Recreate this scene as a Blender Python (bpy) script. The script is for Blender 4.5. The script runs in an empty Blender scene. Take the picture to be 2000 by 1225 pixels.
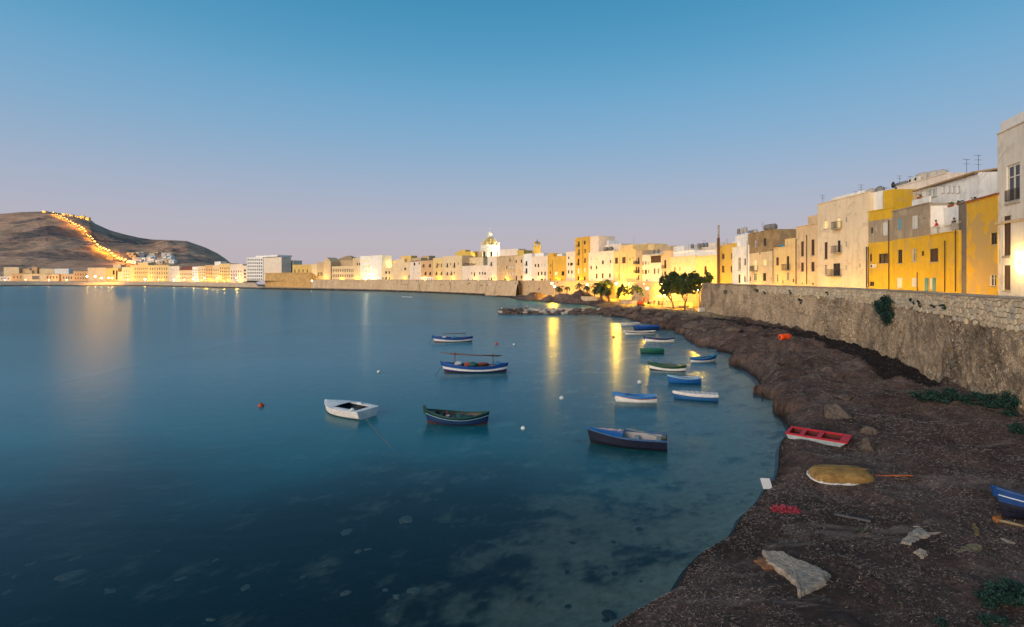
import bpy, math, random
import numpy as np
from mathutils import Vector
R = math.radians
random.seed(7); RNG = np.random.default_rng(7)
scene = bpy.context.scene
col = scene.collection

# ------------------------------------------------------------------ camera
F, CX, HZ, H = 1000.0, 1000.0, 543.0, 9.5        # focal length in photo pixels, principal column, horizon row, eye height (m)
cam_d = bpy.data.cameras.new('camera'); cam = bpy.data.objects.new('camera', cam_d); col.objects.link(cam)
cam_d.sensor_width = 36.0; cam_d.lens = 18.0
cam_d.shift_y = (HZ - 612.5) / 2000.0
cam_d.clip_start = 0.1; cam_d.clip_end = 30000
cam.location = (0, 0, H); cam.rotation_euler = (R(90), 0, 0)
scene.camera = cam

# ------------------------------------------------------------------ world: dusk sky
SUN_AZ = math.atan2(-0.69, -0.72)                 # the afterglow stands behind the camera, to the left
w = bpy.data.worlds.new('World'); scene.world = w; w.use_nodes = True
nt = w.node_tree; nt.nodes.clear()
out = nt.nodes.new('ShaderNodeOutputWorld'); bg = nt.nodes.new('ShaderNodeBackground')
tc = nt.nodes.new('ShaderNodeTexCoord'); sp = nt.nodes.new('ShaderNodeSeparateXYZ')
nt.links.new(tc.outputs['Generated'], sp.inputs[0])
rp = nt.nodes.new('ShaderNodeValToRGB'); rp.color_ramp.interpolation = 'B_SPLINE'
SKY = [(0.0, (.445, .385, .425)), (.055, (.45, .402, .452)), (.13, (.378, .390, .482)), (.225, (.236, .366, .515)),
       (.32, (.143, .336, .520)), (.40, (.078, .282, .462)), (.50, (.036, .222, .392)), (.75, (.020, .145, .28)), (1.0, (.017, .115, .23))]
el = rp.color_ramp.elements
while len(el) > 1: el.remove(el[-1])
el[0].position = 0; el[0].color = SKY[0][1] + (1,)
for p_, c_ in SKY[1:]:
    e_ = el.new(p_); e_.color = c_ + (1,)
nt.links.new(sp.outputs['Z'], rp.inputs[0])
sky = nt.nodes.new('ShaderNodeTexSky'); sky.sky_type = 'NISHITA'; sky.sun_disc = False
sky.sun_elevation = R(1.5); sky.sun_rotation = math.pi / 2 - SUN_AZ
sky.air_density = 1.0; sky.dust_density = 1.5; sky.ozone_density = 3.0
ad = nt.nodes.new('ShaderNodeMix'); ad.data_type = 'RGBA'; ad.blend_type = 'ADD'; ad.inputs[0].default_value = 0.05
nt.links.new(rp.outputs[0], ad.inputs[6]); nt.links.new(sky.outputs[0], ad.inputs[7])
nt.links.new(ad.outputs[2], bg.inputs[0]); bg.inputs[1].default_value = 1.0
nt.links.new(bg.outputs[0], out.inputs[0])

# ------------------------------------------------------------------ afterglow as one very soft, low, warm sun
sd = bpy.data.lights.new('sun', 'SUN'); so = bpy.data.objects.new('sun', sd); col.objects.link(so)
sd.energy = 3.3; sd.angle = R(50); sd.color = (1.0, .79, .585)
sdir = Vector((math.cos(SUN_AZ), math.sin(SUN_AZ), math.tan(R(14)))).normalized()   # towards the light
so.rotation_euler = sdir.to_track_quat('Z', 'Y').to_euler()

# ------------------------------------------------------------------ render settings
scene.view_settings.view_transform = 'Standard'; scene.view_settings.look = 'None'
scene.view_settings.exposure = 0.12; scene.view_settings.gamma = 1.0; scene.view_settings.use_curve_mapping = False
cy = scene.cycles
cy.use_denoising = True
try: cy.denoiser = 'OPENIMAGEDENOISE'
except Exception: pass
cy.max_bounces = 6; cy.diffuse_bounces = 2; cy.glossy_bounces = 3; cy.transmission_bounces = 4; cy.transparent_max_bounces = 8
cy.caustics_reflective = False; cy.caustics_refractive = False
cy.sample_clamp_indirect = 4.0
cy.use_light_tree = True

# ------------------------------------------------------------------ measuring helpers: photo pixel <-> place
def PX(px, D): return (px - CX) / F * D
def ZP(py, D): return H - (py - HZ) / F * D
def G(px, py, z=0.0):
    D = (H - z) * F / (py - HZ); return Vector((PX(px, D), D, z))
def AT(px, py, D): return Vector((PX(px, D), D, ZP(py, D)))

# ------------------------------------------------------------------ value noise (numpy)
def _hash(ix, iy, s):
    h = (ix * 374761393 + iy * 668265263 + s * 974634777) & 0xffffffff
    h = ((h ^ (h >> 13)) * 1274126177) & 0xffffffff
    return ((h ^ (h >> 16)) & 0xffff) / 65535.0
def vnoise(x, y, s=0):
    x = np.asarray(x, float); y = np.asarray(y, float)
    ix = np.floor(x).astype(np.int64); iy = np.floor(y).astype(np.int64)
    fx = x - ix; fy = y - iy; fx = fx * fx * (3 - 2 * fx); fy = fy * fy * (3 - 2 * fy)
    a = _hash(ix, iy, s); b = _hash(ix + 1, iy, s); c = _hash(ix, iy + 1, s); d = _hash(ix + 1, iy + 1, s)
    return (a * (1 - fx) + b * fx) * (1 - fy) + (c * (1 - fx) + d * fx) * fy
def fbm(x, y, s=0, o=4, g=.5):
    v = 0; a = 1; t = 0
    for i in range(o):
        v = v + a * vnoise(x, y, s + i * 17); t += a; a *= g; x = x * 2.03 + 11.3; y = y * 2.03 + 5.7
    return v / t
def sstep(a, b, x): t = np.clip((np.asarray(x, float) - a) / (b - a), 0, 1); return t * t * (3 - 2 * t)

# ------------------------------------------------------------------ materials
MATS = {}
class N:
    def __init__(s, name):
        s.m = bpy.data.materials.new(name); s.m.use_nodes = True; s.t = s.m.node_tree; s.t.nodes.clear()
        s.o = s.t.nodes.new('ShaderNodeOutputMaterial')
    def n(s, typ, **kw):
        nd = s.t.nodes.new('ShaderNode' + typ)
        for k, v in kw.items(): setattr(nd, k, v)
        return nd
    def l(s, a, b): s.t.links.new(a, b)
    def pos(s, sc=(1, 1, 1), obj=False):
        if obj: g = s.n('TexCoord').outputs['Object']
        else: g = s.n('NewGeometry').outputs['Position']
        mp = s.n('Mapping'); mp.inputs['Scale'].default_value = sc; s.l(g, mp.inputs[0]); return mp.outputs[0]
    def noise(s, vec, scale, detail=4, rough=.55, dist=0.0):
        nd = s.n('TexNoise'); nd.inputs['Scale'].default_value = scale; nd.inputs['Detail'].default_value = detail
        nd.inputs['Roughness'].default_value = rough; nd.inputs['Distortion'].default_value = dist; s.l(vec, nd.inputs['Vector']); return nd.outputs['Fac']
    def ramp(s, fac, stops, interp='LINEAR'):
        r = s.n('ValToRGB'); r.color_ramp.interpolation = interp; e = r.color_ramp.elements
        while len(e) > 1: e.remove(e[-1])
        e[0].position = stops[0][0]; e[0].color = c4(stops[0][1])
        for p, c in stops[1:]:
            q = e.new(p); q.color = c4(c)
        s.l(fac, r.inputs[0]); return r.outputs[0]
    def mix(s, fac, a, b, mode='MIX'):
        m = s.n('Mix', data_type='RGBA', blend_type=mode)
        for v, i in ((fac, 0), (a, 6), (b, 7)):
            if hasattr(v, 'links'): s.l(v, m.inputs[i])
            elif i == 0: m.inputs[0].default_value = v
            else: m.inputs[i].default_value = c4(v)
        return m.outputs[2]
    def math(s, op, a, b=None, clamp=False):
        m = s.n('Math', operation=op); m.use_clamp = clamp
        for v, i in ((a, 0), (b, 1)):
            if v is None: continue
            if hasattr(v, 'links'): s.l(v, m.inputs[i])
            else: m.inputs[i].default_value = v
        return m.outputs[0]
    def bump(s, h, strength=.4, dist=.05):
        b = s.n('Bump'); b.inputs['Strength'].default_value = strength; b.inputs['Distance'].default_value = dist; s.l(h, b.inputs['Height']); return b.outputs[0]
    def pbsdf(s, colr, rough=.8, nrm=None, metal=0.0, spec=.3, **kw):
        p = s.n('BsdfPrincipled')
        if hasattr(colr, 'links'): s.l(colr, p.inputs['Base Color'])
        else: p.inputs['Base Color'].default_value = c4(colr)
        if hasattr(rough, 'links'): s.l(rough, p.inputs['Roughness'])
        else: p.inputs['Roughness'].default_value = rough
        p.inputs['Metallic'].default_value = metal; p.inputs['Specular IOR Level'].default_value = spec
        if nrm is not None: s.l(nrm, p.inputs['Normal'])
        for k, v in kw.items(): p.inputs[k].default_value = v
        s.l(p.outputs[0], s.o.inputs[0]); return s.m
def c4(c):
    if isinstance(c, (int, float)): return (c, c, c, 1)
    return tuple(c)[:3] + (1,)
def mul(c, k): return tuple(min(1, v * k) for v in c)

def plaster(name, c, stain=(.16, .13, .10), amount=.45, peel=None, peel_amt=0.0, scale=1.0, hue=.5):
    if name in MATS: return MATS[name]
    n = N(name); v = n.pos(); vs = n.pos((1.2, 1.2, .16))
    big = n.noise(v, .22 * scale, 5, .6, .3); mid = n.noise(v, 1.3 * scale, 5, .65); strk = n.noise(vs, 1.6 * scale, 4, .6); fine = n.noise(v, 22, 3, .6)
    cc = n.mix(n.ramp(big, [(.35, 0), (.68, 1)]), c, mul(c, .80))
    cc = n.mix(n.math('MULTIPLY', n.ramp(mid, [(.45, 0), (.75, 1)]), .55), cc, mul(c, 1.14))
    if peel is not None:
        cc = n.mix(n.math('MULTIPLY', n.ramp(n.noise(v, .5 * scale, 6, .62, .5), [(.52 - .12 * peel_amt, 0), (.56 - .12 * peel_amt, 1)]), .9), cc, peel)
    cc = n.mix(n.math('MULTIPLY', n.ramp(strk, [(.50, 0), (.78, 1)]), amount), cc, stain)
    cc = n.mix(.25, cc, n.ramp(fine, [(.3, mul(c, .7)), (.7, mul(c, 1.2))]))
    h = n.math('ADD', mid, n.math('MULTIPLY', fine, .35))
    MATS[name] = n.pbsdf(cc, .9, n.bump(h, .35, .04), spec=.15); return MATS[name]

def simple(name, c, rough=.6, metal=0.0, var=.25, scale=6.0, bump=.15, spec=.3, obj=False, coat=0.0):
    if name in MATS: return MATS[name]
    n = N(name); v = n.pos(obj=obj); f = n.noise(v, scale, 5, .6); g = n.noise(v, scale * 7, 3, .6)
    cc = n.mix(n.ramp(f, [(.3, 0), (.7, 1)]), mul(c, 1 - var), mul(c, 1 + var * .6))
    cc = n.mix(.3 * var * 2, cc, n.ramp(g, [(.3, mul(c, .55)), (.7, mul(c, 1.25))]))
    MATS[name] = n.pbsdf(cc, rough, n.bump(g, bump, .01), metal, spec, **({'Coat Weight': coat} if coat else {})); return MATS[name]

def emit(name, c, s):
    if name in MATS: return MATS[name]
    n = N(name); e = n.n('Emission'); e.inputs[0].default_value = c4(c); e.inputs[1].default_value = s
    n.l(e.outputs[0], n.o.inputs[0]); MATS[name] = n.m; return n.m

def boatpaint(name, c, wear=.35, dirt=(.10, .085, .07), rough=.45):
    if name in MATS: return MATS[name]
    n = N(name); v = n.pos(obj=True); vs = n.pos((.6, .6, 3), obj=True)
    f = n.noise(v, 3, 6, .65); g = n.noise(vs, 9, 5, .65); fine = n.noise(v, 40, 2)
    cc = n.mix(n.ramp(f, [(.35, 0), (.7, 1)]), c, mul(c, .72))
    cc = n.mix(n.math('MULTIPLY', n.ramp(g, [(.55, 0), (.72, 1)]), wear), cc, dirt)
    MATS[name] = n.pbsdf(cc, rough, n.bump(fine, .12, .006), spec=.35); return MATS[name]

# ------------------------------------------------------------------ mesh collector
class MB:
    def __init__(s): s.v = []; s.f = []; s.mi = []; s.cur = 0; s.sm = []; s.smooth = False
    def add(s, vs, fs):
        o = len(s.v); s.v.extend([tuple(p) for p in vs])
        for f in fs: s.f.append(tuple(o + i for i in f)); s.mi.append(s.cur); s.sm.append(s.smooth)
    def quad(s, a, b, c, d): s.add([a, b, c, d], [(0, 1, 2, 3)])
    def box(s, x0, y0, z0, x1, y1, z1):
        s.add([(x0, y0, z0), (x1, y0, z0), (x1, y1, z0), (x0, y1, z0), (x0, y0, z1), (x1, y0, z1), (x1, y1, z1), (x0, y1, z1)],
              [(0, 3, 2, 1), (4, 5, 6, 7), (0, 1, 5, 4), (1, 2, 6, 5), (2, 3, 7, 6), (3, 0, 4, 7)])
    def hexa(s, b, t):
        s.add(list(b) + list(t), [(0, 3, 2, 1), (4, 5, 6, 7), (0, 1, 5, 4), (1, 2, 6, 5), (2, 3, 7, 6), (3, 0, 4, 7)])
    def tube(s, pts, rad, n=8, cap=True):
        pts = [Vector(p) for p in pts]; k = len(pts)
        if not hasattr(rad, '__len__'): rad = [rad] * k
        vs = []; prev = None
        for i, p in enumerate(pts):
            t = (pts[min(i + 1, k - 1)] - pts[max(i - 1, 0)]).normalized()
            up = Vector((0, 0, 1)) if abs(t.z) < .9 else Vector((1, 0, 0))
            if prev is not None and abs(prev.dot(t)) < .9: up = prev
            a = t.cross(up).normalized(); b = a.cross(t).normalized(); prev = b
            for j in range(n):
                an = 2 * math.pi * j / n; vs.append(p + (a * math.cos(an) + b * math.sin(an)) * rad[i])
        fs = [(i * n + j, i * n + (j + 1) % n, (i + 1) * n + (j + 1) % n, (i + 1) * n + j) for i in range(k - 1) for j in range(n)]
        if cap: fs += [tuple(range(n - 1, -1, -1)), tuple(range((k - 1) * n, k * n))]
        sm = s.smooth; s.smooth = n > 5; s.add(vs, fs); s.smooth = sm
    def lathe(s, prof, c=(0, 0, 0), n=16, smooth=True):
        vs = []; k = len(prof)
        for r, z in prof:
            for j in range(n):
                a = 2 * math.pi * j / n; vs.append((c[0] + r * math.cos(a), c[1] + r * math.sin(a), c[2] + z))
        fs = [(i * n + j, i * n + (j + 1) % n, (i + 1) * n + (j + 1) % n, (i + 1) * n + j) for i in range(k - 1) for j in range(n)]
        fs += [tuple(range(n - 1, -1, -1)), tuple(range((k - 1) * n, k * n))]
        sm = s.smooth; s.smooth = smooth; s.add(vs, fs); s.smooth = sm
    def sphere(s, c, r, n=10, m=6):
        s.lathe([(max(1e-3, r * math.sin(math.pi * i / m)), -r * math.cos(math.pi * i / m)) for i in range(m + 1)], c, n)
    def mesh(s, name, mats):
        me = bpy.data.meshes.new(name); me.from_pydata(s.v, [], s.f)
        for m in (mats if isinstance(mats, (list, tuple)) else [mats]): me.materials.append(m)
        if any(s.mi): me.polygons.foreach_set('material_index', s.mi)
        if any(s.sm): me.polygons.foreach_set('use_smooth', s.sm)
        me.update(); return me
    def build(s, name, mats, parent=None, loc=(0, 0, 0), rot=(0, 0, 0)):
        return link(name, s.mesh(name, mats), parent, loc, rot)
def link(name, me, parent=None, loc=(0, 0, 0), rot=(0, 0, 0), scale=(1, 1, 1)):
    o = bpy.data.objects.new(name, me); col.objects.link(o); o.parent = parent
    o.location = loc; o.rotation_euler = rot; o.scale = scale; return o
def empty(name, loc=(0, 0, 0), rz=0.0, rx=0.0, ry=0.0):
    o = bpy.data.objects.new(name, None); col.objects.link(o); o.location = loc; o.rotation_euler = (rx, ry, rz); o.empty_display_size = .1; return o
def tag(o, label=None, cat=None, group=None, kind=None):
    if label: o['label'] = label
    if cat: o['category'] = cat
    if group: o['group'] = group
    if kind: o['kind'] = kind
    elif cat: o['kind'] = 'thing'
    return o
def npmesh(name, V, Fq, mats, smooth=True, attrs=None, tri=False):
    V = np.asarray(V, np.float32); Fq = np.asarray(Fq, np.int32); k = Fq.shape[1]
    me = bpy.data.meshes.new(name); me.vertices.add(len(V)); me.vertices.foreach_set('co', V.ravel())
    me.loops.add(Fq.size); me.loops.foreach_set('vertex_index', Fq.ravel())
    me.polygons.add(len(Fq)); me.polygons.foreach_set('loop_start', np.arange(0, Fq.size, k, dtype=np.int32))
    if smooth: me.polygons.foreach_set('use_smooth', np.ones(len(Fq), bool))
    for m in (mats if isinstance(mats, (list, tuple)) else [mats]): me.materials.append(m)
    for nm, a in (attrs or {}).items():
        at = me.attributes.new(nm, 'FLOAT', 'POINT'); at.data.foreach_set('value', np.asarray(a, np.float32))
    me.update(calc_edges=True); me.validate(); return me
def gridfaces(nr, nc):
    i = np.arange(nr - 1)[:, None] * nc + np.arange(nc - 1)[None, :]
    return np.stack([i, i + 1, i + nc + 1, i + nc], -1).reshape(-1, 4)

SODIUM = (1.0, .51, .03)
def point(name, loc, power, c=SODIUM, r=.3, parent=None):
    d = bpy.data.lights.new(name, 'POINT'); d.energy = power; d.color = c; d.shadow_soft_size = r
    o = bpy.data.objects.new(name, d); col.objects.link(o); o.location = loc; o.parent = parent; return o
# ================================================================== shoreline and terrain tables (metres)
SHORE_PX = [(1203,1210),(1252,1179),(1320,1143),(1342,1098),(1365,1071),(1419,1039),(1458,994),(1487,961),(1513,929),(1524,890),(1527,856),(1540,835),
            (1533,796),(1498,758),(1485,735),(1446,714),(1424,690),(1384,674),(1374,667),(1337,651),(1319,644),(1286,638),(1274,631),(1217,619),(1176,613)]
_s = [G(a, b, .15) for a, b in SHORE_PX]
SY = np.array([0., 6., 10.] + [p.y for p in _s] + [150., 168., 184., 195., 203., 221., 243.])
SX = np.array([-9., -4., -.2] + [p.x for p in _s] + [25.5, 28., 25., 20., 13., 4., -1.])
o_ = np.argsort(SY); SY = SY[o_]; SX = SX[o_]
WY = np.array([-5, 5, 20, 31.8, 41.7, 50.4, 62, 71, 95, 121])
WX = np.array([27., 28.2, 30, 31.8, 35, 38.3, 41, 42.3, 43.7, 45])
RY = np.array([-5, 5, 20, 31.8, 41.7, 50.4, 62, 71, 95, 121, 124, 138, 150, 187, 220, 250])
RX = np.array([27, 28.2, 30, 31.8, 35, 38.3, 41, 42.3, 43.7, 45, 57, 55, 46, 38, 18, 3.5])
ZB = np.array([1.0, 1.0, 1.0, 1.05, 1.5, 2.0, 2.3, 2.3, 1.9, 1.5, 1.5, 1.6, 1.8, 2.0, 1.8, .8])
def xs0(y): return np.interp(y, SY, SX)
def xs(y):
    lump = np.abs(vnoise(np.asarray(y) / 3.1, np.asarray(y) * 0, 3) - .5) * 2
    amp = np.interp(y, [8, 30, 40, 60, 120, 140], [.15, .3, .9, 1.2, 1.0, .4])
    return xs0(y) + amp * (lump - .45)
def xw(y): return np.interp(y, RY, RX)
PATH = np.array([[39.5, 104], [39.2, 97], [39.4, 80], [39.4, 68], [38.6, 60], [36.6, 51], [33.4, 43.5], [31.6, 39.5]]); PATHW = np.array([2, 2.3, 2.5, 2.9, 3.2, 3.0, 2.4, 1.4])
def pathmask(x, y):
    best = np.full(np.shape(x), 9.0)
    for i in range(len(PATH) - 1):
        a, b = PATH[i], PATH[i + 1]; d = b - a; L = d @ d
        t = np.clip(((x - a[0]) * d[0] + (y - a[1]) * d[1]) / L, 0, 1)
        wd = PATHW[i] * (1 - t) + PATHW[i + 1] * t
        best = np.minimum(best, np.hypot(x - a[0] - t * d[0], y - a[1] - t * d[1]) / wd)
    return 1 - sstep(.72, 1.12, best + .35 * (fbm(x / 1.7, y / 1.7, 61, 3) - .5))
_mr = random.Random(77); MOUNDS = []
for _k in range(64):
    _y = 36 + 96 * _mr.random() ** 1.2; _r = _mr.uniform(1.1, 2.7) * (1 if _mr.random() < .75 else 1.3); MOUNDS.append((float(xs0(_y)) + _mr.uniform(-.2, 5.0) * (1 if _y > 45 else .6) + _r * .45, _y, _r, _mr.uniform(.75, 1.45)))
def NZ(x, y): return fbm(x / .9, y / .9, 151, 3)
def bh(x, y):
    x = np.asarray(x, float); y = np.asarray(y, float)
    s = xs(y); d = (x - s) * .8; W = np.maximum(xw(y) - s, 1)
    u = np.clip((x - s) / W, 0, 1.2); zb = np.interp(y, RY, ZB)
    bank = np.interp(y, [5, 20, 30, 45, 120, 145, 165, 185, 205, 240], [.5, .5, .7, 1.15, 1.35, 1.0, 1.1, 1.3, 1.0, .8])
    rise = np.where(d > 0, bank * (1 - np.exp(-np.maximum(d, 0) / np.interp(y, [10, 35, 140], [.9, .75, 1.1]))), 1.1 * d)
    h = rise + (zb - bank) * sstep(.05, 1, u)
    am = np.interp(y, [8, 30, 45, 120, 150, 170, 240], [.10, .35, .85, 1.0, .5, .3, .25]) * sstep(0, 1.4, d) * (1 - .75 * sstep(6, 14, d))
    n1 = 1 - np.abs(fbm(x / 4.2, y / 4.6, 5, 3) * 2 - 1) * 2.0
    h = h + am * n1 * .9
    h = h + sstep(0, .8, d) * (.34 * (fbm(x / 2.6, y / 2.2, 9, 3) - .5) + .15 * (fbm(x / .55, y / .55, 19, 3) - .5))
    for mx, my, mr, mh in MOUNDS:
        rr_ = ((x - mx) ** 2 + ((y - my) * .85) ** 2) / (mr * mr) * (1 + .9 * (NZ(x, y) - .5))
        h = np.maximum(h, np.where(rr_ < 1, mh * np.sqrt(np.maximum(1 - rr_, 0)) + .25, -9))
    h = h + sstep(.1, .9, d) * np.interp(y, [30, 42, 130, 150], [0, 1, 1, .3]) * (.30 * (fbm(x / .8, y / .8, 161, 4, .6) - .5) - .22 * sstep(.62, .75, 1 - np.abs(fbm(x / 1.6, y / 1.6, 163, 3) * 2 - 1)))
    h = h - .55 * pathmask(x, y)
    # dark seaweed heaps by the cove
    for cx, cy_, rx, ry, hh in ((8, 214, 7.5, 5, 3.0), (19, 197, 6, 5, 2.6), (24.5, 190, 7, 5, 3.4), (14, 203, 5, 4, 1.7)):
        h = h + hh * np.exp(-(((x - cx) / rx) ** 2 + ((y - cy_) / ry) ** 2) * 1.6) * (.85 + .4 * fbm(x / 1.5, y / 1.5, 31, 3))
    return h
def beach_at(px, py, it=8):
    z = 1.0
    for _ in range(it):
        p = G(px, py, z); z = .5 * z + .5 * float(bh(p.x, p.y))
    return G(px, py, z)

# ------------------------------------------------------------------ beach
rows = np.concatenate([np.geomspace(6.5, 50, 330), np.geomspace(50.2, 246, 330)]); NC = 190
sgrid = np.linspace(0, 1, NC) ** 1.1
Yg = np.repeat(rows[:, None], NC, 1); x0_ = xs(rows) - 3.4; x1_ = xw(rows) + 2.0
Xg = x0_[:, None] + (x1_ - x0_)[:, None] * sgrid[None, :]
Zg = bh(Xg, Yg)
Zg[:, 0] = -1.6; Zg[:, 1] = np.minimum(Zg[:, 1], -1.0)
dsh = Xg - xs(rows)[:, None]
sandm = sstep(5, 9, dsh + 4 * (fbm(Xg / 3, Yg / 3, 41, 3) - .5)) * sstep(96, 112, Yg + .55 * (Xg - 38) + 7 * (fbm(Xg / 4, Yg / 4, 43, 3) - .5))
for cx, cy_, r_ in ((8, 214, 8), (19, 197, 7), (24.5, 190, 8), (14, 203, 5.5)):
    sandm = sandm * sstep(.8, 1.25, np.hypot(Xg - cx, Yg - cy_) / r_ * 1.25)
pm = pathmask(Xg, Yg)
wet = 1 - sstep(.05, .5, Zg + .25 * (fbm(Xg / .8, Yg / .8, 47, 3) - .5))
n = N('seaweed_ground'); v = n.pos()
A = lambda nm: (lambda a: (setattr(a, 'attribute_name', nm), a.outputs['Fac'])[1])(n.n('Attribute'))
f1 = n.noise(v, .7, 5, .6); f2 = n.noise(v, 6, 6, .7, .4); f3 = n.noise(v, 34, 4, .7, 1.5); f4 = n.noise(n.pos((1, 2.2, 1)), 70, 3, .7, 2.0)
cc = n.ramp(f2, [(.25, (.052, .033, .029)), (.5, (.135, .088, .075)), (.78, (.23, .158, .132))])
fmid = n.noise(v, 2.3, 6, .8, .5); cc = n.mix(1.0, cc, n.ramp(fmid, [(.30, .38), (.5, 1.0), (.68, 1.75)]), 'MULTIPLY')
cc = n.mix(n.math('MULTIPLY', n.ramp(f1, [(.4, 0), (.7, 1)]), .55), cc, (.215, .142, .112))
cc = n.mix(n.math('MULTIPLY', n.ramp(f3, [(.56, 0), (.70, 1)]), .8), cc, (.30, .235, .19))
cc = n.mix(n.math('MULTIPLY', n.ramp(f4, [(.60, 0), (.70, 1)]), .75), cc, (.50, .42, .35))
cc = n.mix(n.math('MULTIPLY', n.ramp(f3, [(.30, 1), (.46, 0)]), .75), cc, (.014, .011, .011)); f0 = n.noise(v, .16, 4, .6, .6); cc = n.mix(n.math('MULTIPLY', n.ramp(f0, [(.42, 0), (.60, 1)]), .62), cc, (.030, .021, .019)); fd_ = n.noise(n.pos((.5, 1.3, .8)), .55, 6, .75, .8); cc = n.mix(n.math('MULTIPLY', n.ramp(fd_, [(.54, 0), (.64, 1)]), .7), cc, n.ramp(f3, [(.35, (.13, .097, .085)), (.6, (.40, .325, .285))]))
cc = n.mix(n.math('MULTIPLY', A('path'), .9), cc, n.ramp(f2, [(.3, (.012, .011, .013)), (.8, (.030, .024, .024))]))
cc = n.mix(n.math('MULTIPLY', A('wet'), .8), cc, (.012, .010, .011))
sandc = n.ramp(n.noise(v, 1.6, 6, .7), [(.3, (.19, .14, .085)), (.7, (.40, .31, .19))])
cc = n.mix(A('sand'), cc, sandc)
hh = n.math('ADD', n.math('ADD', n.math('MULTIPLY', fmid, 3.0), n.math('MULTIPLY', f2, 1.2)), n.math('ADD', f3, n.math('MULTIPLY', f4, .5)))
MATS['weed'] = n.pbsdf(cc, .9, n.bump(hh, .9, .10), spec=.12)
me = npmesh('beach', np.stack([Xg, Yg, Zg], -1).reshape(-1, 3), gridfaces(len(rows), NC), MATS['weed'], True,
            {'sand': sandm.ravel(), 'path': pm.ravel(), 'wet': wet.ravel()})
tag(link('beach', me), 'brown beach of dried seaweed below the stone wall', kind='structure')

# ------------------------------------------------------------------ loose dry seaweed ribbons on the near beach (nobody could count them)
K = 300000
D_ = 9.5 * np.exp(RNG.random(K) ** .85 * math.log(100 / 9.5)); X_ = xs(D_) + .1 + RNG.random(K) * np.minimum(xw(D_) - xs(D_) - .5, D_ * 1.06 - xs(D_))
keep = (X_ < D_ * 1.06) & (RNG.random(K) > .85 * pathmask(X_, D_)); D_ = D_[keep]; X_ = X_[keep]; K = len(D_)
keep = (.6 * fbm(X_ / .9, D_ / .9, 71, 3) + .5 * fbm(X_ / 4.5, D_ / 3, 73, 3) + .30 * RNG.random(K)) > .66; D_ = D_[keep]; X_ = X_[keep]; K = len(D_)
Z_ = bh(X_, D_); an = RNG.normal(0.5, 1.1, K); Ln = RNG.uniform(.02, .055, K) * np.interp(D_, [10, 55, 100], [.8, 1.6, 2.6]); Wd = RNG.uniform(.0014, .0030, K) * np.interp(D_, [10, 55, 100], [.9, 3.2, 6.0])
ti = RNG.normal(0, .25, K)
ux, uy, uz = np.cos(an) * Ln, np.sin(an) * Ln, ti * Ln
wx, wy = -np.sin(an) * Wd, np.cos(an) * Wd
lift = .012 + np.abs(uz) * .7 + RNG.random(K) * .02
q = np.stack([np.stack([X_ - ux - wx, D_ - uy - wy, Z_ + lift - uz], -1), np.stack([X_ - ux + wx, D_ - uy + wy, Z_ + lift - uz + Wd], -1),
              np.stack([X_ + ux + wx, D_ + uy + wy, Z_ + lift + uz + Wd], -1), np.stack([X_ + ux - wx, D_ + uy - wy, Z_ + lift + uz], -1)], 1)
n = N('dry_ribbon'); a_ = n.n('Attribute'); a_.attribute_name = 'tone'
MATS['ribbon'] = n.pbsdf(n.ramp(a_.outputs['Fac'], [(0, (.03, .02, .018)), (.35, (.10, .066, .054)), (.72, (.24, .178, .15)), (1, (.52, .43, .375))]), .75, spec=.2)
me = npmesh('seaweed_litter', q.reshape(-1, 3), np.arange(K * 4).reshape(-1, 4), MATS['ribbon'], False, {'tone': np.repeat(RNG.random(K) ** 1.15, 4)})
tag(link('seaweed_litter', me), 'dry seaweed ribbons strewn over the near beach', 'seaweed', kind='stuff')

# ------------------------------------------------------------------ seabed and sea
def depth(x, y):
    d = np.maximum(xs0(np.clip(y, 0, 243)) - x, 0)
    return np.minimum(.10 + .55 * (1 - np.exp(-d / 3.0)) + .085 * d, 4.5)
sx = np.concatenate([np.linspace(-60, -18, 70, endpoint=False), np.linspace(-18, 20, 330, endpoint=False), np.linspace(20, 31, 40)]); sy = np.geomspace(5, 150, 420)
SXg, SYg = np.meshgrid(sx, sy)
dz = depth(SXg, SYg)
patch = fbm(SXg / 1.5 + 3, SYg / 1.5, 83, 6, .70); dsb = np.maximum(xs0(SYg) - SXg, 0); darkbias = sstep(4, 13, dsb + 5 * (fbm(SXg / 5, SYg / 5, 85, 3) - .5))
weed = sstep(.47 - .25 * darkbias, .72 - .25 * darkbias, patch)
zz = -dz + .06 * weed + .05 * (fbm(SXg / 1.2, SYg / 1.2, 87, 4) - .5) * sstep(.15, .5, dz)
n = N('seabed'); v = n.pos(); a_ = n.n('Attribute'); a_.attribute_name = 'weed'
sandc = n.ramp(n.noise(v, 2.2, 6, .7), [(.3, (.16, .14, .10)), (.7, (.31, .28, .21))])
weedc = n.ramp(n.noise(v, 5, 6, .75), [(.35, (.012, .014, .014)), (.62, (.035, .035, .03)), (.75, (.09, .085, .07))])
MATS['seabed'] = n.pbsdf(n.mix(a_.outputs['Fac'], sandc, weedc), .95, spec=.05)
me = npmesh('seabed', np.stack([SXg, SYg, zz], -1).reshape(-1, 3), gridfaces(len(sy), len(sx)), MATS['seabed'], True, {'weed': weed.ravel()})
tag(link('seabed', me), kind='structure')
b = MB(); b.quad((-3000, -300, -4.62), (900, -300, -4.62), (900, 900, -4.62), (-3000, 900, -4.62))
tag(b.build('deep_seabed', MATS['seabed']), kind='structure')

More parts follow.
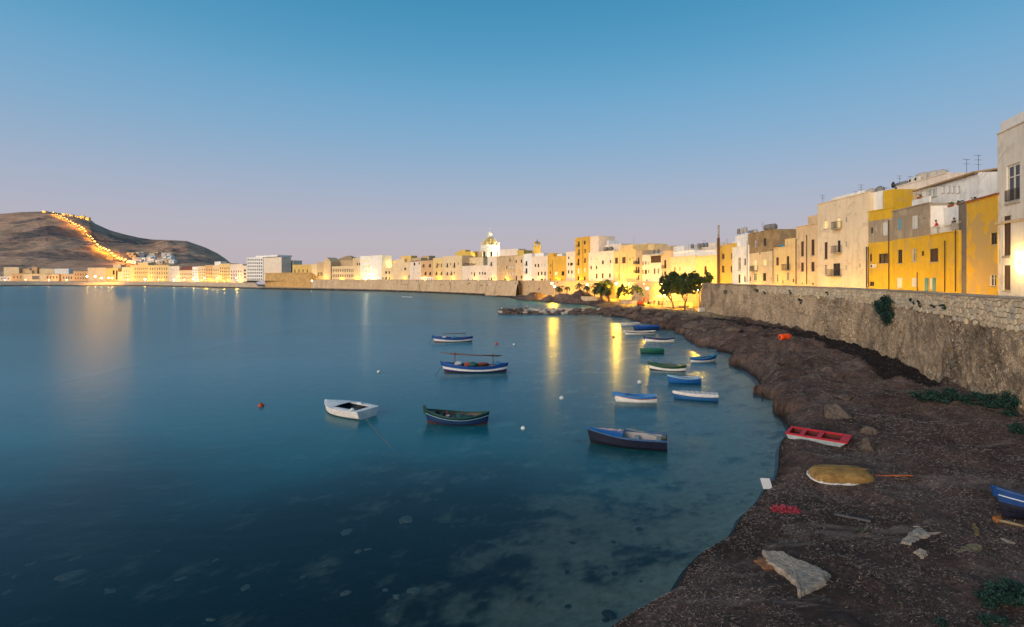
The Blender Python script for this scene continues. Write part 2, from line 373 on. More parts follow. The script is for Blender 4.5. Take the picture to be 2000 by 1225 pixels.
n = N('sea_surface'); a_ = n.n('Attribute'); a_.attribute_name = 'depth'
T = n.math('EXPONENT', n.math('MULTIPLY', a_.outputs['Fac'], -0.27)); a2_ = n.n('Attribute'); a2_.attribute_name = 'sandy'
vv = n.pos((.28, 1.0, 1)); r1 = n.noise(vv, .9, 4, .6, .3); r2 = n.noise(n.pos((.5, 1.3, 1)), 4.5, 3, .6)
swell = n.noise(n.pos((.02, .05, 1)), 1.0, 3, .5)
nb = n.bump(n.math('ADD', r1, n.math('MULTIPLY', r2, .08)), .05, .25)
dif = n.n('BsdfDiffuse'); dm_ = n.n('Mix', data_type='RGBA', blend_type='MULTIPLY'); dm_.inputs[0].default_value = 1; n.l(n.mix(n.ramp(swell, [(.35, 0), (.65, 1)]), (.92, .92, .92), (1.08, 1.08, 1.08)), dm_.inputs[6]); n.l(n.mix(a2_.outputs['Fac'], (.002, .015, .023), (.001, .205, .255)), dm_.inputs[7]); n.l(dm_.outputs[2], dif.inputs[0])
tr = n.n('BsdfTransparent'); tr.inputs[0].default_value = (.80, .93, .93, 1)
mb_ = n.n('MixShader'); n.l(T, mb_.inputs[0]); n.l(dif.outputs[0], mb_.inputs[1]); n.l(tr.outputs[0], mb_.inputs[2])
gl = n.n('BsdfGlossy'); gl.distribution = 'GGX'; gl.inputs['Color'].default_value = (.74, .86, .91, 1)
n.l(n.math('ADD', n.math('MULTIPLY', swell, .08), .21), gl.inputs['Roughness']); n.l(nb, gl.inputs['Normal'])
fr = n.n('Fresnel'); fr.inputs['IOR'].default_value = 1.33; n.l(nb, fr.inputs['Normal'])
ff = n.math('MINIMUM', fr.outputs[0], n.math('ADD', n.math('MULTIPLY', swell, .12), .34))
mf = n.n('MixShader'); n.l(ff, mf.inputs[0]); n.l(mb_.outputs[0], mf.inputs[1]); n.l(gl.outputs[0], mf.inputs[2])
n.l(mf.outputs[0], n.o.inputs[0]); MATS['sea'] = n.m
wxs = np.concatenate([[-3000, -1500, -800, -400, -200, -120, -80], np.linspace(-60, 31, 160), [45, 70, 200]]); wys = np.concatenate([[-300, -100, -20, 0], np.geomspace(5, 150, 160), [165, 185, 205, 240, 300, 380, 480, 640, 760]])
WXg, WYg = np.meshgrid(wxs, wys)
sandy = sstep(18.5, 30, WYg + .10 * WXg + 7 * (fbm(WXg / 6, WYg / 5, 131, 3) - .5)); dd = depth(WXg, WYg); dd = np.where(WYg > 152, 4.5, dd)
me = npmesh('sea_water', np.stack([WXg, WYg, np.zeros_like(WXg)], -1).reshape(-1, 3), gridfaces(len(wys), len(wxs)), MATS['sea'], True, {'depth': dd.ravel(), 'sandy': sandy.ravel()})
tag(link('sea_water', me), kind='structure')

# ------------------------------------------------------------------ town facade line (where the house fronts stand), far shore, streets
FP = np.array([-900, -400, 0, 200, 300, 380, 480, 560, 620, 740, 950, 1010, 1100, 1200, 1300, 1400, 1430, 1500, 1600, 1700, 1757, 1850, 1940, 2000, 2100, 2250.])
FD = np.array([720, 690, 665, 655, 620, 570, 486, 446, 428, 386, 293, 272, 236, 198, 160, 135, 121, 100, 83, 71, 66, 56, 47.5, 43, 36, 29.])
def fd(px): return 1.0 / np.interp(px, FP, 1.0 / FD)
STREET = 7.0
cp = np.array([-900, -400, 0, 60, 200, 300, 380, 440, 520, 560, 640, 720, 800, 880, 940, 1000, 1020, 1040]); cyv = np.array([559.5, 559.5, 559.5, 558.6, 558.6, 559.3, 561, 563, 564.5, 566, 567.5, 569, 571, 574, 577.5, 582, 585.5, 588])
def coastD(px): return H * F / (np.interp(px, cp, cyv) - HZ)
def wallD(px): return np.interp(px, [-900, 480, 520, 620, 740, 950, 1010, 1100, 1200, 1300, 1375, 1420], [640, 470, 452, 416, 373, 280, 256, 224, 187, 151, 139, 133])
P_ = np.linspace(-900, 1042, 420); rowsv = np.linspace(0, 1, 16)
cD = coastD(P_); eD = np.where(P_ < 500, fd(P_) - 6, np.minimum(wallD(P_) + 1.0, 9e3)); eD = np.maximum(eD, cD + 3)
zt = np.interp(P_, [-900, 470, 520, 1042], [5.45, 5.45, 1.6, 1.2])
V = []
for i, t in enumerate(rowsv):
    D = (cD - 1.5) + (eD - cD + 1.5) * t
    x = PX(P_, D); z = np.where(P_ < 500, np.interp(t, [0, .12, .4, .62, 1], [-.5, .35, 1.0, 4.9, 5.45]), -.5 + (zt + .5) * t ** .55) + 1.0 * (fbm(x / 5, D / 3, 91, 4) - .5) * math.sin(math.pi * min(t * 1.3, 1))
    V.append(np.stack([x, D, z], -1))
n = N('far_rock'); v = n.pos(); zc = n.n('SeparateXYZ'); n.l(v, zc.inputs[0])
lo = n.ramp(n.math('ADD', zc.outputs[2], n.math('MULTIPLY', n.noise(v, .35, 5, .7), 2.2)), [(1.1, 0), (2.2, 1)]) if False else n.math('MULTIPLY', n.math('SUBTRACT', n.math('ADD', zc.outputs[2], n.math('MULTIPLY', n.noise(v, .3, 5, .7), 2.4)), 1.75), 1.3, True)
cc = n.mix(lo, n.ramp(n.noise(v, .6, 5, .7), [(.3, (.03, .024, .02)), (.7, (.085, .062, .048))]), n.ramp(n.noise(v, .5, 6, .7), [(.3, (.34, .26, .18)), (.7, (.66, .53, .39))]))
MATS['far_rock'] = n.pbsdf(cc, .95, n.bump(n.noise(v, .8, 5, .7), .8, .5), spec=.1)
me = npmesh('rocky_shore', np.stack(V, 0).reshape(-1, 3), gridfaces(len(rowsv), len(P_)), MATS['far_rock'], True)
tag(link('rocky_shore', me), kind='structure')
# town ground behind the wall (street level) and the low land at the foot of the hill
paving = simple('paving', (.24, .22, .19), .9, var=.3, scale=.5)
P_ = np.concatenate([np.linspace(-900, 470, 60), np.linspace(480, 1360, 90), np.linspace(1378, 2250, 90)])
front = np.where(P_ < 500, fd(P_) - 6.5, np.where(P_ < 1370, wallD(P_) + .4, 0))
V0 = []
for p in P_:
    if p < 1370: D = fd(p) - 6.5 if p < 500 else wallD(p) + .6
    else:
        yy = np.linspace(10, 135, 600); k = np.argmin(np.abs(PX(p, yy) - (np.interp(yy, WY, WX) + .5) - np.where(yy > 121, 99, 0))); D = yy[k]
    V0.append(D)
V0 = np.array(V0); zl = np.where(P_ < 500, 5.4, STREET)
V1 = np.where(P_ < 1370, 780., np.maximum(fd(P_) + 60, 60))
me = npmesh('street', np.concatenate([np.stack([PX(P_, V0), V0, zl], -1), np.stack([PX(P_, V1), V1, zl + .3], -1)]), gridfaces(2, len(P_)), paving, False)
tag(link('street', me), kind='structure')

# ------------------------------------------------------------------ the mountain
rp_ = [(-900, 525), (-600, 500), (-300, 455), (-120, 428), (0, 418), (40, 414.5), (90, 413), (110, 415.5), (150, 422), (178, 430), (186, 437), (215, 450), (240, 457), (270, 464), (297, 468), (330, 469), (365, 471), (400, 483), (425, 495), (440, 505), (453, 516), (470, 530)]
HPX = np.array([a for a, _ in rp_]); HPY = np.array([b_ for _, b_ in rp_])
ND, NPX = 150, 300
hp = np.linspace(-900, 470, NPX)
def ridgeD(px): return np.interp(px, [-900, 280, 300, 330, 470], [2600, 2500, 2300, 1900, 1750])
def hill_z(px, D):
    D1 = ridgeD(px); D0 = 740.0; v = (D - D0) / (D1 - D0); rz = H + (HZ - np.interp(px, HPX, HPY)) / F * D1
    vv_ = np.clip(v, 0, 1); X_ = PX(px, D)
    up = 5.5 + (rz - 5.5) * (vv_ ** 1.12)
    bumps = (fbm(X_ / 210, D / 260, 101, 5) - .5) * 110 + (1 - np.abs(fbm(X_ / 120, D / 420, 107, 4) * 2 - 1) * 2) * 26
    up = up + bumps * np.clip(vv_ * (1 - vv_) * 2.4, 0, 1) * np.clip(rz / 160, .15, 1)
    lim = H + (rz - H) * D / D1 - 1.0
    up = np.where(v < 1, np.minimum(up, lim), up)
    return np.where(v > 1, rz - (v - 1) * 900, np.maximum(up, 5.2))
hv = np.concatenate([np.linspace(0, 1, ND - 12), np.linspace(1.02, 1.4, 12)])
PP, VV = np.meshgrid(hp, hv); DDg = 740 + (ridgeD(PP) - 740) * VV
ZZ = hill_z(PP, DDg); XX = PX(PP, DDg)
n = N('hillside'); v = n.pos()
g1 = n.noise(v, .0042, 6, .62, .6); g2 = n.noise(v, .016, 6, .7, .4); g3 = n.noise(n.pos((1, 1, 3.2)), .03, 5, .7); g4 = n.noise(v, .11, 4, .7)
cc = n.ramp(g2, [(.3, (.30, .18, .125)), (.5, (.47, .295, .20)), (.7, (.62, .41, .275))])
cc = n.mix(n.ramp(n.math('ADD', n.math('MULTIPLY', g1, .65), n.math('MULTIPLY', g3, .35)), [(.505, 0), (.55, 1)]), cc, n.ramp(g4, [(.3, (.13, .098, .092)), (.7, (.30, .21, .17))]))
cc = n.mix(n.math('MULTIPLY', n.ramp(g4, [(.62, 0), (.75, 1)]), .4), cc, (.36, .28, .20))
MATS['hill'] = n.pbsdf(cc, 1.0, n.bump(g2, .8, 12), spec=.05)
me = npmesh('mountain', np.stack([XX, DDg, ZZ], -1).reshape(-1, 3), gridfaces(len(hv), NPX), MATS['hill'], True)
tag(link('mountain', me), 'broad brown mountain rising behind the distant town', kind='structure')
def hill_hit(px, py):
    Ds = np.linspace(760, 2600, 900); Ds = Ds[Ds <= ridgeD(px)]
    zs_ = hill_z(np.full_like(Ds, px), Ds); yy = HZ - (zs_ - H) / Ds * F
    k = np.argmax(yy <= py) if (yy <= py).any() else len(Ds) - 1
    return Vector((PX(px, Ds[k]), Ds[k], zs_[k]))
# ================================================================== stone walls
WTOP = H - 1.21
def wpath(t):     # metres along the near wall from its far end -> plan point
    return None
# arc length table of the near wall, far end first
_wy = np.linspace(121, -4, 500); _wx = np.interp(_wy, WY, WX)
for _ in range(60): _wx[1:-1] = (_wx[:-2] + 2 * _wx[1:-1] + _wx[2:]) / 4
_ws = np.concatenate([[0], np.cumsum(np.hypot(np.diff(_wx), np.diff(_wy)))])
WLEN = _ws[-1]
def wpos(s):
    x = np.interp(s, _ws, _wx); y = np.interp(s, _ws, _wy)
    e = .5; tx = np.interp(s + e, _ws, _wx) - np.interp(s - e, _ws, _wx); ty = np.interp(s + e, _ws, _wy) - np.interp(s - e, _ws, _wy)
    l = np.hypot(tx, ty); return x, y, ty / l, -tx / l          # outward normal points to the sea (towards -x)
BAND = lambda s: np.interp(s, [0, 50, 72, 92, 130], [1.3, 1.5, 1.7, 2.4, 2.6])
n = N('rubble_wall'); v = n.pos(); wob = n.n('TexNoise'); wob.inputs['Scale'].default_value = 3.0; n.l(v, wob.inputs['Vector'])
vw = n.n('VectorMath', operation='ADD'); sc_ = n.n('VectorMath', operation='SCALE'); sc_.inputs['Scale'].default_value = .16; n.l(wob.outputs['Color'], sc_.inputs[0]); n.l(v, vw.inputs[0]); n.l(sc_.outputs[0], vw.inputs[1])
vo = n.n('TexVoronoi'); vo.inputs['Scale'].default_value = 5.5; n.l(vw.outputs[0], vo.inputs['Vector'])
vo2 = n.n('TexVoronoi', feature='DISTANCE_TO_EDGE'); vo2.inputs['Scale'].default_value = 5.5; n.l(vw.outputs[0], vo2.inputs['Vector'])
a1 = n.noise(v, .30, 6, .65, .4); a2 = n.noise(v, 1.7, 6, .7); a3 = n.noise(v, 13, 6, .8); st = n.noise(n.pos((1, 1, .14)), .8, 5, .65); rnd = n.n('SeparateColor'); n.l(vo.outputs['Color'], rnd.inputs[0])
cc = n.ramp(rnd.outputs[0], [(0, (.27, .19, .12)), (.45, (.54, .41, .27)), (.8, (.72, .57, .40)), (1, (.84, .71, .55))])
joint = n.ramp(vo2.outputs[0], [(.0, 1), (.07, 0)]); cc = n.mix(n.math('MULTIPLY', joint, .85), cc, (.055, .042, .032))
cc = n.mix(n.ramp(n.math('ADD', n.math('MULTIPLY', a1, .6), n.math('MULTIPLY', a2, .4)), [(.46, 0), (.56, 1)]), cc, n.ramp(a3, [(.30, (.16, .115, .078)), (.48, (.54, .41, .28)), (.66, (.80, .65, .48))]))
cc = n.mix(n.math('MULTIPLY', n.ramp(st, [(.52, 0), (.72, 1)]), .38), cc, (.10, .08, .062))
a0 = n.noise(v, .17, 5, .65, .6); cc = n.mix(1.0, cc, n.ramp(a0, [(.34, (1.25, 1.22, 1.15)), (.5, (.9, .88, .86)), (.66, (.42, .42, .44))]), 'MULTIPLY')
cc = n.mix(n.math('MULTIPLY', n.ramp(a3, [(.30, 1), (.44, 0)]), .85), cc, (.030, .023, .018))
cc = n.mix(n.math('MULTIPLY', n.ramp(a3, [(.58, 0), (.66, 1)]), .6), cc, (.68, .57, .45))
cc = n.mix(n.math('MULTIPLY', n.ramp(n.noise(v, .8, 4, .6, 1.0), [(.62, 0), (.70, 1)]), .6), cc, (.33, .17, .06))
cc = n.mix(n.math('MULTIPLY', n.ramp(n.noise(v, .55, 4, .6), [(.60, 0), (.72, 1)]), .5), cc, (.09, .10, .11))
hh = n.math('ADD', n.math('MULTIPLY', a2, .5), n.math('ADD', n.math('MULTIPLY', a3, 1.1), n.math('MULTIPLY', n.math('MINIMUM', vo2.outputs[0], .14), 4.0)))
MATS['rubble'] = n.pbsdf(cc, .95, n.bump(hh, 1.0, .10), spec=.12)

wall = empty('sea_wall', (45, 121, 1.5)); tag(wall, 'tall rough stone sea wall running along the right of the beach', 'wall')
off = Vector((-45, -121, -1.5))
ns, nz = 760, 74
ss = np.concatenate([np.linspace(0, 60, 200, endpoint=False), np.linspace(60, WLEN, ns - 200)])
wx_, wy_, nx_, ny_ = wpos(ss)
V = []
for k in range(nz):
    t = k / (nz - 1); zb_ = np.interp(wy_, RY, ZB) - .9; z = zb_ + (WTOP - .1 - zb_) * t
    bat = (WTOP - z) * .075
    rough_ = (fbm(ss / .9, z / .9, 111, 4) - .5) * .24 + (fbm(ss / .30, z / .26, 117, 3) - .5) * .26 + (fbm(ss / 5, z / 3, 121, 3) - .5) * .5
    band = sstep(-.12, .12, (WTOP - z) - BAND(ss))
    d = bat + rough_ * band - .07 * (1 - band) - .03
    if k == nz - 1: d = d * 0 - .05
    V.append(np.stack([wx_ + nx_ * d - 45, wy_ + ny_ * d - 121, z - 1.5], -1))
link('wall_face', npmesh('wall_face', np.stack(V, 0).reshape(-1, 3), gridfaces(nz, ns)[:, ::-1], MATS['rubble'], True), wall)
# end return of the wall at its far corner, and the wall's body behind the face
b = MB(); b.hexa([(-.35, .0, -1.2), (11, 3.2, -1.2), (11, 1.0, -1.2), (.1, -1.4, -1.2)], [(.05, -.02, 6.68), (11, 3.0, 6.68), (11, 1.0, 6.68), (.1, -1.4, 6.68)])
b.build('wall_return', MATS['rubble'], wall)
b = MB()
for i in range(0, ns - 1, 6):
    j = min(i + 6, ns - 1)
    a = Vector((wx_[i] - nx_[i] * .06, wy_[i] - ny_[i] * .06, 0)) + Vector((-45, -121, 0)); c = Vector((wx_[j] - nx_[j] * .06, wy_[j] - ny_[j] * .06, 0)) + Vector((-45, -121, 0))
    na = Vector((-nx_[i], -ny_[i], 0)) * .5; nc_ = Vector((-nx_[j], -ny_[j], 0)) * .5
    Z0, Z1 = STREET - 1.7, WTOP - .12 - 1.5
    b.quad(a + na + Vector((0, 0, Z0)), a + na + Vector((0, 0, Z1)), c + nc_ + Vector((0, 0, Z1)), c + nc_ + Vector((0, 0, Z0)))
    b.quad(a + Vector((0, 0, Z1)), c + Vector((0, 0, Z1)), c + nc_ + Vector((0, 0, Z1)), a + na + Vector((0, 0, Z1)))
b.build('parapet_back', MATS['rubble'], wall)
# coping slabs
cop = simple('coping', (.36, .31, .25), .9, var=.35, scale=2.5, bump=.4)
s0 = 0.0; k = 0
while s0 < WLEN - .3:
    L = random.uniform(1.7, 2.6); s1 = min(s0 + L, WLEN); b = MB()
    p0 = wpos(s0 + .012); p1 = wpos(s1 - .012); zt_ = WTOP + random.uniform(-.012, .012); th = .11
    def cp_(p, o, z): return (p[0] + p[2] * o - 45, p[1] + p[3] * o - 121, z - 1.5)
    b.hexa([cp_(p0, .14, zt_ - th), cp_(p1, .14, zt_ - th), cp_(p1, -.62, zt_ - th), cp_(p0, -.62, zt_ - th)], [cp_(p0, .12, zt_), cp_(p1, .12, zt_), cp_(p1, -.60, zt_ + .01), cp_(p0, -.60, zt_ + .01)])
    b.build('coping_slab', cop, wall); s0 = s1

# stones set in the parapet band: jittered cells clipped against their neighbours
def clip(poly, p, q):
    m = ((p[0] + q[0]) / 2, (p[1] + q[1]) / 2); d = (q[0] - p[0], q[1] - p[1]); outp = []
    for i in range(len(poly)):
        a, b2 = poly[i], poly[(i + 1) % len(poly)]
        da = (a[0] - m[0]) * d[0] + (a[1] - m[1]) * d[1]; db = (b2[0] - m[0]) * d[0] + (b2[1] - m[1]) * d[1]
        if da <= 0: outp.append(a)
        if (da < 0) != (db < 0):
            t = da / (da - db); outp.append((a[0] + t * (b2[0] - a[0]), a[1] + t * (b2[1] - a[1])))
    return outp
def stone_cells(s0, s1, top, band, cs, hs):
    nc_ = int((s1 - s0) / cs); res = []; grid = {}
    nr_ = int(3.0 / hs)
    for i in range(-1, nc_ + 1):
        for j in range(-1, nr_ + 1):
            grid[i, j] = (s0 + (i + .5 + (.5 if j % 2 else 0) + random.uniform(-.33, .33)) * cs, (j + .5 + random.uniform(-.33, .33)) * hs)
    for i in range(nc_):
        for j in range(nr_):
            c = grid[i, j]
            if c[1] > band(c[0]) - hs * .3 + random.uniform(-.12, .12): continue
            poly = [(c[0] - cs, max(c[1] - hs, .13)), (c[0] + cs, max(c[1] - hs, .13)), (c[0] + cs, c[1] + hs), (c[0] - cs, c[1] + hs)]
            for di in (-2, -1, 0, 1, 2):
                for dj in (-2, -1, 0, 1, 2):
                    if (di or dj) and (i + di, j + dj) in grid: poly = clip(poly, c, grid[i + di, j + dj])
                    if len(poly) < 3: break
                if len(poly) < 3: break
            if len(poly) >= 3: res.append((c, poly))
    return res
def stone_geo(b, c, poly, top, proud, shrink=.86):
    r0, r1, r2 = [], [], []
    for (u, z) in poly:
        for lst, k, o in ((r0, shrink + .05, -.10), (r1, shrink, proud * .55), (r2, shrink * .78, proud)):
            uu = c[0] + (u - c[0]) * k; zz_ = c[1] + (z - c[1]) * k
            x, y, nx2, ny2 = wpos(uu); d = zz_ * .075 + o
            lst.append((float(x + nx2 * d) - 45, float(y + ny2 * d) - 121, top - zz_ - 1.5))
    m = len(poly); vs = r0 + r1 + r2
    fs = [tuple(range(2 * m, 3 * m))]
    for ring in (0, 1):
        for i in range(m): fs.append((ring * m + i, ring * m + (i + 1) % m, (ring + 1) * m + (i + 1) % m, (ring + 1) * m + i))
    b.add(vs, fs)
stm = [plaster('wall_stone_%s' % nm, c, (.12, .10, .08), .5, scale=3) for nm, c in (('pale', (.60, .50, .36)), ('tan', (.50, .39, .26)), ('grey', (.47, .41, .32)), ('buff', (.64, .52, .36)))]
S_NEAR = float(np.interp(-49, -_wy, _ws)); S_END = float(np.interp(-30.2, -_wy, _ws))
for c, poly in stone_cells(S_NEAR, S_END, WTOP, BAND, .42, .36):
    b = MB(); stone_geo(b, c, poly, WTOP, random.uniform(.02, .075)); b.build('stone', random.choice(stm), wall)
bb = MB()
for c, poly in stone_cells(30, S_NEAR, WTOP, BAND, .50, .33) + stone_cells(S_END, WLEN - 1, WTOP, BAND, .46, .38):
    bb.cur = random.randrange(4); stone_geo(bb, c, poly, WTOP, random.uniform(.0, .06))
tag(bb.build('stonework', stm, wall), kind='stuff')

# ------------------------------------------------------------------ the far harbour wall, in three straight runs
n = N('ashlar_wall'); v = n.pos()
a1 = n.noise(v, .12, 6, .65, .4); a2 = n.noise(v, .9, 6, .7); a3 = n.noise(v, 4, 4, .7); st = n.noise(n.pos((1, 1, .12)), .35, 5, .65)
cc = n.ramp(a2, [(.3, (.42, .30, .19)), (.5, (.58, .44, .29)), (.72, (.74, .60, .43))])
cc = n.mix(n.math('MULTIPLY', n.ramp(a1, [(.42, 0), (.62, 1)]), .6), cc, (.50, .35, .21))
cc = n.mix(n.math('MULTIPLY', n.ramp(st, [(.52, 0), (.70, 1)]), .6), cc, (.14, .10, .07))
cc = n.mix(n.math('MULTIPLY', n.ramp(a3, [(.28, 1), (.42, 0)]), .7), cc, (.07, .05, .035))
MATS['ashlar'] = n.pbsdf(cc, .95, n.bump(n.math('ADD', a2, a3), .8, .25), spec=.1)
capm = simple('wall_cap', (.40, .32, .24), .9, var=.3, scale=.8)
holem = simple('putlog_hole', (.03, .022, .016), .95, var=.3)
MATS['ashlar_brown'] = plaster('ashlar_brown', (.52, .385, .245), (.20, .14, .09), .6, peel=(.40, .285, .175), peel_amt=.2, scale=1.0)
def far_wall(label, pts, zb, zt=WTOP, m='ashlar', cat='wall', name='harbour_wall', bat=.10, holes=0, seed=1):
    rn = random.Random(seed); P0 = Vector((pts[0][0], pts[0][1], 0)); root = empty(name, (P0.x, P0.y, zb)); tag(root, label, cat)
    b = MB(); c = MB(); hb = []
    for (x0, y0), (x1, y1) in zip(pts[:-1], pts[1:]):
        a = Vector((x0, y0, 0)) - P0; d = Vector((x1, y1, 0)) - P0; u = (d - a).normalized(); nn = Vector((u.y, -u.x, 0)); k = max(2, int((d - a).length / 3)); hgt = zt - zb
        for i in range(k):
            for j in range(4):
                q = [(i / k, j / 4), ((i + 1) / k, j / 4), ((i + 1) / k, (j + 1) / 4), (i / k, (j + 1) / 4)]
                b.quad(*[a + (d - a) * s + nn * (bat * hgt * (1 - t)) + Vector((0, 0, hgt * t)) for s, t in q])
        b.quad(a + Vector((0, 0, hgt)), d + Vector((0, 0, hgt)), d - nn * .8 + Vector((0, 0, hgt)), a - nn * .8 + Vector((0, 0, hgt)))
        c.hexa([a + nn * .18 + Vector((0, 0, hgt - .28)), d + nn * .18 + Vector((0, 0, hgt - .28)), d - nn * .7 + Vector((0, 0, hgt - .28)), a - nn * .7 + Vector((0, 0, hgt - .28))],
               [a + nn * .16 + Vector((0, 0, hgt + .04)), d + nn * .16 + Vector((0, 0, hgt + .04)), d - nn * .7 + Vector((0, 0, hgt + .04)), a - nn * .7 + Vector((0, 0, hgt + .04))])
        for _ in range(int(holes * (d - a).length / 50)):
            hb.append((a + (d - a) * rn.random(), u, nn, hgt, rn.uniform(.45, .93), rn.uniform(.25, .6)))
    b.build('wall_face', MATS[m], root); c.build('coping', capm, root)
    for p, u, nn, hgt, t, r in hb:
        h = MB(); q = p + nn * (bat * hgt * (1 - t) + .02) + Vector((0, 0, hgt * t))
        ring = [q + u * (r * math.cos(i * 1.047) * rn.uniform(.7, 1.2)) + Vector((0, 0, r * .9 * math.sin(i * 1.047))) for i in range(6)]
        h.add(ring + [x - nn * .3 for x in ring] , [(0, 1, 2, 3, 4, 5)] + [(i, (i + 1) % 6, 6 + (i + 1) % 6, 6 + i) for i in range(6)]); h.build('weathered_hollow', holem, root)
    return root
W = lambda px: (PX(px, wallD(px)), float(wallD(px)))
far_wall('long tan harbour wall below the houses left of the bastion', [W(p) for p in (604, 660, 740, 820, 880, 951)], .4, holes=9, seed=3)
far_wall('battered pale stone bastion between the long harbour wall and the cove', [(PX(950.5, 281), 281), (PX(951.5, 273), 273), (PX(1011, 249), 249), (PX(1013, 256), 256)], .2, name='bastion', bat=.16, holes=7, seed=5)
far_wall('lamplit harbour wall behind the palms of the cove', [W(p) for p in (1012, 1060, 1120, 1180, 1240, 1300, 1375, 1400)], .6, holes=9, seed=9, m='ashlar_brown')

# ------------------------------------------------------------------ breakwater
def rock_mesh(name, r, seed, m, flat=.7, sub=2, rough=.35):
    import bmesh
    bm = bmesh.new(); bmesh.ops.create_icosphere(bm, subdivisions=sub, radius=1); rn = np.random.default_rng(seed)
    o = rn.random(3) * 50; pl = [(Vector(rn.normal(size=3)).normalized(), rn.uniform(.55, .85)) for _ in range(7)]
    for vtx in bm.verts:
        p = vtx.co.copy()
        for nn, dd_ in pl:
            e = p.dot(nn) - dd_
            if e > 0: p -= nn * e * .9
        f = 1 + rough * (float(fbm(p.x * 1.7 + o[0] + p.z, p.y * 1.7 + o[1] - p.z * .7, seed, 3)) - .5)
        p *= f; p.z *= flat; vtx.co = p * r
    me = bpy.data.meshes.new(name); bm.to_mesh(me); bm.free(); me.materials.append(m); return me
pale_rock = plaster('pale_rock', (.56, .49, .42), (.10, .08, .065), .6, scale=2.5)
dark_rock = plaster('dark_rock', (.13, .098, .08), (.03, .025, .02), .6, scale=3)
RM = [rock_mesh('rock', 1, i, pale_rock) for i in range(6)]; RD = [rock_mesh('rock', 1, 20 + i, dark_rock) for i in range(4)]
bw = empty('breakwater', (12, 138, 0)); tag(bw, 'low breakwater of pale and dark boulders reaching into the bay', 'breakwater')
b = MB()                                                     # rubble core
pr = [(-3, 136.6, 1.0), (24.5, 138, 2.4)]
for i in range(24):
    t0, t1 = i / 24, (i + 1) / 24; x0, x1 = -3 + 29 * t0, -3 + 29 * t1; zz0 = .75 + .2 * math.sin(i * 1.7); zz1 = .75 + .2 * math.sin((i + 1) * 1.7)
    for (ya, za), (yb, zb2) in (((-5.6, -.5), (-2.6, 1)), ((-2.6, 1), (2.2, 1)), ((2.2, 1), (5.2, -.5))):
        b.quad((x0 - 12, ya, za if za < 0 else zz0), (x1 - 12, ya, za if za < 0 else zz1), (x1 - 12, yb, zb2 if zb2 < 0 else zz1), (x0 - 12, yb, zb2 if zb2 < 0 else zz0))
b.build('rubble_core', dark_rock, bw)
rr = random.Random(4)
for i in range(190):
    x = -3.2 + 27.5 * rr.random(); y = rr.uniform(-5.4, 3.5); hz = .95 - max(0, -y - 2.2) * .36
    pale = rr.random() < (.75 if 3.5 < x < 17 else .2) and hz > .2
    s_ = rr.uniform(.4, .85) * (1.05 if pale else 1)
    o = link('boulder', rr.choice(RM if pale else RD), bw, (x - 12, y, hz * .9), (rr.uniform(-.4, .4), rr.uniform(-.4, .4), rr.uniform(0, 6.3)), (s_ * 1.1, s_, s_ * .7))
jetty = MB(); conc = simple('jetty_concrete', (.20, .165, .13), .9, var=.35, scale=1.2, bump=.4)
jetty.hexa([(-.4, -1.1, -.6), (9, -1.6, -.6), (9, 1.2, -.6), (-.2, .8, -.6)], [(-.4, -1.1, .42), (9, -1.5, .95), (9, 1.2, .95), (-.2, .8, .42)])
tag(jetty.build('jetty', conc, None, (-.7, 137.2, 0)), 'sloping concrete jetty at the tip of the breakwater', 'jetty')
b = MB(); b.tube([(0, 0, 0), (-.1, 0, 1.4), (-.35, 0, 2.7)], [.05, .045, .03], 6); b.lathe([(.22, 0), (.20, .25), (.08, .35)], n=8)
tag(b.build('marker_pole', simple('weathered_pole', (.05, .04, .035), .8), None, (2.9, 137, .62)), 'thin dark pole leaning at the end of the breakwater', 'pole')
# ================================================================== houses
from mathutils import Matrix
Z1 = (0, 380, 5.0); Z2 = (380, 440, 5.0); Z3 = (720, 440, 5.0); Z8A = (800, 440, 8.3333); Z8B = (1000, 440, 8.3333); Z8C = (1240, 440, 8.3333); Z5 = (1380, 340, 4.7125); Z6 = (1660, 320, 4.376); ZR = (1860, 230, 3.314)
HUE = {'cream': (.77, .60, .37), 'beige': (.66, .505, .32), 'pink': (.82, .69, .56), 'white': (.88, .85, .80), 'yellow': (.74, .51, .18), 'ochre': (.66, .40, .075), 'gold': (.66, .45, .11), 'tan': (.56, .42, .26), 'orange': (.66, .42, .22),
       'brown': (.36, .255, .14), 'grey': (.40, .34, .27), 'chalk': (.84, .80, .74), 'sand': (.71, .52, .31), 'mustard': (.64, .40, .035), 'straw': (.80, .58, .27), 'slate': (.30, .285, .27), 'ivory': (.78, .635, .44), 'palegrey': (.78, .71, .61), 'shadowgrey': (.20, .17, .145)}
def pl(c, var=0):
    old = {'grey': dict(stain=(.13, .105, .08), amount=.8, peel=(.27, .22, .16), peel_amt=.7), 'brown': dict(stain=(.60, .44, .22), amount=.45, peel=(.22, .15, .085), peel_amt=.4),
           'ochre': dict(stain=(.42, .22, .04), amount=.35), 'mustard': dict(stain=(.17, .12, .06), amount=.35, peel=(.50, .33, .10), peel_amt=-.3), 'tan': dict(amount=.5, peel=(.42, .31, .19), peel_amt=.3),
           'peeling': dict(stain=(.62, .33, .04), amount=.3, peel=(.42, .31, .17), peel_amt=.35), 'gold': dict(stain=(.45, .30, .07), amount=.5)}
    if c == 'peeling':
        return plaster('plaster_peeling', (.70, .42, .05), scale=.9, **old['peeling'])
    return plaster('plaster_' + c, HUE[c], **old.get(c, dict(amount=.5, stain=mul(HUE[c], .42), peel=mul(HUE[c], .72), peel_amt=-.45)))
glass = simple('window_glass', (.025, .024, .026), .18, var=.3, spec=.5, bump=.02)
shut_brown = simple('shutter_brown', (.085, .045, .028), .6, var=.3, scale=8)
